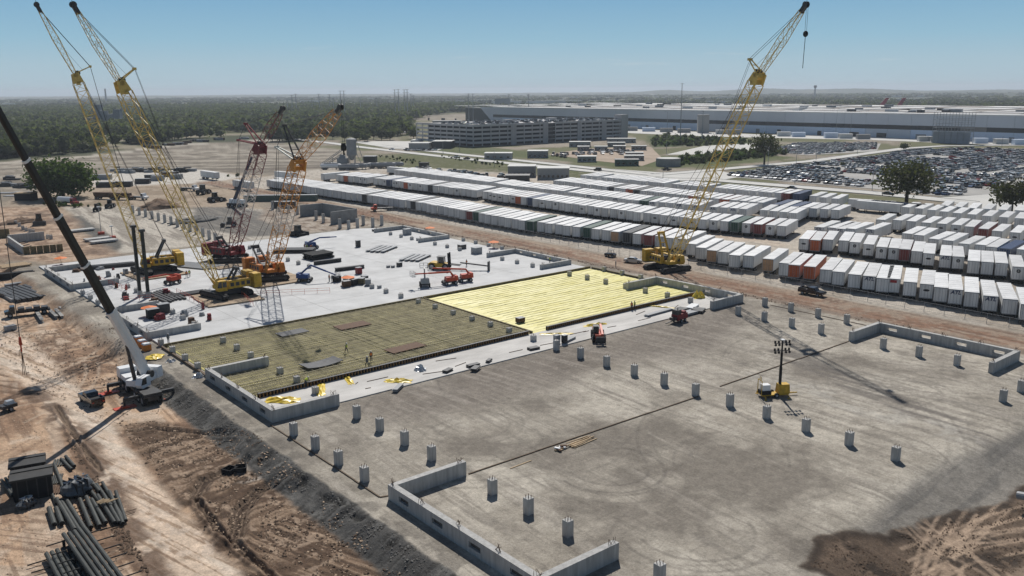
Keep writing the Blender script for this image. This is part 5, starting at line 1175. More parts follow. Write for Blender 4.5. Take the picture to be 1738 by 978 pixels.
flat('pavement',PP((640,225),(705,218),(705,225),(650,229)),.1,M_ROAD)
flat('pavement',PP((930,262),(1000,252),(1105,250),(1125,270),(1090,282),(1000,272)),.1,mat('yard_dirt',(.36,.28,.21),.9,var=.2,scale=.05))
# ---------------------------------------------------------------- parked cars
def lot_car(name,m,kind='sedan'):
    mb=MB(); hw=.92; L=4.6
    if kind=='sedan': lower=[(-2.3,.25),(2.25,.25),(2.3,.6),(1.0,.98),(-1.6,1.0),(-2.28,.9)]; cab=[(1.0,.96),(.2,1.43),(-1.0,1.45),(-1.7,.99)]
    elif kind=='suv': lower=[(-2.3,.3),(2.3,.3),(2.35,.8),(1.1,1.1),(-2.3,1.1)]; cab=[(1.1,1.08),(.5,1.72),(-1.9,1.75),(-2.25,1.08)]
    else: lower=[(-2.9,.4),(2.8,.4),(2.85,.95),(1.2,1.2),(-2.9,1.15)]; cab=[(1.2,1.18),(.7,1.85),(-.6,1.87),(-.8,1.18)]
    mb.prism(lower,-hw,hw); mb.mi=1; cx=sum(p[0] for p in cab)/4; mb.prism(cab,-hw*.84,hw*.84); mb.mi=0
    top=[(cab[1][0]-.03,cab[1][1]-.02),(cab[2][0]+.03,cab[2][1]-.02),(cab[2][0]+.05,cab[2][1]+.05),(cab[1][0]-.05,cab[1][1]+.05)][::-1]
    mb.prism(top,-hw*.8,hw*.8); mb.mi=2
    for x_ in (-1.45,1.4):
        mb.tube((x_,-hw-.01,.34),(x_,hw+.01,.34),.34,n=8)
    return mb.mesh(name,[m,M_GLASS,M_BLACK])
CARM=[]
for col,m in (('black',M_CBLK),('dark grey',M_CGRY),('silver',M_CSIL),('white',M_CWHT),('red',M_CRED),('blue',M_CBLU)):
    for k in ('sedan','suv','pickup'): CARM.append((col,k,lot_car('parked_car',m,k)))
CW=[.13,.12,.27,.40,.04,.04]  # colour shares: white and silver raised to stand in for sun glints
spots=[]
lp=np.array(LOT); 
def inpoly(x,y,poly): return float(sdist(np.array([x]),np.array([y]),poly)[0])
cand=[]
x_=372.0; q=0
while x_<486:
    for (dx,fl) in ((0,0),(5.3,math.pi)):
        yy=118.0
        while yy<420: cand.append((x_+dx+random.uniform(-.3,.3),yy,fl)); yy+=2.75
    x_+=16.2
yy=150.0
while yy<460:
    for (dy,fl) in ((0,R(90)),(5.3,R(-90))):
        xx=492.0
        while xx<800: cand.append((xx,yy+dy+random.uniform(-.3,.3),fl)); xx+=2.75
    yy+=16.4
cand=np.array(cand); din=sdist(cand[:,0],cand[:,1],LOT); hole=fbm(cand[:,0]/30,cand[:,1]/18,201,3)
keep=(din>2.5)&(hole<.62)&(RNG.random(len(cand))<.88)&~((cand[:,0]>480)&(cand[:,0]<491))
cand=cand[keep]
c2=[]
for a in np.arange(540,760,16.0):
    for dy,fl in ((0,0),(5.3,math.pi)):
        for b in np.arange(330,560,2.8): c2.append((a+dy,b,fl))
c2=np.array(c2); d2=sdist(c2[:,0],c2[:,1],LOT2); c2=c2[(d2>2)&(RNG.random(len(c2))<.85)]
allc=np.concatenate([cand,c2]); order=np.argsort(np.hypot(allc[:,0],allc[:,1])); allc=allc[order]
print('LOT CARS',len(allc))
pick=RNG.choice(6,len(allc),p=CW); kindp=RNG.choice(3,len(allc),p=[.45,.35,.2])
rest={}
for i,(x,y,a) in enumerate(allc):
    colr,k,me=CARM[pick[i]*3+kindp[i]]; a+=random.uniform(-.04,.04)
    if i<285:
        o=link('parked_car',me); o.location=(x,y,.14); o.rotation_euler=(0,0,a)
        tag(o,'%s %s parked in the crowded car park behind the road'%(colr,{'sedan':'car','suv':'tall car','pickup':'pickup'}[k]),'car','cars in the car park, '+colr+' '+k)
    else: rest.setdefault(pick[i]*3+kindp[i],[]).append((x,y,a))
def replicate(me,insts,base_z=0.0):
    nv=len(me.vertices); co=np.empty(nv*3); me.vertices.foreach_get('co',co); co=co.reshape(-1,3)
    I=np.array(insts); c,s=np.cos(I[:,2]),np.sin(I[:,2]); sc=I[:,3] if I.shape[1]>3 else np.ones(len(I))
    X=(co[None,:,0]*c[:,None]-co[None,:,1]*s[:,None])*sc[:,None]+I[:,0:1]; Y=(co[None,:,0]*s[:,None]+co[None,:,1]*c[:,None])*sc[:,None]+I[:,1:2]; Z=np.repeat(co[None,:,2],len(I),0)*(np.minimum(sc,1.15) if I.shape[1]<=5 else I[:,5])[:,None]+base_z+(I[:,4:5] if I.shape[1]>4 else 0)
    return np.stack([X,Y,Z],-1).reshape(-1,3),nv
def mass(name,parts_,mats,kind='stuff',smooth=False):
    """parts_: list of (source mesh, instances, [material index per source slot]) merged into one object"""
    V=[];S=[];T=[];Lp=[];MI=[];off=0;lo=0
    for me,ins,mm in parts_:
        if not len(ins): continue
        v,nv=replicate(me,ins); npoly=len(me.polygons); ls=np.empty(npoly,np.int32); lt=np.empty(npoly,np.int32); mi=np.empty(npoly,np.int32)
        me.polygons.foreach_get('loop_start',ls); me.polygons.foreach_get('loop_total',lt); me.polygons.foreach_get('material_index',mi)
        li=np.empty(len(me.loops),np.int32); me.loops.foreach_get('vertex_index',li); n=len(ins); ar=np.arange(n)[:,None]
        V.append(v); Lp.append((li[None]+ar*nv+off).ravel()); S.append((ls[None]+ar*len(li)+lo).ravel()); T.append(np.tile(lt,n)); MI.append(np.tile(np.array(mm)[mi],n)); off+=len(v); lo+=len(li)*n
    V=np.concatenate(V).astype(np.float32);Lp=np.concatenate(Lp).astype(np.int32);S=np.concatenate(S).astype(np.int32);T=np.concatenate(T).astype(np.int32);MI=np.concatenate(MI).astype(np.int32)
    me=bpy.data.meshes.new(name); me.vertices.add(len(V)); me.vertices.foreach_set('co',V.ravel()); me.loops.add(len(Lp)); me.loops.foreach_set('vertex_index',Lp); me.polygons.add(len(S)); me.polygons.foreach_set('loop_start',S); me.polygons.foreach_set('loop_total',T)
    for m in mats: me.materials.append(m)
    me.polygons.foreach_set('material_index',MI)
    if smooth: me.polygons.foreach_set('use_smooth',np.ones(len(S),bool))
    me.update(calc_edges=True); o=link(name,me); o['kind']=kind; return o
cm=[M_CBLK,M_CGRY,M_CSIL,M_CWHT,M_CRED,M_CBLU,M_GLASS,M_BLACK]
o=mass('parked_cars_beyond',[(CARM[k][2],[(x,y,a,1.0,.14) for x,y,a in v],[k//3,6,7]) for k,v in rest.items()],cm)
# cars on the roads and in the small yards
def small_car(px_,py_,deg,ci,ki,lab,group=None):
    g=G(px_,py_); colr,k,me=CARM[ci*3+ki]; o=link('car',me); o.location=(g[0],g[1],.17); o.rotation_euler=(0,0,R(deg)); tag(o,lab,'car',group)
small_car(1014,290.5,100,0,1,'dark tall car driving on the highway before the junction'); small_car(775,268.5,110,3,2,'white pickup driving on the highway left of the long sheds')
small_car(792,271,110,0,0,'black car following the white pickup on the highway'); small_car(665,255,110,3,0,'white car on the pavement near the concrete silo'); small_car(1131,290,95,0,2,'dark pickup turning at the road junction')
small_car(1590,330,-95,0,0,'black car leaving the car park right of the big oak'); small_car(1690,320,-95,0,1,'black tall car at the edge of the car park above the small oak'); small_car(1345,322,-90,1,0,'grey car on the road in front of the car park')
for i in range(34):
    px_=random.uniform(985,1075); py_=random.choice((257.5,259.5,262.5))+random.uniform(-.5,.5); small_car(px_,py_,random.choice((60,240)),random.choice((0,1,2,3,3)),random.randrange(3),'car parked between the low office cabins behind the highway','cars at the cabins')
for i in range(22):
    px_=random.uniform(935,985); py_=random.uniform(262,268); small_car(px_,py_,40,random.choice((0,1,2,3)),random.randrange(3),'car parked beside the white-roofed shed left of the cabins','cars left of the cabins')
for i in range(9):
    px_=690+i*6+random.uniform(-1,1); small_car(px_,256,20,random.choice((0,1,3)),random.randrange(3),'car parked in front of the low buildings by the garage','cars before the garage')
for i in range(26):
    px_=random.uniform(705,860); py_=288+(px_-705)*.10+random.uniform(-3,3); small_car(px_,py_,random.uniform(0,360),random.choice((0,1,2,3)),random.randrange(3),'vehicle parked on the dirt behind the rear trailer rows','vehicles behind the trailer rows')
for i in range(24):
    t=i/23; px_=1235+t*150+random.uniform(-2,2); py_=325+t*19+random.uniform(-1,1); small_car(px_,py_,random.uniform(0,360),random.choice((0,0,1,3)),random.choice((0,2)),'vehicle parked between the rearmost trailers and the grass strip','vehicles by the grass strip')
# ---------------------------------------------------------------- parking garage
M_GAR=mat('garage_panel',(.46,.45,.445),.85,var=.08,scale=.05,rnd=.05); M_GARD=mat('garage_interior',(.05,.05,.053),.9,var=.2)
gx0,gy0,gx1,gy1=425.0,562.0,602.0,643.0; fh=3.35
th=thing('parking_garage','large grey multi-storey parking garage with open decks and cars on top','building',(gx0,gy0,0))
for k in range(6):
    mb=MB(); mb.box((gx1-gx0)/2,(gy1-gy0)/2,k*fh-.3 if k else -.3,gx1-gx0-.8,gy1-gy0-.8,.35); part('deck',mb,M_GAR,th)
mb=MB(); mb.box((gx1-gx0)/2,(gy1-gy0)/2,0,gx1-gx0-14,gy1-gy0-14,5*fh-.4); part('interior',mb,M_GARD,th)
nb=9; bl=(gy1-gy0)/nb; mb=MB(); mb.box(0,0,0,.3,bl-.35,1.75); SPA=mb.mesh('spandrel_panel',M_GAR); nb2=20; bl2=(gx1-gx0)/nb2; mb=MB(); mb.box(0,0,0,bl2-.35,.3,1.75); SPB=mb.mesh('spandrel_panel',M_GAR)
for f in range(1,6):
    for k in range(nb): o=link('spandrel_panel',SPA,th); o.location=(0,(k+.5)*bl,f*fh-.9)
    for k in range(nb2):
        if k in (9,): continue
        o=link('spandrel_panel',SPB,th); o.location=((k+.5)*bl2,0,f*fh-.9)
mb=MB(); mb.box(0,0,0,.6,.6,5*fh+.6); PL=mb.mesh('column',M_GAR)
for k in range(nb+1): o=link('column',PL,th); o.location=(-.2,k*bl,0)
for k in range(nb2+1): o=link('column',PL,th); o.location=(k*bl2,-.2,0)
for xx in (4.6,8.6,13.2,16.6): 
    mb=MB(); 
    for s in (-1.6,0,1.6): mb.box(xx*bl2+s,-.75,0,1.1,.8,5*fh+1.0)
    part('stair_core',mb,M_GAR,th)
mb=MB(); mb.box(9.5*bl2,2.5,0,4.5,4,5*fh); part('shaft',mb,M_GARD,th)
mb=MB(); mb.box(gx1-gx0-2.5,4,0,9,9,21.8); part('lift_tower',mb,mat('tower_panel',(.40,.39,.385),.85,var=.08),th)
for (a,b) in ((60,30),(120,40)): mb=MB(); mb.box(a,b,5*fh,8,6,3); part('roof_hut',mb,M_GAR,th)
gi=[]
for k in range(150): gi.append((CARM[random.choice((2,3,3,0,1))*3+random.randrange(2)][2],(gx0+random.uniform(8,172),gy0+random.choice((6,11,22,27,40,45,58,63))+random.uniform(-.5,.5),R(90),1.0,5*fh+.1)))
byme={}
for me,i in gi: byme.setdefault(me.name,(me,[]))[1].append(i)
o=mass('cars_on_garage_roof',[(me,ins,[cm.index(me.materials[0]),6,7]) for me,ins in byme.values()],cm)
# ---------------------------------------------------------------- factory
M_FACU=mat('factory_upper_cladding',(.60,.62,.66),.6,var=.05,scale=.02,rnd=.04); M_FACW=mat('factory_lower_cladding',(.62,.71,.84),.55,var=.05,scale=.02,rnd=.04); M_FACD=mat('factory_glazing',(.03,.032,.035),.4,var=.3,scale=.05); M_ROOFW=mat('factory_roof_membrane',(.75,.74,.72),.7,var=.06,scale=.01); M_ROOFG=mat('factory_roof_grey',(.24,.22,.2),.85,var=.2,scale=.01)
fx,fy0,fy1,fh_=770.0,-260.0,972.0,21.5
th=thing('factory','very long low white and grey factory building stretching behind the car parks','building',(fx,0,0)); np_=58; pl=(fy1-fy0)/np_
mb=MB(); mb.box(0,0,11.6,.5,pl-.2,fh_-11.6); UPP=mb.mesh('upper_wall_panel',M_FACU); mb=MB(); mb.box(0,0,0,.4,pl-.2,7.8); LOW=mb.mesh('lower_wall_panel',M_FACW); LOW2=mb.mesh('lower_wall_panel',M_FACU); mb=MB(); mb.box(0,0,7.7,.3,pl-.1,4.0); WIN=mb.mesh('window_band',M_FACD)
for k in range(np_):
    y_=fy0+(k+.5)*pl
    o=link('upper_wall_panel',UPP,th); o.location=(0,y_,0)
    o=link('lower_wall_panel',LOW if k%9 not in (3,4) else LOW2,th); o.location=(.1,y_,0)
    if k%11!=5: o=link('window_band',WIN,th); o.location=(.25,y_,0)
mb=MB(); mb.box(200,(fy0+fy1)/2,0,398,fy1-fy0-1,fh_-.2); part('building_core',mb,M_ROOFG,th)
mb=MB(); mb.box(7,(fy0+fy1)/2,fh_-.15,16,fy1-fy0,.7); part('roof_edge',mb,M_ROOFW,th)
for (a,b,w) in ((40,0,10),(95,-60,22),(160,40,26),(240,-20,40),(330,10,50)):
    for s in range(14):
        y0=fy0+60+s*96+random.uniform(-20,20); mb=MB(); mb.box(a,y0+40,fh_-.18,w,random.uniform(45,84),.5); part('roof_strip',mb,M_ROOFW,th)
for s in range(70):
    mb=MB(); mb.box(random.uniform(24,300),random.uniform(fy0+20,fy1-20),fh_-.2,random.uniform(3,7),random.uniform(4,12),random.uniform(1.6,3.0)); part('roof_unit',mb,random.choice((M_GREYP,M_ROOFW,M_STEEL)),th)
for s in range(40):
    mb=MB(); mb.box(-.3,fy0+30+s*35+random.uniform(-8,8),0,.5,random.choice((4,4,9)),4.2); part('loading_door',mb,random.choice((M_FACD,M_GREYP)),th)
# the wall's slanted end with the dark hall behind it
mb=MB(); mb.prism([(0,0),(30,fh_),(0,fh_)][::-1],-.5,0,Matrix.Translation((0,fy1,0))@Matrix.Rotation(R(90),4,'Z')); part('slanted_wall_end',mb,M_FACU,th)
mb=MB(); mb.box(14,fy1+34,0,24,66,fh_-1.5); part('dark_end_hall',mb,mat('dark_green_cladding',(.05,.065,.06),.6,var=.2),th)
def bx(name,label,cat,px0,px1,pyb,hgt,dep,mw,mr,rz=None,z=0.0,group=None,windows=0):
    """box building whose front runs between two photograph columns"""
    a=G(px0,pyb); b=G(px1,pyb) if rz is None else None
    if rz is None: ang=math.atan2(b[1]-a[1],b[0]-a[0]); L=math.hypot(b[0]-a[0],b[1]-a[1])
    th=thing(name,label,cat,(a[0],a[1],z),ang,group)
    mb=MB(); mb.box(L/2,dep/2,0,L,dep,hgt); part('walls',mb,mw,th); mb=MB(); mb.box(L/2,dep/2,hgt-.02,L+.5,dep+.5,.28); part('roof',mb,mr,th)
    if windows:
        for k in range(windows):
            mb=MB(); mb.box(L*(k+.5)/windows,-.03,1.0,min(1.6,L/windows*.5),.1,1.2); part('window',mb,M_GLASS,th)
    return th
M_CABW=mat('cabin_wall',(.30,.295,.285),.8,var=.12,rnd=.15); M_CABR=mat('cabin_roof',(.55,.55,.53),.7,var=.1,rnd=.12); M_CABG=mat('cabin_green',(.10,.14,.12),.8,var=.15)
bx('long_shed','long grey shed with a flat pale roof beside the trailer yard, left one','shed',862,908,301,5.5,13,M_CABW,M_CABR,windows=6); bx('long_shed','long grey shed with a flat pale roof beside the trailer yard, right one','shed',912,966,305,5.5,13,M_CABW,M_CABR,windows=7); bx('long_shed','low dark shed in front of the left long shed','shed',858,898,309,3,8,M_STEEL,M_CABW)
cab=[(966,1002,250,4,10,'widest white-roofed cabin below the garage corner'),(980,1000,256.5,3.2,7,'white-roofed cabin in the row before the dirt lot, first from the left'),(1009,1031,256.5,3.2,7,'white-roofed cabin in the row before the dirt lot, second from the left'),(1041,1062,255.5,3.2,7,'white-roofed cabin in the row before the dirt lot, third from the left'),(1072,1097,255.5,3.2,7,'white-roofed cabin in the row before the dirt lot, fourth from the left'),(1031,1061,249.5,3.2,8,'cabin behind the third cabin of the row'),(1030,1079,243,3.6,9,'longest cabin at the back below the lift tower'),(980,1012,275.5,3.4,8,'low pale-roofed cabin nearest the highway'),(1060,1093,273.5,3.2,8,'tan cabin at the right of the dirt lot'),(1062,1092,267.5,3.0,8,'grey cabin behind the tan cabin'),(895,929,268.5,4.5,12,'wide shed with a white roof left of the dirt lot'),(822,868,271,4,10,'bluish flat shed on the grass by the highway')]
for a,b,c,h_,d_,lab in cab: bx('office_cabin',lab,'cabin',a,b,c,h_,d_,M_CABW,M_CABR,windows=4)
bx('office_cabin','dark green cabin nearest the road junction','cabin',1044,1084,282,3.6,8,M_CABG,M_CABW,windows=4)
bx('low_building','low grey building left of the garage front','building',694,727,253.5,4.5,16,M_CABW,M_CABR); bx('low_building','low dark building in front of the garage corner','building',733,766,252.5,5.5,18,M_STEEL,M_CABR)
bx('white_shed','white open shed at the garage foot','shed',697,711,244.5,3,14,M_CABR,M_CABR)
g=G(1134,282); th=thing('round_tank','dark round open tank beside the road junction','tank',g); mb=MB(); mb.tube((0,0,0),(0,0,4.6),7.2,n=24); part('tank_wall',mb,M_CABW,th); mb=MB(); mb.tube((0,0,4.62),(0,0,4.7),6.6,n=24); part('tank_top',mb,M_CABR,th)
bx('block_tower','dark topped service block in front of the factory wall','building',1184,1203,226,18,14,M_CABW,M_STEEL)
# scaffold wrapped stair tower on the factory
g=G(1622,243); th=thing('scaffold_tower','tall grey scaffold with sheeting against the factory wall','scaffold',(g[0]-4,g[1],0),R(90))
for i in range(7):
    for s in (0,6): mb=MB(); mb.bar((-15+i*5,s,0),(-15+i*5,s,25),.25); part('standard',mb,M_GREYP,th)
for k in range(8):
    mb=MB(); mb.box(0,3,k*3.1,30,6,.2); part('platform',mb,M_GREYP,th); mb=MB(); mb.bar((-15,0,k*3.1+1.2),(15,0,k*3.1+1.2),.15); part('guard_rail',mb,M_GREYP,th)
mb=MB(); mb.box(0,5.6,.2,29,.2,9); part('sheeting',mb,mat('scaffold_sheet',(.35,.36,.40),.7,var=.15,scale=.1),th)
for i,(px_,col_,hh) in enumerate(((1060,M_CABW,4),(1090,M_FACW,4),(1120,M_CABW,4),(1150,M_CABW,4),(1215,M_CABR,4),(1235,M_CABW,4.5),(1320,M_CABR,4),(1345,M_FACW,4),(1400,M_FACW,4.5),(1425,M_CABR,4),(1455,M_CABW,4),(1560,M_CABR,4),(1580,M_CABW,4),(1655,M_FACW,4),(1690,M_CABR,4),(1722,M_FACW,4))):
    bx('storage_container','low pale container along the factory foot, %s from the garage'%ordw(i+1),'container',px_,px_+22,219.5+(px_-1060)*.036+3,hh,6,col_,col_)
# ---------------------------------------------------------------- concrete batch plant, tankers
g=G(598,284); th=thing('batch_plant','grey concrete batch plant with a round silo and sloping conveyors','plant',g,R(50-90))
M_PLANT=mat('plant_grey',(.25,.26,.27),.7,var=.15,scale=.3)
mb=MB(); mb.tube((0,0,7.5),(0,0,16.5),3.0,n=20); mb.tube((0,0,4.2),(0,0,7.5),.8,3.0,n=20); mb.tube((0,0,16.5),(0,0,17.3),3.0,1.0,n=20); part('silo',mb,M_PLANT,th)
for s in range(4):
    a=math.pi/4+s*math.pi/2; mb=MB(); mb.bar((2.4*math.cos(a),2.4*math.sin(a),0),(2.4*math.cos(a),2.4*math.sin(a),8),.35); part('silo_leg',mb,M_PLANT,th)
mb=MB(); mb.box(-5.5,0,0,6,5,5.5); mb.box(-5.5,0,5.5,4,3.5,2.0,top=(.6,.6)); part('batch_house',mb,M_PLANT,th)
for (x0,z0,x1,z1) in ((-19,1,-4,11),(-17,.6,-6,7)):
    mb=MB(); 
    for s in (-.6,.6): mb.bar((x0,s,z0),(x1,s,z1),.25); mb.bar((x0,s,z0+1),(x1,s,z1+1),.18)
    for k in range(10): t=k/10; mb.bar((x0+(x1-x0)*t,-.6,z0+(z1-z0)*t),(x0+(x1-x0)*(t+.1),.6,z0+(z1-z0)*(t+.1)+1),.12)
    mb.bar((x1*.5+x0*.5,0,0),(x1*.5+x0*.5,0,(z0+z1)/2),.3); part('conveyor',mb,M_PLANT,th)
mb=MB(); mb.bar((3,0,16),(8,0,0),.3); mb.bar((2,1,10),(6,1,0),.25); part('chute',mb,M_PLANT,th)
mb=MB()
for k in range(3): mb.box(-16+k*4,2.5,0,3.6,4,2.6,top=(1.1,1.1))
part('aggregate_bin',mb,M_PLANT,th)
def tanker(px_,py_,deg,lab,m):
    g=G(px_,py_); th=thing('tank_trailer',lab,'tank trailer',g,R(deg),'tank trailers at the batch plant'); mb=MB(); mb.tube((-5.5,0,2.2),(5.5,0,2.2),1.25,n=14); mb.tube((5.5,0,2.2),(6.1,0,2.2),1.25,.6,n=14); mb.tube((-6.1,0,2.2),(-5.5,0,2.2),.6,1.25,n=14); part('tank',mb,m,th)
    mb=MB(); mb.box(-3.5,0,.5,4,2.2,.5); mb.bar((3,-.8,0),(3,-.8,1.2),.2); mb.bar((3,.8,0),(3,.8,1.2),.2); mb.box(0,0,3.4,8,.8,.1); part('tank_frame',mb,M_STEEL,th); put_wheels(th,[(x,s*1,.5) for x in (-4.2,-2.9) for s in (-1,1)],W_TR)
for i,(px_,py_) in enumerate(((562,288),(592,289),(606,288),(612,287))): tanker(px_,py_,-38,'pale tank trailer in front of the batch plant, %s from the left'%('first','second','third','fourth')[i],M_WHITE if i==0 else M_GREYP)
for i,(px_,py_) in enumerate(((642,286),(655,286),(668,285))): tanker(px_,py_,-40,'grey tank trailer right of the batch plant, %s from the left'%('first','second','third')[i],M_GREYP)
bx('storage_container','dark grey container between the tank trailers','container',617,637,280,5,6,M_STEEL,M_GREYP); bx('skip','small dark open skip on the dirt right of the tank trailers','skip',711,726,286,3,5,M_STEEL,M_BLACK)
# ---------------------------------------------------------------- poles, pylons, far landmarks
def pylon(px_,pyb,pyt,dist,label,group,arms=2):
    d=_f*F_PX+_r*(px_-PIC_W/2)-_u*(pyb-PIC_H/2); d=d/np.hypot(d[0],d[1]); x,y=d[0]*dist,d[1]*dist
    dt=_f*F_PX+_r*(px_-PIC_W/2)-_u*(pyt-PIC_H/2); dt=dt/np.hypot(dt[0],dt[1]); h=CAM_H+dt[2]*dist
    th=thing('power_pole',label,'power pole',(x,y,0),YAW+R(90),group); k=dist/1500; mb=MB(); mb.tube((0,0,0),(0,0,h),.75*k+.1,.4*k+.05,n=8); part('pole',mb,M_GREYP,th)
    for a in range(arms):
        mb=MB(); mb.bar((-3.2*k,0,h-.6-a*5*k),(3.2*k,0,h-.6-a*5*k),.4*k); part('cross_arm',mb,M_GREYP,th)
for i,(a,t) in enumerate(((671,152),(677,151.5),(687,152),(692,151.5))): pylon(a,189,t,1500,'tall power pole in the group of four on the horizon left of the garage','poles left of the garage')
for i,(a,t) in enumerate(((579,154),(585,154))): pylon(a,190,t,1500,'tall power pole of the pair above the orange crane tip','poles over the orange crane')
for a,b,t in ((796,205,159),(803,190,159),(864,195,160),(897,200,160)): pylon(a,b,t,1250,'tall steel pole behind the parking garage','poles behind the garage',1)
for a in (488,496,503,530,542,560,566,612,640,698,702): pylon(a,182,158+random.uniform(0,12),1900,'thin far power pole beyond the woods','far power poles')
for a,b,t,lab in ((1155,222,141,'thin lattice radio mast in front of the factory'),(1192,226,188,'dark pole on the service block')): pylon(a,b,t,760,lab,None,1)
for i,(a,b,t) in enumerate(((1131,262,190),(1418,232,188),(1443,232,194),(1349,312,262),(1303,288,250),(1125,308,290),(1385,272,252),(1455,262,240),(1700,252,232),(839,283,255),(752,262,240),(780,258,238),(1480,325,292),(1615,305,275))):
    d=np.array(G(a,b)); h=0
    dist=math.hypot(d[0],d[1]); dt=_f*F_PX+_r*(a-PIC_W/2)-_u*(t-PIC_H/2); dt=dt/np.hypot(dt[0],dt[1]); h=CAM_H+dt[2]*dist
    th=thing('street_lamp','thin street lamp on the road network beyond the trailers','street lamp',(d[0],d[1],0),R(random.choice((0,90))),'street lamps on the far roads'); mb=MB(); mb.tube((0,0,0),(0,0,h),.16,.1,n=6); part('post',mb,M_GREYP,th); mb=MB(); mb.bar((0,0,h),(2.2,0,h+.2),.1); mb.box(2.4,0,h+.1,.8,.3,.15); part('lamp_head',mb,M_GREYP,th)
def at_dist(px_,py_,dist):
    d=_f*F_PX+_r*(px_-PIC_W/2)-_u*(py_-PIC_H/2); d=d/np.hypot(d[0],d[1]); return (d[0]*dist,d[1]*dist,CAM_H+d[2]*dist)
p=at_dist(1383,160,4300); th=thing('control_tower','airport control tower alone on the right horizon','tower',(p[0],p[1],0),0); mb=MB(); mb.tube((0,0,0),(0,0,46),4.5,3.2,n=10); part('shaft',mb,M_GREYP,th); mb=MB(); mb.tube((0,0,46),(0,0,52),4,7.5,n=10); mb.tube((0,0,52),(0,0,58),7.5,5.5,n=10); part('control_room',mb,M_STEEL,th)
p=at_dist(179,160,4000); solo('chimney',MB().tube((0,0,0),(0,0,62),4,3,n=10),M_GREYP,'grey chimney alone on the left horizon','chimney',(p[0],p[1],0))
M_FIN=mat('fin_red',(.30,.02,.05),.5,var=.1)
for (a,lab) in ((1493,'left'),(1522,'right')):
    p=at_dist(a,181,1500); th=thing('airliner','parked airliner with a tall dark red tail fin behind the factory, %s one'%lab,'aircraft',(p[0],p[1],0),YAW-R(90)+math.pi); th.scale=(1.45,1.45,1.45)
    mb=MB(); mb.tube((0,0,4),(22,0,4),2.3,n=12); mb.tube((-9,0,5),(0,0,4),.6,2.3,n=12); mb.tube((22,0,4),(26,0,3.6),2.3,.5,n=12); part('fuselage',mb,M_WHITE,th)
    mb=MB(); mb.prism([(-1,6),(5,6),(-6.0,20),(-9.5,20)],-.35,.35); part('tail_fin',mb,M_FIN,th)
    for s in (-1,1):
        mb=MB(); mb.add([(11,s*1,3.3),(16,s*1,3.3),(6,s*17,4.6),(4,s*17,4.6),(11,s*1,2.8),(16,s*1,2.8),(6,s*17,4.4),(4,s*17,4.4)],[(0,1,2,3),(7,6,5,4),(0,4,5,1),(1,5,6,2),(2,6,7,3),(3,7,4,0)]); part('wing',mb,M_WHITE,th)
        mb=MB(); mb.add([(-4,s*.5,6),(-1,s*.5,6),(-6,s*7,6.4),(-8,s*7,6.4),(-4,s*.5,5.7),(-1,s*.5,5.7),(-6,s*7,6.2),(-8,s*7,6.2)],[(0,1,2,3),(7,6,5,4),(0,4,5,1),(1,5,6,2),(2,6,7,3),(3,7,4,0)]); part('tailplane',mb,M_WHITE,th)
# far plant in the woods and pale far roofs
p=at_dist(182,200,1250); th=thing('far_plant','grey industrial plant with a tower standing in the woods behind the yellow cranes','plant',(p[0],p[1],0),YAW-R(90))
for (x_,w_,h_) in ((-22,10,14),(-12,9,30),(-4,8,22),(5,9,18),(14,8,24),(22,9,12),(38,14,9)): mb=MB(); mb.box(x_,random.uniform(-4,4),0,w_,9,h_); part('plant_block',mb,M_PLANT,th)
for i in range(46):
    a=random.uniform(0,1738); b=random.uniform(160.5,169)-a*.006; p=at_dist(a,b,random.uniform(2600,5200)); L=random.uniform(40,190)
    if 560<a<700 and b>165: continue
    mb=MB(); mb.box(0,0,0,L,30,9); solo('far_building',mb,random.choice((M_CABR,M_CABR,M_CABW)),'pale low building far off near the horizon','building',(p[0],p[1],0),YAW-R(90)+random.uniform(-.2,.2),'low buildings near the horizon')
for (a,b,c,h_,lab) in ((735,782,203,11,'long grey hall behind the woods left of the garage'),(840,866,170,24,'dark tall hall on the horizon above the garage'),(560,640,178,9,'long grey hall beyond the power poles'),(252,270,199,5,'small pale roof among the trees right of the yellow cranes')):
    p=at_dist(a,c,1000 if c>190 else 2300); q=at_dist(b,c,1000 if c>190 else 2300); L=math.hypot(q[0]-p[0],q[1]-p[1]); th=thing('hall',lab,'building',((p[0]+q[0])/2,(p[1]+q[1])/2,0),YAW-R(90)); mb=MB(); mb.box(0,0,0,L,20,h_); part('walls',mb,M_GREYP,th); mb=MB(); mb.box(0,0,h_-.05,L+1,21,.6); part('roof',mb,M_CABW,th)
strip('far_road',[at_dist(*q)[:2] for q in ((430,170,2500),(480,168,3000),(560,166.5,3200),(640,166,3300))],22,-.3,7.0,M_ROAD)
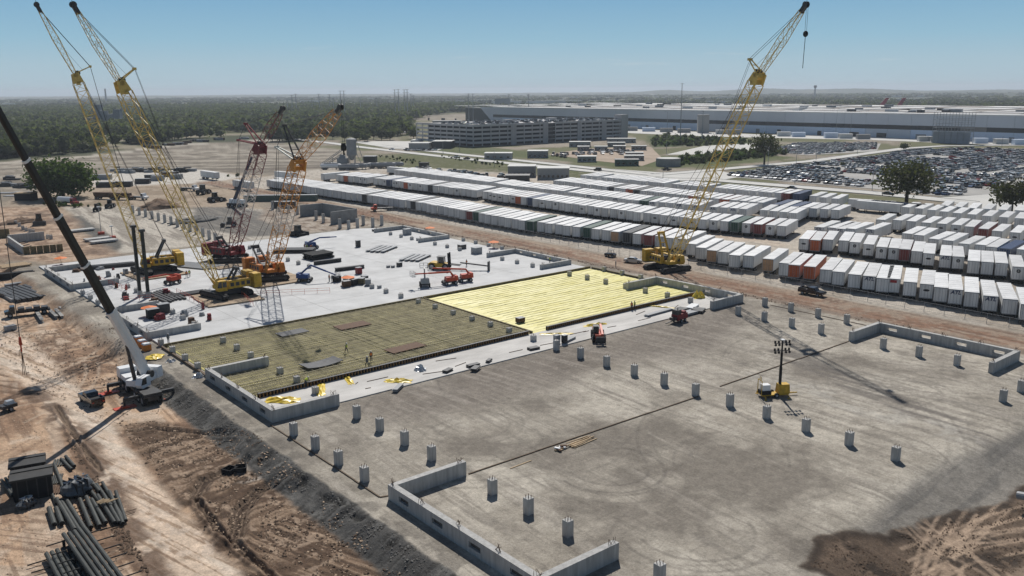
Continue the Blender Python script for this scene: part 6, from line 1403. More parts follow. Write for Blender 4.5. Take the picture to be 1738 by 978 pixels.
# ---------------------------------------------------------------- trees
def leaf_mat(name,c,var=.45):
    m=mat(name,c,.75,var=var,scale=.35,rnd=.22,spec=.15,detail=5); n=m.node_tree; b=n.nodes['Principled BSDF']
    t=n.nodes.new('ShaderNodeBsdfTranslucent'); mx=n.nodes.new('ShaderNodeMixShader'); mx.inputs[0].default_value=.36
    src=b.inputs['Base Color'].links[0].from_socket; hs=n.nodes.new('ShaderNodeMix'); hs.data_type='RGBA'; hs.blend_type='MULTIPLY'; hs.inputs[0].default_value=1; n.links.new(src,hs.inputs[6]); hs.inputs[7].default_value=(1.5,1.7,.9,1); n.links.new(hs.outputs[2],t.inputs[0])
    o=n.nodes['Material Output']; n.links.new(b.outputs[0],mx.inputs[1]); n.links.new(t.outputs[0],mx.inputs[2]); n.links.new(mx.outputs[0],o.inputs[0]); return m
M_LEAFA=leaf_mat('leaves_dark',(.062,.072,.034)); M_LEAFB=leaf_mat('leaves_mid',(.082,.094,.042)); M_LEAFC=leaf_mat('leaves_light',(.115,.122,.058)); M_LEAFO=leaf_mat('leaves_oak',(.05,.052,.024)); M_LEAFG=leaf_mat('leaves_bright',(.062,.092,.030)); M_BARK=mat('bark',(.06,.045,.034),.9,var=.3,scale=3)
def crown_mb(n_clump,per,rx,ry,rz,cz,size,seed,hollow=.35,flat=0.0):
    r=np.random.default_rng(seed); mb=MB()
    for k in range(n_clump):
        d=r.normal(size=3); d/=np.linalg.norm(d); rad=(hollow+(1-hollow)*r.random())**.6*(.78+.3*r.random()); c=d*rad*np.array([rx,ry,rz]); 
        if c[2]<-rz*.55: c[2]=-rz*.55+r.random()*rz*.2
        cs=.16*(rx+ry)/2+size*.4
        for q in range(per):
            o=c+r.normal(size=3)*cs*np.array([1,1,.7]); o[2]+=cz; a=r.normal(size=3); a/=np.linalg.norm(a); b=np.cross(a,r.normal(size=3)); b/=np.linalg.norm(b); s=size*(.6+.8*r.random())
            mb.add([o-a*s*.5-b*s*.32,o+a*s*.5-b*s*.25,o+a*s*.55+b*s*.3,o-a*s*.4+b*s*.35],[(0,1,2,3)])
    return mb
def trunk_mb(h,r0,spread,nl,seed,zsplit=.45):
    rn=random.Random(seed); mb=MB(); mb.tube((0,0,-.3),(0,0,h*zsplit),r0,r0*.75,n=9)
    for k in range(nl):
        a=2*math.pi*k/nl+rn.uniform(-.4,.4); e=Vector((math.cos(a)*spread*rn.uniform(.5,1),math.sin(a)*spread*rn.uniform(.5,1),h*rn.uniform(.7,.95))); s=Vector((0,0,h*zsplit*rn.uniform(.75,1))); m=s.lerp(e,.5)+Vector((0,0,h*.06)); mb.tube(s,m,r0*.5,r0*.32,n=6); mb.tube(m,e,r0*.32,r0*.1,n=5)
        for q in range(2): e2=m.lerp(e,.4)+Vector((rn.uniform(-1,1),rn.uniform(-1,1),rn.uniform(.2,1)))*spread*.3; mb.tube(m,e2,r0*.2,r0*.06,n=5)
    return mb
def big_tree(label,p,h,rx,ry,rz,cz,mleaf,seed,nc,per,size,r0,hollow=.3):
    th=thing('oak_tree',label,'tree',p,random.uniform(0,6)); part('trunk',trunk_mb(h,r0,rx*.8,7,seed),M_BARK,th); part('crown',crown_mb(nc,per,rx,ry,rz,cz,size,seed,hollow),mleaf,th); return th
big_tree('big dark oak with a broad crown on the grass verge before the car park',G(1538,346),15.5,10.5,10.0,6.0,9.8,M_LEAFO,11,120,17,.95,.75)
big_tree('dark oak at the right frame edge beside the paved apron',G(1716,361),11.5,7.6,7.4,4.6,7.0,M_LEAFO,12,95,15,.85,.6)
big_tree('dark tree with a thin trunk between the two car parks',G(1297,280),17,8.5,8.5,6.2,11.5,M_LEAFO,13,85,14,1.1,.6)
p=G(108,336); th=thing('bushy_tree','broad bushy green tree beside the pale yard at the left','tree',p); part('trunk',trunk_mb(12,.7,8,8,15,.2),M_BARK,th); part('crown',crown_mb(230,20,12.2,10.5,7.6,8.2,1.15,16,.55),M_LEAFG,th)
for (a,b,h_) in ((410,238,17),):
    pass
# tree kinds for the woods
def wood_mesh(seed,h,r,ml,n=13,per=6,size=2.3,nu=9,nv=6):
    mb=crown_mb(n,per,r,r,h*.40,h*.60,size,seed,.4); mb.blob((0,0,h*.58),r*.86,r*.86,h*.36,seed,.22,nu,nv); return mb.mesh('crown',ml)
KINDS_T=[]
for i,(h,r,ml,lab) in enumerate(((10,4.6,M_LEAFA,'dark round-crowned'),(11.5,4.2,M_LEAFB,'mid green tall'),(8.5,4.4,M_LEAFC,'pale green broad'),(12.5,3.8,M_LEAFA,'dark tall narrow'),(9.5,5.0,M_LEAFB,'mid green broad'))):
    mb=MB(); mb.tube((0,0,-.3),(0,0,h*.62),.28,.14,n=6); KINDS_T.append((wood_mesh(300+i,h,r,ml,34,7,1.35),mb.mesh('trunk',M_BARK),lab,wood_mesh(400+i,h,r,ml,9,3,2.7,7,4),wood_mesh(500+i,h,r,ml,5,2,3.0,6,4)))
W1=PP((-90,274),(60,267),(160,258),(300,239),(430,229),(505,224),(560,231),(562,214),(640,214),(705,203),(735,197),(800,187),(815,179),(640,183),(540,178),(300,168),(-90,168))
W2=PP((455,241),(530,231),(600,222),(650,216),(704,214),(704,239),(620,241),(560,243))
def scatter(poly,step0,grow,rmax,seed):
    """jittered points in a polygon, thinning with distance"""
    r=np.random.default_rng(seed); P=np.array(poly); x0,y0=P.min(0); x1,y1=P.max(0); out=[]
    rr=math.hypot(*min(poly,key=lambda q:math.hypot(*q))); a0=min(math.atan2(q[1],q[0]) for q in poly); a1=max(math.atan2(q[1],q[0]) for q in poly)
    while rr<rmax:
        st=step0+grow*rr; n=max(1,int(rr*(a1-a0)/st)); a=a0+(a1-a0)*(np.arange(n)+r.random(n))/n; d=rr+st*(r.random(n)-.5); out.append(np.stack([d*np.cos(a),d*np.sin(a)],-1)); rr+=st*.95
    q=np.concatenate(out); return q[sdist(q[:,0],q[:,1],poly)>0]
pts=np.concatenate([scatter(W1,4.2,.0052,2700,1),scatter(W2,6.5,.0015,1200,2)])
gap=fbm(pts[:,0]/70,pts[:,1]/70,301,3); pts=pts[(gap<.565)|(RNG.random(len(pts))<.12)]
pl_=at_dist(182,200,1250); pts=pts[np.hypot(pts[:,0]-pl_[0],pts[:,1]-pl_[1])>38]
pts=pts[np.argsort(np.hypot(pts[:,0],pts[:,1]))]; print('TREES',len(pts))
rest=[[] for _ in KINDS_T]
for i,(x,y) in enumerate(pts):
    k=int(RNG.integers(len(KINDS_T))); s=float(RNG.uniform(.75,1.2)); a=float(RNG.uniform(0,6.28)); d=math.hypot(x,y); cm_,tm,lab,low_,_v=KINDS_T[k]
    if i<285:
        th=thing('woodland_tree','%s tree at the near edge of the woods'%lab,'tree',(x,y,0),a,'trees at the wood edge, '+lab); th.scale=(s,s,s); link('trunk',tm,th); link('crown',cm_,th)
    else: rest[k].append((x,y,a,s*(1+max(0,d-900)/3200),0))
o=mass('woodland',[(KINDS_T[k][3],rest[k],[(0,1,2,0,1)[k]]) for k in range(5)],[M_LEAFA,M_LEAFB,M_LEAFC])
# tree belts behind the factory and out to the horizon
belt=[]
r=np.random.default_rng(9)
for (d0,d1,a0,a1,n,sc) in ((1350,1800,R(16),R(46),1500,1.25),(1800,3200,R(16),R(84),3000,2.0),(3200,6500,R(16),R(86),2600,3.6)):
    d=r.uniform(d0,d1,n*3); a=r.uniform(a0,a1,n*3); x=d*np.cos(a); y=d*np.sin(a); g_=fbm(x/300,y/300,311,4); ok=(g_>.47); x,y=x[ok][:n],y[ok][:n]
    belt+= [(x[i],y[i],r.uniform(0,6),sc*r.uniform(.7,1.2),0) for i in range(len(x)) if not (765<x[i]<1190 and y[i]<1200) and not (d[ok][:n][i]<1800 and a[ok][:n][i]<R(28))]
bl=[[] for _ in range(5)]
for i,b in enumerate(belt): bl[i%5].append(b)
o=mass('distant_woods',[(KINDS_T[k][4],bl[k],[(0,1,2,0,1)[k]]) for k in range(5)],[M_LEAFA,M_LEAFB,M_LEAFC])
# scrub along the roads
sc_=[[] for _ in range(5)]; 
for poly,n,s0 in ((PP((1110,232),(1290,241),(1260,247),(1105,250)),170,.45),(PP((1150,283),(1300,268),(1345,262),(1260,260),(1190,266),(1130,280)),210,.42),(PP((1180,246),(1120,240),(1100,246)),30,.5)):
    P=np.array(poly); k=0
    while k<n:
        x=random.uniform(P[:,0].min(),P[:,0].max()); y=random.uniform(P[:,1].min(),P[:,1].max())
        if inpoly(x,y,poly)>1: sc_[k%5].append((x,y,random.uniform(0,6),s0*random.uniform(.5,1.2),-.8)); k+=1
for (a,b,c,d,n) in ((745,262,860,292,26),(640,262,720,285,26),(330,298,420,300,8),(60,345,170,352,16)):
    for k in range(n): px_=random.uniform(a,c); g=G(px_,b+(d-b)*(px_-a)/(c-a)*.6+random.uniform(0,6)); sc_[k%5].append((g[0],g[1],random.uniform(0,6),random.uniform(.1,.22),-.3))
o=mass('scrub',[(KINDS_T[k][3],sc_[k],[(0,1,2,0,1)[k]]) for k in range(5)],[M_LEAFA,M_LEAFG,M_LEAFC])
for (px_,py_,s,lab) in ((1534,255,.5,'small round tree on the verge between the upper road and car park'),(1290,262,.35,'low dark shrub below the dark tree at the car park'),(1430,283,.25,'dark shrub at the corner of the car park')):
    g=G(px_,py_); th=thing('shrub',lab,'shrub',g); th.scale=(s*1.3,s*1.3,s); link('trunk',KINDS_T[0][1],th); link('crown',KINDS_T[0][0],th)
# ---------------------------------------------------------------- things on the works
zs=.33
# two upright columns
for (px_,pyb,pyt,lab) in ((238,503,384,'left of the two tall dark upright columns by the rear yellow crane'),(252,505,391,'right of the two tall dark upright columns by the rear yellow crane')):
    g=G(px_,pyb,zs); 
    d=_f*F_PX+_r*((px_-13)-PIC_W/2)-_u*(pyt-PIC_H/2); d=d/np.hypot(d[0],d[1]); h=CAM_H+d[2]*math.hypot(g[0],g[1])
    th=thing('steel_column',lab,'column',(g[0],g[1],zs)); mb=MB(); mb.box(0,0,0,.9,.9,1.3); part('concrete_base',mb,M_CONC,th); mb=MB(); mb.bar((0,0,1.3),(0,0,h-zs),.62); part('shaft',mb,mat('green_black_steel',(.035,.04,.036),.6,var=.2),th); mb=MB(); mb.box(0,0,h-zs-.3,1.1,1.1,.5); part('head_plate',mb,M_STEEL,th)
# people: one continuous figure per pose
def figure(name,joints,edges,radii,root,mats):
    me=bpy.data.meshes.new(name); me.from_pydata(joints,edges,[]); o=bpy.data.objects.new(name,me); COL.objects.link(o)
    sk=o.modifiers.new('skin','SKIN'); sv=me.skin_vertices[0].data
    for i,r_ in enumerate(radii): sv[i].radius=(r_,r_); sv[i].use_root=(i==root)
    ss=o.modifiers.new('sub','SUBSURF'); ss.levels=1; ss.render_levels=1
    dg=bpy.context.evaluated_depsgraph_get(); m2=bpy.data.meshes.new_from_object(o.evaluated_get(dg)); bpy.data.objects.remove(o); m2.name=name
    for m in mats: m2.materials.append(m)
    m2.materials.clear()
    for m in mats: m2.materials.append(m)
    z=[v.co.z for v in m2.vertices]
    mi=[]
    for p_ in m2.polygons:
        c=p_.center
        mi.append(0 if c.z<0.92*max(z)/1.75 and not False else 1)
    m2.polygons.foreach_set('material_index',mi); m2.polygons.foreach_set('use_smooth',[True]*len(mi)); m2.update(); return m2
M_TRS=mat('work_trousers',(.045,.05,.065),.85,var=.2); M_SHIRT=mat('work_shirt',(.16,.17,.18),.85,var=.2); M_SKIN=mat('skin',(.36,.22,.15),.6,var=.1); M_VESTO=mat('orange_vest',(.75,.20,.03),.6,var=.1); M_VESTY=mat('lime_vest',(.55,.65,.06),.6,var=.1); M_HELM=mat('helmet_white',(.75,.75,.73),.4,var=.05)
def pose(kind):
    #  pelvis, chest, neck, head0, head1, Lsh,Lel,Lwr,Lhand, R.., Lhip,Lkn,Lank,Ltoe, R..
    b={'stand':(0,0),'bend':(.55,-.35),'walk':(.05,0)}[kind]; lean=b[0]; dz=b[1]
    P=[(0,0,.95),(lean*.5,0,1.25+dz*.4),(lean*.8,0,1.47+dz*.75),(lean*.9+.02,0,1.58+dz*.85),(lean*1.0+.03,0,1.72+dz)]
    E=[(0,1),(1,2),(2,3),(3,4)]; Rr=[.15,.16,.07,.095,.08]
    for s in (-1,1):
        sw=.18*s if kind=='walk' else 0; i=len(P); sh=(lean*.75,s*.2,1.42+dz*.7)
        if kind=='bend': arm=[sh,(sh[0]+.12,s*.22,sh[2]-.28),(sh[0]+.2,s*.15,sh[2]-.52),(sh[0]+.22,s*.13,sh[2]-.62)]
        else: arm=[sh,(sh[0]-sw*.4-.03,s*.27,1.15),(sh[0]-sw+.08,s*.27,.92),(sh[0]-sw*1.1+.12,s*.26,.82)]
        P+=arm; E+=[(2,i),(i,i+1),(i+1,i+2),(i+2,i+3)]; Rr+=[.075,.055,.042,.045]
        i=len(P); leg=[(0,s*.11,.88),(sw*.8+.04,s*.12,.5),(sw*1.3-.02,s*.12,.09),(sw*1.3+.16,s*.14,.04)]
        P+=leg; E+=[(0,i),(i,i+1),(i+1,i+2),(i+2,i+3)]; Rr+=[.1,.075,.055,.05]
    return figure('body',P,E,Rr,0,[M_TRS,M_SHIRT]),P
POSES={k:pose(k) for k in ('stand','walk','bend')}
def vest_mesh(P,m):
    mb=MB(); c=Vector(P[1]); n=Vector(P[2]); mb.tube(Vector(P[0])+Vector((0,0,.06)),c,.19,.21,n=10); mb.tube(c,n-Vector((0,0,.03)),.21,.17,n=10); return mb.mesh('vest',m)
VESTS={(k,c):vest_mesh(POSES[k][1],{'orange':M_VESTO,'lime':M_VESTY}[c]) for k in POSES for c in ('orange','lime')}
HELMS={}; HEADS={}
for k in POSES:
    h=Vector(POSES[k][1][4]); mb=MB(); mb.tube(h+Vector((0,0,-.02)),h+Vector((0,0,.05)),.125,.11,n=10); mb.tube(h+Vector((0,0,.05)),h+Vector((0,0,.11)),.11,.05,n=10); mb.box(h.x+.12,h.y,h.z-.02,.1,.18,.02); HELMS[k]=mb.mesh('helmet',M_HELM)
    mb=MB(); a=Vector(POSES[k][1][3]); c=(a+h)/2+Vector((.02,0,-.02)); mb.blob(c,.10,.085,.12,1,.02,10,6); mb.box(c.x+.1,c.y,c.z-.03,.035,.03,.05); HEADS[k]=mb.mesh('face',M_SKIN)
def person(px_,py_,kind,vest,deg,label,z=0.0):
    g=G(px_,py_,z); th=thing('person',label,'person',g,R(deg)); link('body',POSES[kind][0],th); link('face',HEADS[kind],th)
    if vest: link('vest',VESTS[(kind,vest)],th)
    link('helmet',HELMS[kind],th)
person(588,599,'walk','lime',-60,'worker in a lime vest walking alone on the rebar field',.45); person(623,622,'walk',None,-80,'worker in dark clothes walking on the rebar, front one of a pair',.45); person(630,613,'stand','orange',-100,'worker in an orange vest on the rebar, rear one of a pair',.45)
person(286,582,'stand',None,-70,'worker in dark clothes standing on the slab by the left edge',.3); person(519,656,'bend','lime',20,'worker bending at the studded bulkhead near the concrete wall',.2); person(1072,526,'stand','orange',190,'worker standing at the yellow sheeting bulkhead, left of two',.2); person(1077,525,'stand','lime',150,'worker standing at the yellow sheeting bulkhead, right of two',.2)
person(317,471,'walk','orange',-100,'worker on the slab in front of the rear yellow crane, left of two',zs); person(322,470,'stand','lime',-120,'worker on the slab in front of the rear yellow crane, right of two',zs)
person(517,424,'stand','orange',-60,'worker standing by the steel pile near the far blue lift, first of three',zs); person(521,425,'stand','lime',-90,'worker standing by the steel pile near the far blue lift, second of three',zs); person(527,424,'bend','orange',-30,'worker bending by the steel pile near the far blue lift, third of three',zs)
person(559,478,'stand','orange',-60,'worker beside the welding cart, left of two',zs); person(564,479,'walk',None,-120,'worker beside the welding cart, right of two',zs); person(933,447,'stand','lime',-90,'worker standing on the right slab corner wall',.4); person(1045,454,'stand',None,-60,'worker in dark clothes standing on the haul road left of the lone yellow crane'); person(792,452,'stand','orange',100,'worker standing behind the forklift frame',zs)
# steel stacks on the slab
def bundle(px_,py_,deg,n,L,wd,m,label,z=zs,name='beam_stack',lay=1,pn='beam'):
    g=G(px_,py_,z); th=thing(name,label,'beams',g,R(deg)); p=wd/n
    for l in range(lay):
        for k in range(n-(l%2)):
            mb=MB(); x0=random.uniform(-.25,.25); y0=-wd/2+p*(k+.5+.5*(l%2)); z0=.12+l*.5; w=p*.72
            mb.box(x0,y0,z0,L,w,.07); mb.box(x0,y0,z0+.07,L,w*.3,.26); mb.box(x0,y0,z0+.33,L,w,.07); part(pn,mb,m,th)
    mb=MB()
    for s in (-.3,.3): mb.box(L*s,0,0,.2,wd+.4,.12)
    part('bearer',mb,M_WOOD,th)
bundle(648,424,33,4,9.5,6.2,M_GREYP,'four broad grey beams laid together on the far middle of the slab'); bundle(705,439,33,4,9.0,6.0,M_GREYP,'four broad grey beams laid together behind the yellow forklift')
bundle(500,428,-38,6,11,5,M_STEEL,'sloping stack of dark steel beams left of the far blue lift',lay=2); bundle(540,438,8,5,7,5.5,M_BLACK,'black stack of steel forms on the slab in front of the far blue lift',lay=3)
def hbeam(px0,py0,px1,py1,w,h,m,label,z=zs,name='steel_beam',cat='beam',group=None):
    a=G(px0,py0,z); b=G(px1,py1,z); L=math.hypot(b[0]-a[0],b[1]-a[1]); mb=MB(); mb.box(L/2,0,.08,L,w,.08); mb.box(L/2,0,.16,L,w*.35,h-.16); mb.box(L/2,0,h,L,w,.08)
    solo(name,mb,m,label,cat,(a[0],a[1],z),math.atan2(b[1]-a[1],b[0]-a[0]),group)
hbeam(533,450,579,444,.9,.9,M_STEEL,'single dark steel beam left of the red bin on the slab'); hbeam(569,461,618,455,.9,.8,M_STEEL,'single dark steel beam behind the red drum on the slab')
def bundle_line(px0,py0,px1,py1,n,wd,m,label,z,h=.35):
    a=G(px0,py0,z); b=G(px1,py1,z); L=math.hypot(b[0]-a[0],b[1]-a[1]); th=thing('beam_stack',label,'beams',(a[0],a[1],z),math.atan2(b[1]-a[1],b[0]-a[0]))
    for k in range(n): mb=MB(); mb.box(L/2+random.uniform(-.4,.4),-wd/2+wd*(k+.5)/n,.08,L*random.uniform(.85,1),wd/n*.6,h); part('beam',mb,m,th)
bundle_line(285,505,352,495,5,3.0,M_STEEL,'long dark steel bundle left of the front yellow crane',zs); bundle_line(262,496,300,512,6,5,M_STEEL,'dark pipes laid side by side beside the two upright columns',zs)
bundle_line(130,459,232,450,4,2.4,M_STEEL,'long dark steel stack along the back left slab edge',zs,.8); bundle_line(300,449,370,456,6,6,M_GREYP,'flat grey stack on the slab between the rear yellow and red cranes',zs,.3); bundle_line(345,431,410,426,4,3,M_STEEL,'low dark stack at the far slab edge behind the red crane',zs,.6)
# drums, bins, carts on the slab
def crate(px_,py_,w,d,h,m,label,cat,z=zs,rz=0,lid=None,name='crate',group=None):
    g=G(px_,py_,z); th=thing(name,label,cat,g,R(rz),group); mb=MB(); mb.box(0,0,.1,w,d,h); part('body',mb,m,th); mb=MB(); mb.box(0,0,h+.1,w+.08,d+.08,.07); part('lid',mb,lid or M_GREYP,th); mb=MB(); mb.box(0,0,0,w*.9,d*.9,.1); part('base',mb,M_STEEL,th)
crate(609,465,1.3,1.2,1.5,M_RED,'dark red bin on the slab above the welding carts','bin',name='bin'); crate(572,478,1.6,1.4,1.3,M_BLACK,'black welding cart beside two workers','cart',name='welding_cart')
for i,(px_,py_,m,lab) in enumerate(((588,487,M_RUST,'brown tool chest under the orange umbrella'),(600,484,M_STEEL,'dark tool chest right of the umbrella'),(614,482,M_FORM,'brown tool chest beside the black generator'),(625,484,M_GREYP,'grey tool chest at the right end of the umbrella group'),(619,478,M_BLACK,'black generator behind the tool chests'))): crate(px_,py_,1.7,1.3,1.3,m,lab,'tool chest',name='tool_chest',rz=20*i)
def umbrella(px_,py_,z,label,m=None):
    g=G(px_,py_,z); th=thing('umbrella',label,'umbrella',g); th.scale=(.85,.85,.72); mb=MB(); n=8; R_=1.9
    mb.v=[(0,0,3.0)]+[(R_*math.cos(2*math.pi*k/n),R_*math.sin(2*math.pi*k/n),2.35) for k in range(n)]+[(0,0,2.9)]+[(R_*.98*math.cos(2*math.pi*k/n),R_*.98*math.sin(2*math.pi*k/n),2.3) for k in range(n)]
    mb.f=[(0,1+k,1+(k+1)%n) for k in range(n)]+[(9,10+(k+1)%n,10+k) for k in range(n)]+[(1+k,10+k,10+(k+1)%n,1+(k+1)%n) for k in range(n)]; mb.m=[0]*len(mb.f); part('canopy',mb,mat('umbrella_orange',(.80,.22,.06),.7,var=.08),th)
    mb=MB(); mb.tube((0,0,0),(0,0,2.95),.05,n=6); mb.box(0,0,0,.7,.7,.12); part('pole',mb,M_STEEL,th)
umbrella(591,483,zs,'orange umbrella over the tool chests in the middle of the slab'); umbrella(838,421,zs,'orange umbrella at the right slab edge by the low wall'); umbrella(730,396,zs,'orange umbrella on the far slab corner behind the wall'); umbrella(254,536,zs,'orange umbrella over black boxes inside the left wall'); umbrella(104,449,zs,'bright orange umbrella at the back left wall')
crate(260,540,2.2,1.6,1.8,M_BLACK,'black site box under the left orange umbrella','box',name='site_box'); crate(278,531,2.2,1.6,1.8,M_STEEL,'dark site box right of the left orange umbrella','box',name='site_box')
for i,(px_,py_,w,h_,lab) in enumerate(((691,399,2.2,1.8,'dark compressor on the slab below the far corner wall'),(809,431,2.4,1.7,'dark site box behind the right low wall'),(784,423,2.0,1.2,'grey pallet stack left of the right low wall'),(608,420,1.2,1.9,'rack of grey props on the far slab'),(659,455,.8,.5,'left of three small dark tools boxes in the middle of the slab'),(667,455,.8,.5,'middle of three small dark tool boxes in the middle of the slab'),(678,453,1.2,1.0,'right and largest of three dark tool boxes in the middle of the slab'),(640,393,2.6,.6,'low grey stack at the far slab corner'),(710,409,1.0,.7,'small dark pack on the slab near the far return wall'),(644,490,.8,.6,'small dark pack beside a short pier in front of the tool chests'),(883,547,1.5,.8,'small dark wooden box lying on the yellow sheeting near the corner'),(958,582,.9,1.3,'dark box behind the pier on the white strip edge'),(945,596-14,1.0,1.3,'grey box beside the white strip piers'))):
    crate(px_,py_,w,w*.8,h_,random.choice((M_STEEL,M_GREYP)) if 'wooden' not in lab else M_RUST,lab,'box',name='site_box',z=.2)
for i in range(26):
    x=random.uniform(49,62); y=random.choice((random.uniform(187,209),random.uniform(215,236),random.uniform(163,178))); w=random.uniform(.5,1.8); h_=random.uniform(.4,1.5); th=thing('formwork_pack','small dark pack of form parts on the left part of the slab','pack',(x,y,zs),random.uniform(0,3),'form packs on the left slab'); mb=MB(); mb.box(0,0,.08,w,w*.7,h_*.6); mb.box(.1*w,0,.08+h_*.6,w*.7,w*.6,h_*.35,.2); part('load',mb,random.choice((M_STEEL,M_GREYP,M_RUST,M_RED)),th); mb=MB(); mb.box(0,0,0,w*1.05,w*.8,.08); part('pallet',mb,M_WOOD,th)
# red guard rails at the left slab edge
for i,(px0,py0,px1,py1) in enumerate(((150,470,215,495),(212,512,262,509),(300,498,345,520),(430,503,560,497),(385,480,430,520))):
    a=G(px0,py0,zs); b=G(px1,py1,zs); th=thing('guard_rail','thin red steel guard rail on the slab %s'%('at the back left wall','beside the upright columns','beside the pipes','in front of the orange crane','left of the orange crane')[i],'railing',(a[0],a[1],zs),math.atan2(b[1]-a[1],b[0]-a[0])); L=math.hypot(b[0]-a[0],b[1]-a[1]); n=max(2,int(L/2.5))
    for k in range(n+1): mb=MB(); mb.bar((L*k/n,0,0),(L*k/n,0,1.15),.06); part('rail_post',mb,M_REDOR,th)
    for zz in (.6,1.12): mb=MB(); mb.bar((0,0,zz),(L,0,zz),.05); part('rail',mb,M_REDOR,th)
# yellow tarps and litter on the strip
def tarp(px_,py_,w,d,h,label,z=.17,m=None,seed=0,name='tarp'):
    g=G(px_,py_,z); rn=random.Random(seed); mb=MB(); nx,ny=9,7
    for i in range(nx+1):
        for j in range(ny+1):
            u,v_=i/nx-.5,j/ny-.5; e=max(0,1-(u*u+v_*v_)*3.6); mb.v.append((u*w*(1+rn.uniform(-.12,.12)),v_*d*(1+rn.uniform(-.2,.2)),.02+h*e*rn.uniform(.15,1)))
    for i in range(nx):
        for j in range(ny): a=i*(ny+1)+j; mb.f.append((a,a+ny+1,a+ny+2,a+1)); mb.m.append(0)
    solo(name,mb,m or M_TARP,label,'tarp',(g[0],g[1],z),rn.uniform(0,3))
for i,(px_,py_,w,d,h_,lab) in enumerate(((676,647,4.2,1.8,.6,'yellow plastic heap lying on the white strip'),(480,680,5.0,2.4,.8,'crumpled yellow plastic inside the near wall corner'),(545,661,6,1.2,.5,'yellow plastic strip along the studded bulkhead, left part'),(590,643,6,1.0,.4,'yellow plastic strip along the studded bulkhead, middle part'),(1186,505,2.6,2.4,2.2,'tall yellow plastic heap at the end of the yellow sheeting'),(1010,552,5,1.0,.6,'yellow plastic strip behind the red telehandler'),(1120,521,7,.8,.3,'yellow plastic strip along the far bulkhead'),(262,606,3.2,2.6,.5,'yellow plastic sheet on the ground by the toilets'),(945,567,6,1.0,.3,'yellow plastic edge at the yellow sheeting corner'))): tarp(px_,py_,w,d,h_,lab,seed=i)
tarp(713,628,2.2,1.8,1.2,'grey plastic heap on the white strip above the yellow one',m=M_SILV,seed=31); tarp(338,640,2.0,1.6,.9,'white plastic bundle beside the long wall end',m=M_SILV,seed=32,z=0.0); tarp(290,618,2.4,2.0,1.2,'white plastic bundle behind the truck crane',m=M_SILV,seed=33,z=-.4)
for i,(px_,py_,w,d,lab) in enumerate(((675,660,3.0,.7,'grey plank stack at the strip edge below the yellow heap'),(803,622,2.2,.9,'dark plate on the strip edge, left of the two'),(808,627,2.0,1.0,'dark plate hanging over the strip edge'),(760,631,1.8,.9,'dark mat lying in the middle of the strip'),(830,614,1.5,.6,'small dark plate right on the strip'),(906,593,2.0,1.1,'dark drain plate on the strip near two piers'),(967,582-4,3.2,.8,'grey plank pack right of the strip piers'),(1118,532,8,.9,'long grey plank on the right part of the strip'),(1170,532,3.5,2.0,'grey panel pack at the right end of the strip'),(1185,528,3.0,2.4,'dark panel pack beside the right end wall'),(1175,522,4,1.6,'pale panel on the right end of the strip'),(1155,527,3,2,'white sheet stack behind the dark red power unit'))):
    g=G(px_,py_,.17); th=thing('plank_pack',lab,'planks',g,R(random.uniform(-10,40)))
    for k in range(3): mb=MB(); mb.box(random.uniform(-.1,.1),random.uniform(-.1,.1),k*.14,w,d,.12); part('plank',mb,M_GREYP if 'grey' in lab else (M_STEEL if 'dark' in lab else M_WHITE),th)
for i in range(16):
    x=random.uniform(60,138); y=random.uniform(110,116.5); L=random.uniform(.8,4); a=random.uniform(-.3,.3); mb=MB(); mb.bar((-L/2,0,.05),(L/2,random.uniform(-.4,.4),.06),.07); solo('steel_rod',mb,M_RUST,'thin loose steel rod lying on the white strip','rod',(x,y,.16),a,'loose rods on the strip')
# timber on the pad
g=G(985,752); th=thing('timber_pile','loose pile of pale timber boards on the bare pad','timber',g,R(3))
for k in range(9): mb=MB(); mb.box(random.uniform(-.5,.5),-.6+k*.15,.02+.11*(k%3),random.uniform(3,4.6),.13,.09,random.uniform(-.08,.08)); part('timber_board',mb,M_WOOD,th)
g=G(954,764); th=thing('scrap_pile','small pile of white and brown offcuts left of the timber pile','scrap',g)
for k in range(8): mb=MB(); mb.box(random.uniform(-.6,.6),random.uniform(-.4,.4),.1*(k%3),random.uniform(.4,.9),.3,.18,random.uniform(0,3)); part('offcut',mb,random.choice((M_WOOD,M_WHITE,M_RUST)),th)
g=G(884,789); solo('timber_board',MB().box(0,0,.01,3.4,.15,.07),M_WOOD,'single pale board lying alone on the pad','board',g,R(2))
# portable toilets
for i,(px_,py_) in enumerate(((236,590),(243,597),(250,603))):
    g=G(px_,py_,-.9); th=thing('portable_toilet','orange portable toilet with a white roof, %s of three behind the truck crane'%('farthest','middle','nearest')[i],'portable toilet',(g[0],g[1],-1.1),R(5),'portable toilets')
    mb=MB(); mb.box(0,0,0,1.25,1.25,2.2); part('cabin',mb,M_ORANGE,th); mb=MB(); mb.box(0,0,2.2,1.32,1.32,.22,top=(.8,.8)); part('roof',mb,M_WHITE,th); mb=MB(); mb.box(-.64,0,.1,.05,.8,1.9); part('door',mb,M_ORANGE,th); mb=MB(); mb.tube((.4,.4,2.2),(.4,.4,2.75),.06,n=6); part('vent_pipe',mb,M_GREYP,th)
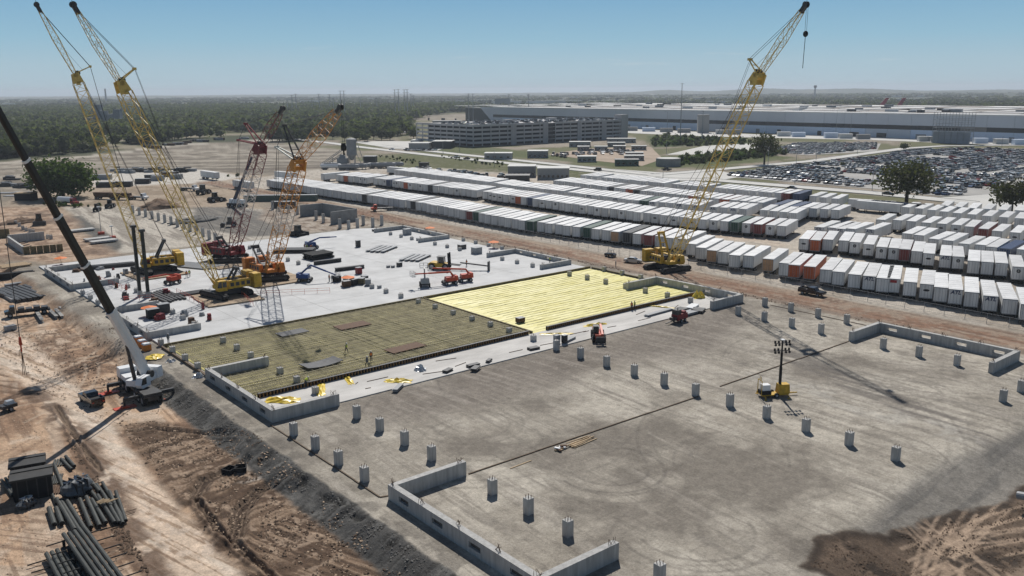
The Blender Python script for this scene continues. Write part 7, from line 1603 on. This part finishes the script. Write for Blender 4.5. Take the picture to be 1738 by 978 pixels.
# ---------------------------------------------------------------- left store of pipes
M_PIPE=mat('coated_pipe',(.052,.056,.052),.65,var=.3,scale=.6,rnd=.2)
PIPES=[(92,790,112,845,.30),(66,790,96,858,.28),(96,803,120,845,.27),(112,778,127,795,.34),(104,782,122,800,.3),(131,812,160,828,.34),(148,812,170,838,.32),(164,825,190,862,.3),(153,835,180,868,.32),(174,822,212,888,.3),(84,868,93,896,.46),(96,868,106,894,.46),(97,852,128,905,.44),(104,855,139,912,.42),(113,853,146,906,.42),(136,852,155,900,.40),(147,848,170,898,.40),(156,852,180,892,.38),(166,845,195,892,.38),(177,845,203,892,.38),(186,838,209,893,.36),(197,838,214,888,.34),(3,818,22,845,.3),(10,815,28,850,.3),(16,812,30,845,.28)]
for i,(a,b,c,d,r_) in enumerate(PIPES):
    r_*=.76
    p=GL(a,b); q=GL(c,d); L=math.hypot(q[0]-p[0],q[1]-p[1]); mb=MB(); mb.tube((0,0,r_),(L,0,r_),r_*.8,n=12); 
    lab='dark coated pipe, %s from the left in the sorted rows of the pipe store'%ordw(i-9) if 10<=i<22 else ('dark pipe in the small group at the left frame edge' if i>=22 else 'dark pipe lying loose in the upper part of the pipe store')
    o=solo('steel_pipe',mb,M_PIPE,lab,'pipe',(p[0],p[1],DIRT_Z+.02),math.atan2(q[1]-p[1],q[0]-p[0]),('pipes in sorted rows','loose pipes','pipes at the frame edge')[0 if 10<=i<22 else (2 if i>=22 else 1)],smooth=False)
    mb=MB(); mb.tube((-.004,0,r_),(.0,0,r_),r_*.62,n=12); mb.tube((L,0,r_),(L+.004,0,r_),r_*.62,n=12); part('pipe_mouth',mb,M_BLACK,o)
for (pts,n,z,lab) in (((133,922,178,985),5,1.2,'raised stack of dark pipes on black bearers at the bottom edge, right one'),((103,942,130,990),5,.35,'stack of dark pipes on bearers at the bottom edge, left one')):
    p=GL(*pts[:2]); q=GL(*pts[2:]); L=math.hypot(q[0]-p[0],q[1]-p[1])+4; th=thing('pipe_stack',lab,'pipes',(p[0],p[1],DIRT_Z),math.atan2(q[1]-p[1],q[0]-p[0]))
    for k in range(n): mb=MB(); mb.tube((random.uniform(-.2,.2),(k-n/2)*.5,z+.25),(L,(k-n/2)*.5,z+.25),.22,n=10); part('steel_pipe',mb,M_PIPE,th)
    for k in range(6):
        mb=MB(); mb.bar((L*(k+.4)/6,-n*.42-1.0,z-.05),(L*(k+.4)/6,n*.42+.6,z-.05),.1); 
        if z>1: mb.bar((L*(k+.4)/6,-n*.3,0),(L*(k+.4)/6,-n*.3,z),.25); mb.bar((L*(k+.4)/6,n*.2,0),(L*(k+.4)/6,n*.2,z),.25)
        part('bearer',mb,M_BLACK,th)
for k in range(26):
    a=random.uniform(85,215); b=random.uniform(850,905); p=GL(a,b); mb=MB(); L=random.uniform(1.2,2.8); mb.bar((0,0,.06),(L,0,.06),.07); solo('timber_bearer',mb,M_WOODD,'thin dark bearer under the pipes of the pipe store','bearer',p,R(random.uniform(0,12)),'bearers in the pipe store')
# black form boxes
for i,(px_,py_,w,d,h_,rz,lab) in enumerate(((50,797,5.2,3.6,2.1,-12,'black steel box with a flat top at the pipe store, rear one'),(58,826,5.4,4.0,2.6,-12,'black steel box with an overhanging top at the pipe store, front one'))):
    p=GL(px_,py_+14); th=thing('steel_box',lab,'box',p,R(rz+90)); mb=MB(); mb.box(0,0,0,w*.5,d,h_); part('body',mb,M_BLACK,th)
    mb=MB(); mb.box(-.1,0,h_,w*.62,d*1.12,.25,top=(.98,.98)); mb.box(.7,0,h_+.25,.5,d*1.1,.1); part('top_panel',mb,mat('black_panel',(.035,.033,.03),.55,var=.25),th)
    mb=MB()
    for k in range(4): mb.box(-w*.26,-d/2+d*(k+.5)/4,.1,.06,.12,h_-.2)
    part('side_rib',mb,M_STEEL,th)
def foil(px_,py_,r_,lab,seed):
    p=GL(px_,py_); th=thing('wrapped_bale',lab,'bale',p,.4); mb=MB(); mb.blob((0,0,r_*.55),r_*1.25,r_*.85,r_*.62,seed,.16,12,7); part('wrapping',mb,mat('grey_wrap',(.10,.11,.12),.4,var=.3,scale=3),th)
    mb=MB()
    for k in range(26):
        a=random.uniform(0,6.28); q=Vector((math.cos(a)*r_*random.uniform(.1,.9),math.sin(a)*r_*random.uniform(.1,.7),r_*random.uniform(.85,1.25))); mb.add([q,q+Vector((.35*random.uniform(-1,1),.3,.12)),q+Vector((.2,-.25*random.uniform(-1,1),.22))],[(0,1,2)])
    part('foil_flap',mb,M_SILV,th)
    for k in (-.45,0,.45): mb=MB(); mb.box(k*r_,0,0,.09,r_*1.5,r_*1.2); part('band',mb,M_STEEL,th)
foil(131,840,1.6,'grey wrapped bale with silver foil beside the sorted pipes',5); foil(46,861,.9,'small silver foil bale below the black boxes',6)
p=GL(181,862); th=thing('timber_pile','few pale timber wedges lying on the sorted pipes','timber',(p[0],p[1],DIRT_Z+.75),.3)
for k in range(6): mb=MB(); mb.box(random.uniform(-.5,.5),-.5+k*.2,.02*k,random.uniform(.9,1.5),.1,.1,random.uniform(-.3,.3)); part('timber_board',mb,M_WOOD,th)
for (px_,py_,w,d,lab) in ((97,832,2.4,1.6,'rusty brown sheet pile between the loose pipes'),(103,786,2.2,1.8,'dark sheet pile at the top of the pipe store'),(95,815,2.8,1.4,'grey ribbed sheet beside the loose pipes')):
    p=GL(px_,py_); th=thing('sheet_pile',lab,'sheets',p,R(70)); 
    for k in range(6): mb=MB(); mb.box(0,-d/2+d*(k+.5)/6,.02,w,d/6*.7,.16); part('sheet',mb,M_RUST if 'rusty' in lab else M_PIPE,th)
# small tilted black boxes in the churned ground
for i,(px_,py_) in enumerate(((390,803),(409,800))):
    p=GL(px_,py_); th=thing('open_box','open black steel box half sunk in the churned dirt, %s one'%('left','right')[i],'box',(p[0],p[1],DIRT_Z-.1),R(25+40*i)); mb=MB(); t=.08; W_,D_,H_=1.35,1.3,.8
    for (cx,cy,sx,sy) in ((0,D_/2,W_,t),(0,-D_/2,W_,t),(W_/2,0,t,D_-t*1.1),(-W_/2,0,t,D_-t*1.1)): mb.box(cx,cy,0,sx,sy,H_)
    part('side_panel',mb,M_BLACK,th); mb=MB(); mb.box(0,0,.02,W_-.12,D_-.12,.1); part('floor',mb,M_STEEL,th)
# beams on the left dirt
for i,(a,b,c,d) in enumerate(((62,533,71,547),(84,531,95,541),(95,530,105,541),(102,526,122,541),(113,524,142,541),(124,522,154,540),(130,540,141,552))):
    p=GL(a,b); q=GL(c,d); L=math.hypot(q[0]-p[0],q[1]-p[1])+1; mb=MB(); mb.box(L/2,0,0,L,.7,.1); mb.box(L/2,0,.1,L,.25,.6); mb.box(L/2,0,.7,L,.7,.1); solo('steel_beam',mb,mat('primed_beam',(.30,.29,.27),.7,var=.2),'pale I-beam lying on the left dirt behind the truck crane','beam',p,math.atan2(q[1]-p[1],q[0]-p[0]),'I-beams on the left dirt')
def lstack(px0,py0,px1,py1,n,wd,h,m,label,lift=.1):
    a=GL(px0,py0); b=GL(px1,py1); L=math.hypot(b[0]-a[0],b[1]-a[1]); th=thing('beam_stack',label,'beams',a,math.atan2(b[1]-a[1],b[0]-a[0]))
    for k in range(n): mb=MB(); mb.box(L/2+random.uniform(-.5,.5),-wd/2+wd*(k+.5)/n,lift,L,wd/n*.72,h); part('beam',mb,m,th)
lstack(14,492,62,510,7,8,.7,M_STEEL,'dark steel bundle lying side by side at the left frame edge'); lstack(0,495,28,512,2,2.4,.6,M_GREYP,'pale pair of beams beside the dark bundle at the left edge')
lstack(0,476,58,470,3,2.0,1.6,M_BLACK,'long black steel stack below the timber boards at the left edge'); lstack(0,466,50,459,6,5,.3,M_WOOD,'pale timber boards on top of the black steel stack',1.75); lstack(10,487,66,478,2,1.6,.5,M_GREYP,'thin pale beams crossing below the black stack')
lstack(40,500,75,484,1,.9,.5,M_GREYP,'single pale beam lying askew at the left edge')
# plywood formed concrete box
p=GL(12,428); th=thing('formed_pit','concrete basin with brown plywood forms on its near side at the left','concrete form',(p[0],p[1],DIRT_Z))
def seg(a,b,h,t,m,nm,z0=0):
    A=GL(*a); B=GL(*b); mb=MB(); L=math.hypot(B[0]-A[0],B[1]-A[1]); mb.box((A[0]+B[0])/2-p[0],(A[1]+B[1])/2-p[1],z0,L,t,h,math.atan2(B[1]-A[1],B[0]-A[0])); part(nm,mb,m,th)
seg((16,421),(77,415),4.0,.5,M_CONC,'basin_wall'); seg((16,421),(42,440),3.6,.6,M_CONC,'basin_wall')
for k in range(6):
    t0,t1=k/6,(k+.94)/6; seg((42+67*t0,441-6*t0),(42+67*t1,441-6*t1),3.6,.4,M_FORM,'plywood_form')
for k in range(5): t0=k/5; seg((30+3*k,428+3*k),(46+3*k,424+3*k),.2,.25,M_STEEL,'strut',2.6)
seg((0,412),(18,411),4.2,.6,M_FORM,'plywood_form')
for i,(px_,py_) in enumerate(((28,388),(34,392),(40,398),(46,400),(52,402),(4,408),(82,413),(88,414),(58,404))): g=GL(px_,py_); pier(g[0],g[1],'thin concrete pier among rubble beside the formed basin','piers beside the formed basin',z=DIRT_Z,zs=1.5)
# pale slabs leaning on the dark bank
for i,(a,b) in enumerate(((139,393),(166,408),(176,412))):
    g=G(a,b); th=thing('precast_slab','pale precast slab lying on the dark bank, %s from the left'%('first','second','third')[i],'slab',g,R(4)); mb=MB(); mb.box(0,0,.3,7.5,3.2,.5); part('slab',mb,M_CONC,th); mb=MB(); mb.box(-2.5,0,0,.3,3,.3); mb.box(2.5,0,0,.3,3,.3); part('bearer',mb,M_WOODD,th)
# machines further back
def machine(px_,py_,deg,m,label,kind='roller',sc=1.0,z=0.0,cat=None):
    g=G(px_,py_,z); th=thing(kind,label,cat or kind.replace('_',' '),g,R(deg)); th.scale=(sc,)*3
    if kind in ('roller','dozer','loader'):
        mb=MB(); mb.box(-.6,0,.8,3.2,1.9,1.0,top=(.92,.9)); part('body',mb,m,th); mb=MB(); mb.box(-.2,0,1.8,1.5,1.5,1.4,top=(.9,.9)); cb=part('cab',mb,M_GLASS,th); mb=MB(); mb.box(-.2,0,3.2,1.7,1.7,.12); part('cab_roof',mb,m,cb)
        if kind=='roller': mb=MB(); mb.tube((2.2,-1.05,.75),(2.2,1.05,.75),.75,n=16); part('drum',mb,M_STEEL,th); put_wheels(th,[(-1.4,s*.95,.75) for s in (-1,1)],W_BIG)
        elif kind=='dozer':
            for s in (-1,1): mb=MB(); mb.prism([(-2,.1),(1.5,.1),(1.8,.6),(1.4,1.0),(-2,1.0),(-2.3,.6)],s*1.2-.3,s*1.2+.3); part('crawler_track',mb,M_BLACK,th)
            mb=MB(); mb.box(2.4,0,.1,.25,3.4,1.2); mb.bar((2.4,-1.2,.5),(.5,-1.2,.6),.2); mb.bar((2.4,1.2,.5),(.5,1.2,.6),.2); part('blade',mb,M_STEEL,th)
        else:
            put_wheels(th,[(x,s*1.1,.85) for x in (-1.6,1.5) for s in (-1,1)],W_FORK); mb=MB(); mb.bar((.9,0,1.4),(3,0,.8),.5); mb.prism([(2.8,.2),(3.9,.2),(3.5,.5),(3.1,1.3),(2.8,1.3)],-1.3,1.3); part('bucket',mb,M_STEEL,th)
    elif kind in ('dump_truck','tank_truck','flatbed_truck'):
        mb=MB(); mb.box(0,0,.8,8.4,1.2,.35); part('chassis',mb,M_STEEL,th); mb=MB(); mb.prism([(2.6,.7),(4.9,.7),(5.0,1.5),(3.9,1.7),(3.7,2.8),(2.6,2.8)],-1.15,1.15); cb=part('cab',mb,m,th); mb=MB(); mb.prism([(2.9,1.9),(3.86,1.75),(3.66,2.65),(2.9,2.65)],-1.17,1.17); part('window',mb,M_GLASS,cb)
        mb=MB()
        if kind=='dump_truck': mb.prism([(-4.2,1.2),(2.3,1.2),(2.4,2.9),(-4.6,2.9)],-1.2,1.2); part('tipper_body',mb,M_RUST,th)
        elif kind=='tank_truck': mb.tube((-4.4,0,2.2),(2.3,0,2.2),1.15,n=12); part('tank',mb,M_WHITE,th)
        else: mb.box(-1.1,0,1.2,6.6,2.4,.2); part('flatbed',mb,M_STEEL,th)
        put_wheels(th,[(x,s*1.0,.52) for x in (-3.6,-2.4,3.6) for s in (-1,1)],W_TRK)
    return th
machine(390,385,150,M_STEEL,'dark roller on the dark bank behind the red crane','roller'); machine(507,402,20,M_BLACK,'dark dozer at the slab edge behind the orange crane','dozer',1.1)
machine(115,348,-60,M_CRED,'tank truck with a white tank and dark red cab below the bushy tree','tank_truck'); machine(178,338,-50,M_RUST,'brown dump truck right of the bushy tree','dump_truck'); machine(208,339,-50,M_RUST,'brown dump truck with a dusty body behind the left yellow boom','dump_truck'); machine(234,339,-60,M_WHITE,'flatbed truck with a white bonnet left of the dirt heap','flatbed_truck')
machine(187,353,60,M_STEEL,'dark loader at the end of the pale pad','loader'); machine(165,359,60,M_BLACK,'small dark roller at the head of the pale pad','roller',.9); machine(67,382,-100,M_RUST,'brown dozer on the dirt left of the black boom','dozer',1.2)
machine(321,324,-60,M_WHITE,'truck with a white body behind the dirt heap','flatbed_truck'); machine(345,330,40,M_STEEL,'dark grader behind the red crane, rear one','loader',1.3); machine(366,343,10,M_STEEL,'dark loader behind the red crane, front one','loader',1.2); machine(650,358,160,M_REDOR,'red flatbed truck on the haul road beside the trailers','flatbed_truck',.9)
machine(272,443-20+70,0,M_REDOR,'red site cart beside the pipes','loader',.5)if False else None
for i,(px_,py_,L,lab) in enumerate(((165,318,9,'dark open container at the pale yard, first from the left'),(196,317,8,'dark open container at the pale yard, second from the left'),(231,312,7,'dark open container at the pale yard, third from the left'),(247,305,8,'dark equipment pallet on the pale yard'),(150,305,12,'grey trailer at the left of the pale yard'),(258,307,6,'grey machine crate at the pale yard centre'),(276,300,7,'brown container right on the pale yard'),(290,304,6,'tan container right on the pale yard'),(415,342,30,'long dark green box behind the red crane'),(462,353,9,'dark container behind the orange crane'))):
    a=G(px_,py_); th=thing('container',lab,'container',a,R(-38)); mb=MB(); mb.box(L/2,0,0,L,2.6,2.5); part('walls',mb,{'green':M_CABG,'grey':M_GREYP,'brown':M_RUST,'tan':M_CABW}.get(next((k for k in ('green','grey','brown','tan') if k in lab),''),M_STEEL),th); mb=MB(); mb.box(L/2,0,2.45,L+.1,2.7,.12); part('top',mb,M_GREYP,th)
for i,(px_,py_) in enumerate(((262,252),(285,247),(303,246),(318,243),(331,240),(345,241),(372,238),(248,250),(410,236))):
    a=G(px_,py_); th=thing('stock_pile','dark pile of pipes and gear beside the haul road at the wood edge','stack',a,R(random.uniform(-60,-20)),'piles at the wood edge')
    for q in range(3): mb=MB(); mb.box(random.uniform(-4,4),random.uniform(-2,2),0,random.uniform(4,10),2.5,random.uniform(1,2.4)); part('load',mb,random.choice((M_STEEL,M_GREYP,M_RUST)),th)
for i in range(13):
    px_=198+i*10.5+random.uniform(-3,3); py_=293+random.uniform(-2.5,2); a=G(px_,py_); th=thing('equipment_stack','dark stacked equipment along the back of the pale yard','equipment',a,R(random.uniform(-60,-20)),'equipment behind the pale yard')
    mb=MB(); mb.box(0,0,0,random.uniform(4,9),2.4,random.uniform(1.2,2.2)); part('load',mb,random.choice((M_STEEL,M_BLACK,M_GREYP)),th); mb=MB(); mb.box(random.uniform(-1,1),0,2.0,random.uniform(2,4),2,.6); part('upper_load',mb,random.choice((M_STEEL,M_GREYP)),th)
# small crane with a blue boom
a=G(402,352); az=R(-62); th=thing('mobile_crane','small mobile crane with a dark blue boom behind the red crane','crane',a,az); d_,z_=in_plane(428,266,a,az)
mb=MB(); mb.box(0,0,.9,8,2.4,.8); part('carrier',mb,M_STEEL,th); put_wheels(th,[(x,s*1.1,.78) for x in (-3,-1.2,2.2,3.6) for s in (-1,1)],W_BIG); mb=MB(); mb.box(-1.2,0,1.7,3.2,2.3,1.6,top=(.9,.95)); part('turntable',mb,M_WHITE,th); mb=MB(); mb.box(3.2,0,1.7,1.6,2.2,1.5); part('driver_cab',mb,M_WHITE,th)
mb=MB(); b0=Vector((-1,0,2.6)); b1=Vector((d_,0,z_)); mb.bar(b0,b0.lerp(b1,.5),.9); mb.bar(b0.lerp(b1,.45),b1,.65); part('boom',mb,mat('navy_boom',(.03,.04,.08),.5,var=.1),th)
# heaps
def heap(px_,py_,rx,ry,h,m,label,seed,z=0.0):
    g=G(px_,py_,z); rn=np.random.default_rng(seed); mb=MB(); nr,na=9,26
    mb.v.append((0,0,h))
    for i in range(1,nr+1):
        t=i/nr
        for k in range(na):
            a=2*math.pi*k/na; w=1+.12*rn.normal(); mb.v.append((rx*t*w*math.cos(a),ry*t*w*math.sin(a),max(-.2,h*(1-t)**.85*(1+.12*rn.normal()))-(.25 if i==nr else 0)))
    for k in range(na): mb.f.append((0,1+k,1+(k+1)%na)); mb.m.append(0)
    for i in range(nr-1):
        for k in range(na): a=1+i*na+k; b=1+i*na+(k+1)%na; mb.f.append((a,a+na,b+na,b)); mb.m.append(0)
    solo('soil_heap',mb,m,label,'heap',g,.3,smooth=True)
M_HEAP=mat('heap_soil',(.17,.115,.08),.95,var=.3,scale=.7,bump=.4); M_GRAV=mat('heap_gravel',(.17,.165,.155),.95,var=.3,scale=1.2,bump=.4)
heap(270,353,9.5,6.5,3.6,M_HEAP,'brown soil heap behind the row of tall piers',1); heap(335,375,11,5,2.0,M_GRAV,'grey rubble heap right of the tall piers',2); heap(35,378,9,4,1.8,M_HEAP,'low brown soil heap at the left frame edge',3)
for i in range(16):
    k=random.choice(((8,308),(18,305),(30,310),(10,315),(25,318),(40,318))); a=G(k[0]+random.uniform(-6,6),k[1]+random.uniform(-2,2)); mb=MB(); mb.box(0,0,0,random.uniform(3,7),2,random.uniform(.8,1.8)); mb.box(0,0,random.uniform(.8,1.6),random.uniform(2,4),1.4,.5); solo('material_stack',mb,random.choice((M_STEEL,M_GREYP)),'dark material stack at the far left edge beside the bushy tree','stack',a,random.uniform(-1,0),'material stacks far left')
bx('storage_container','black container with pale timbers on top, left of the bushy tree','container',25,53,341,3,5,M_BLACK,M_WOOD)
for i,(px_,py_) in enumerate(((26,333),(10,328),(38,327))): a=G(px_,py_); mb=MB(); mb.box(0,0,0,9,3.4,.3); solo('steel_plate',mb,M_GREYP,'grey plate lying on the ground left of the bushy tree','plate',a,R(-40),'plates left of the bushy tree')
# small cart, coil and trailer on the left dirt
p=GL(18,560); solo('crate',MB().box(0,0,0,2.0,1.2,.9),M_GREYP,'small grey crate alone on the left dirt','crate',p,.3)
p=GL(14,697); th=thing('tool_cart','grey small trailer with a white pack on the dirt at the left frame edge','cart',p,R(20)); mb=MB(); mb.box(0,0,.5,2.2,1.4,.5); part('box',mb,M_STEEL,th); mb=MB(); mb.box(.3,0,1.0,1.2,1.0,.5,top=(.8,.8)); part('pack',mb,M_SILV,th); put_wheels(th,[(0,s*.75,.36) for s in (-1,1)],W_CAR)
# light mast and sign poles on the pale pad
for (a,b,t,lab) in ((191,405,385,'thin lamp mast with a white lamp on the pale pad'),(172,398,352,'thin pole with a hook on the pale pad')):
    g=G(a,b); d=_f*F_PX+_r*(a-2-PIC_W/2)-_u*(t-PIC_H/2); d=d/np.hypot(d[0],d[1]); h=CAM_H+d[2]*math.hypot(g[0],g[1]); th=thing('lamp_mast',lab,'lamp mast',g); mb=MB(); mb.tube((0,0,0),(0,0,h),.1,n=6); part('pole',mb,M_GREYP,th); mb=MB(); mb.box(0,0,h,.9,.5,.35); part('lamp',mb,M_WHITE,th); mb=MB(); mb.box(0,0,0,1.8,1.2,.8); part('base',mb,M_REDOR,th)
# metal pipe in the mud by the right
g=G(1727,842); mb=MB(); mb.tube((0,0,.1),(0,-2.4,.5),.45,n=14); o=solo('culvert_pipe',mb,M_GREYP,'grey culvert pipe end sticking out of the dark mud at the right edge','pipe',g); mb=MB(); mb.tube((0,-2.405,.5),(0,-2.42,.5),.36,n=14); part('pipe_mouth',mb,M_BLACK,o)
# ---------------------------------------------------------------- haze
mb=MB(); mb.box(0,0,-26,33000,33000,26+92)
m=bpy.data.materials.new('air'); m.use_nodes=True; n=m.node_tree; n.nodes.clear()
out=n.nodes.new('ShaderNodeOutputMaterial'); pv=n.nodes.new('ShaderNodeVolumePrincipled'); pv.inputs['Density'].default_value=HAZE_DENSITY; pv.inputs['Color'].default_value=(0.82,0.90,1.0,1); pv.inputs['Anisotropy'].default_value=0.2
n.links.new(pv.outputs[0],out.inputs['Volume'])
o=struct('haze',mb,m,kind='stuff')
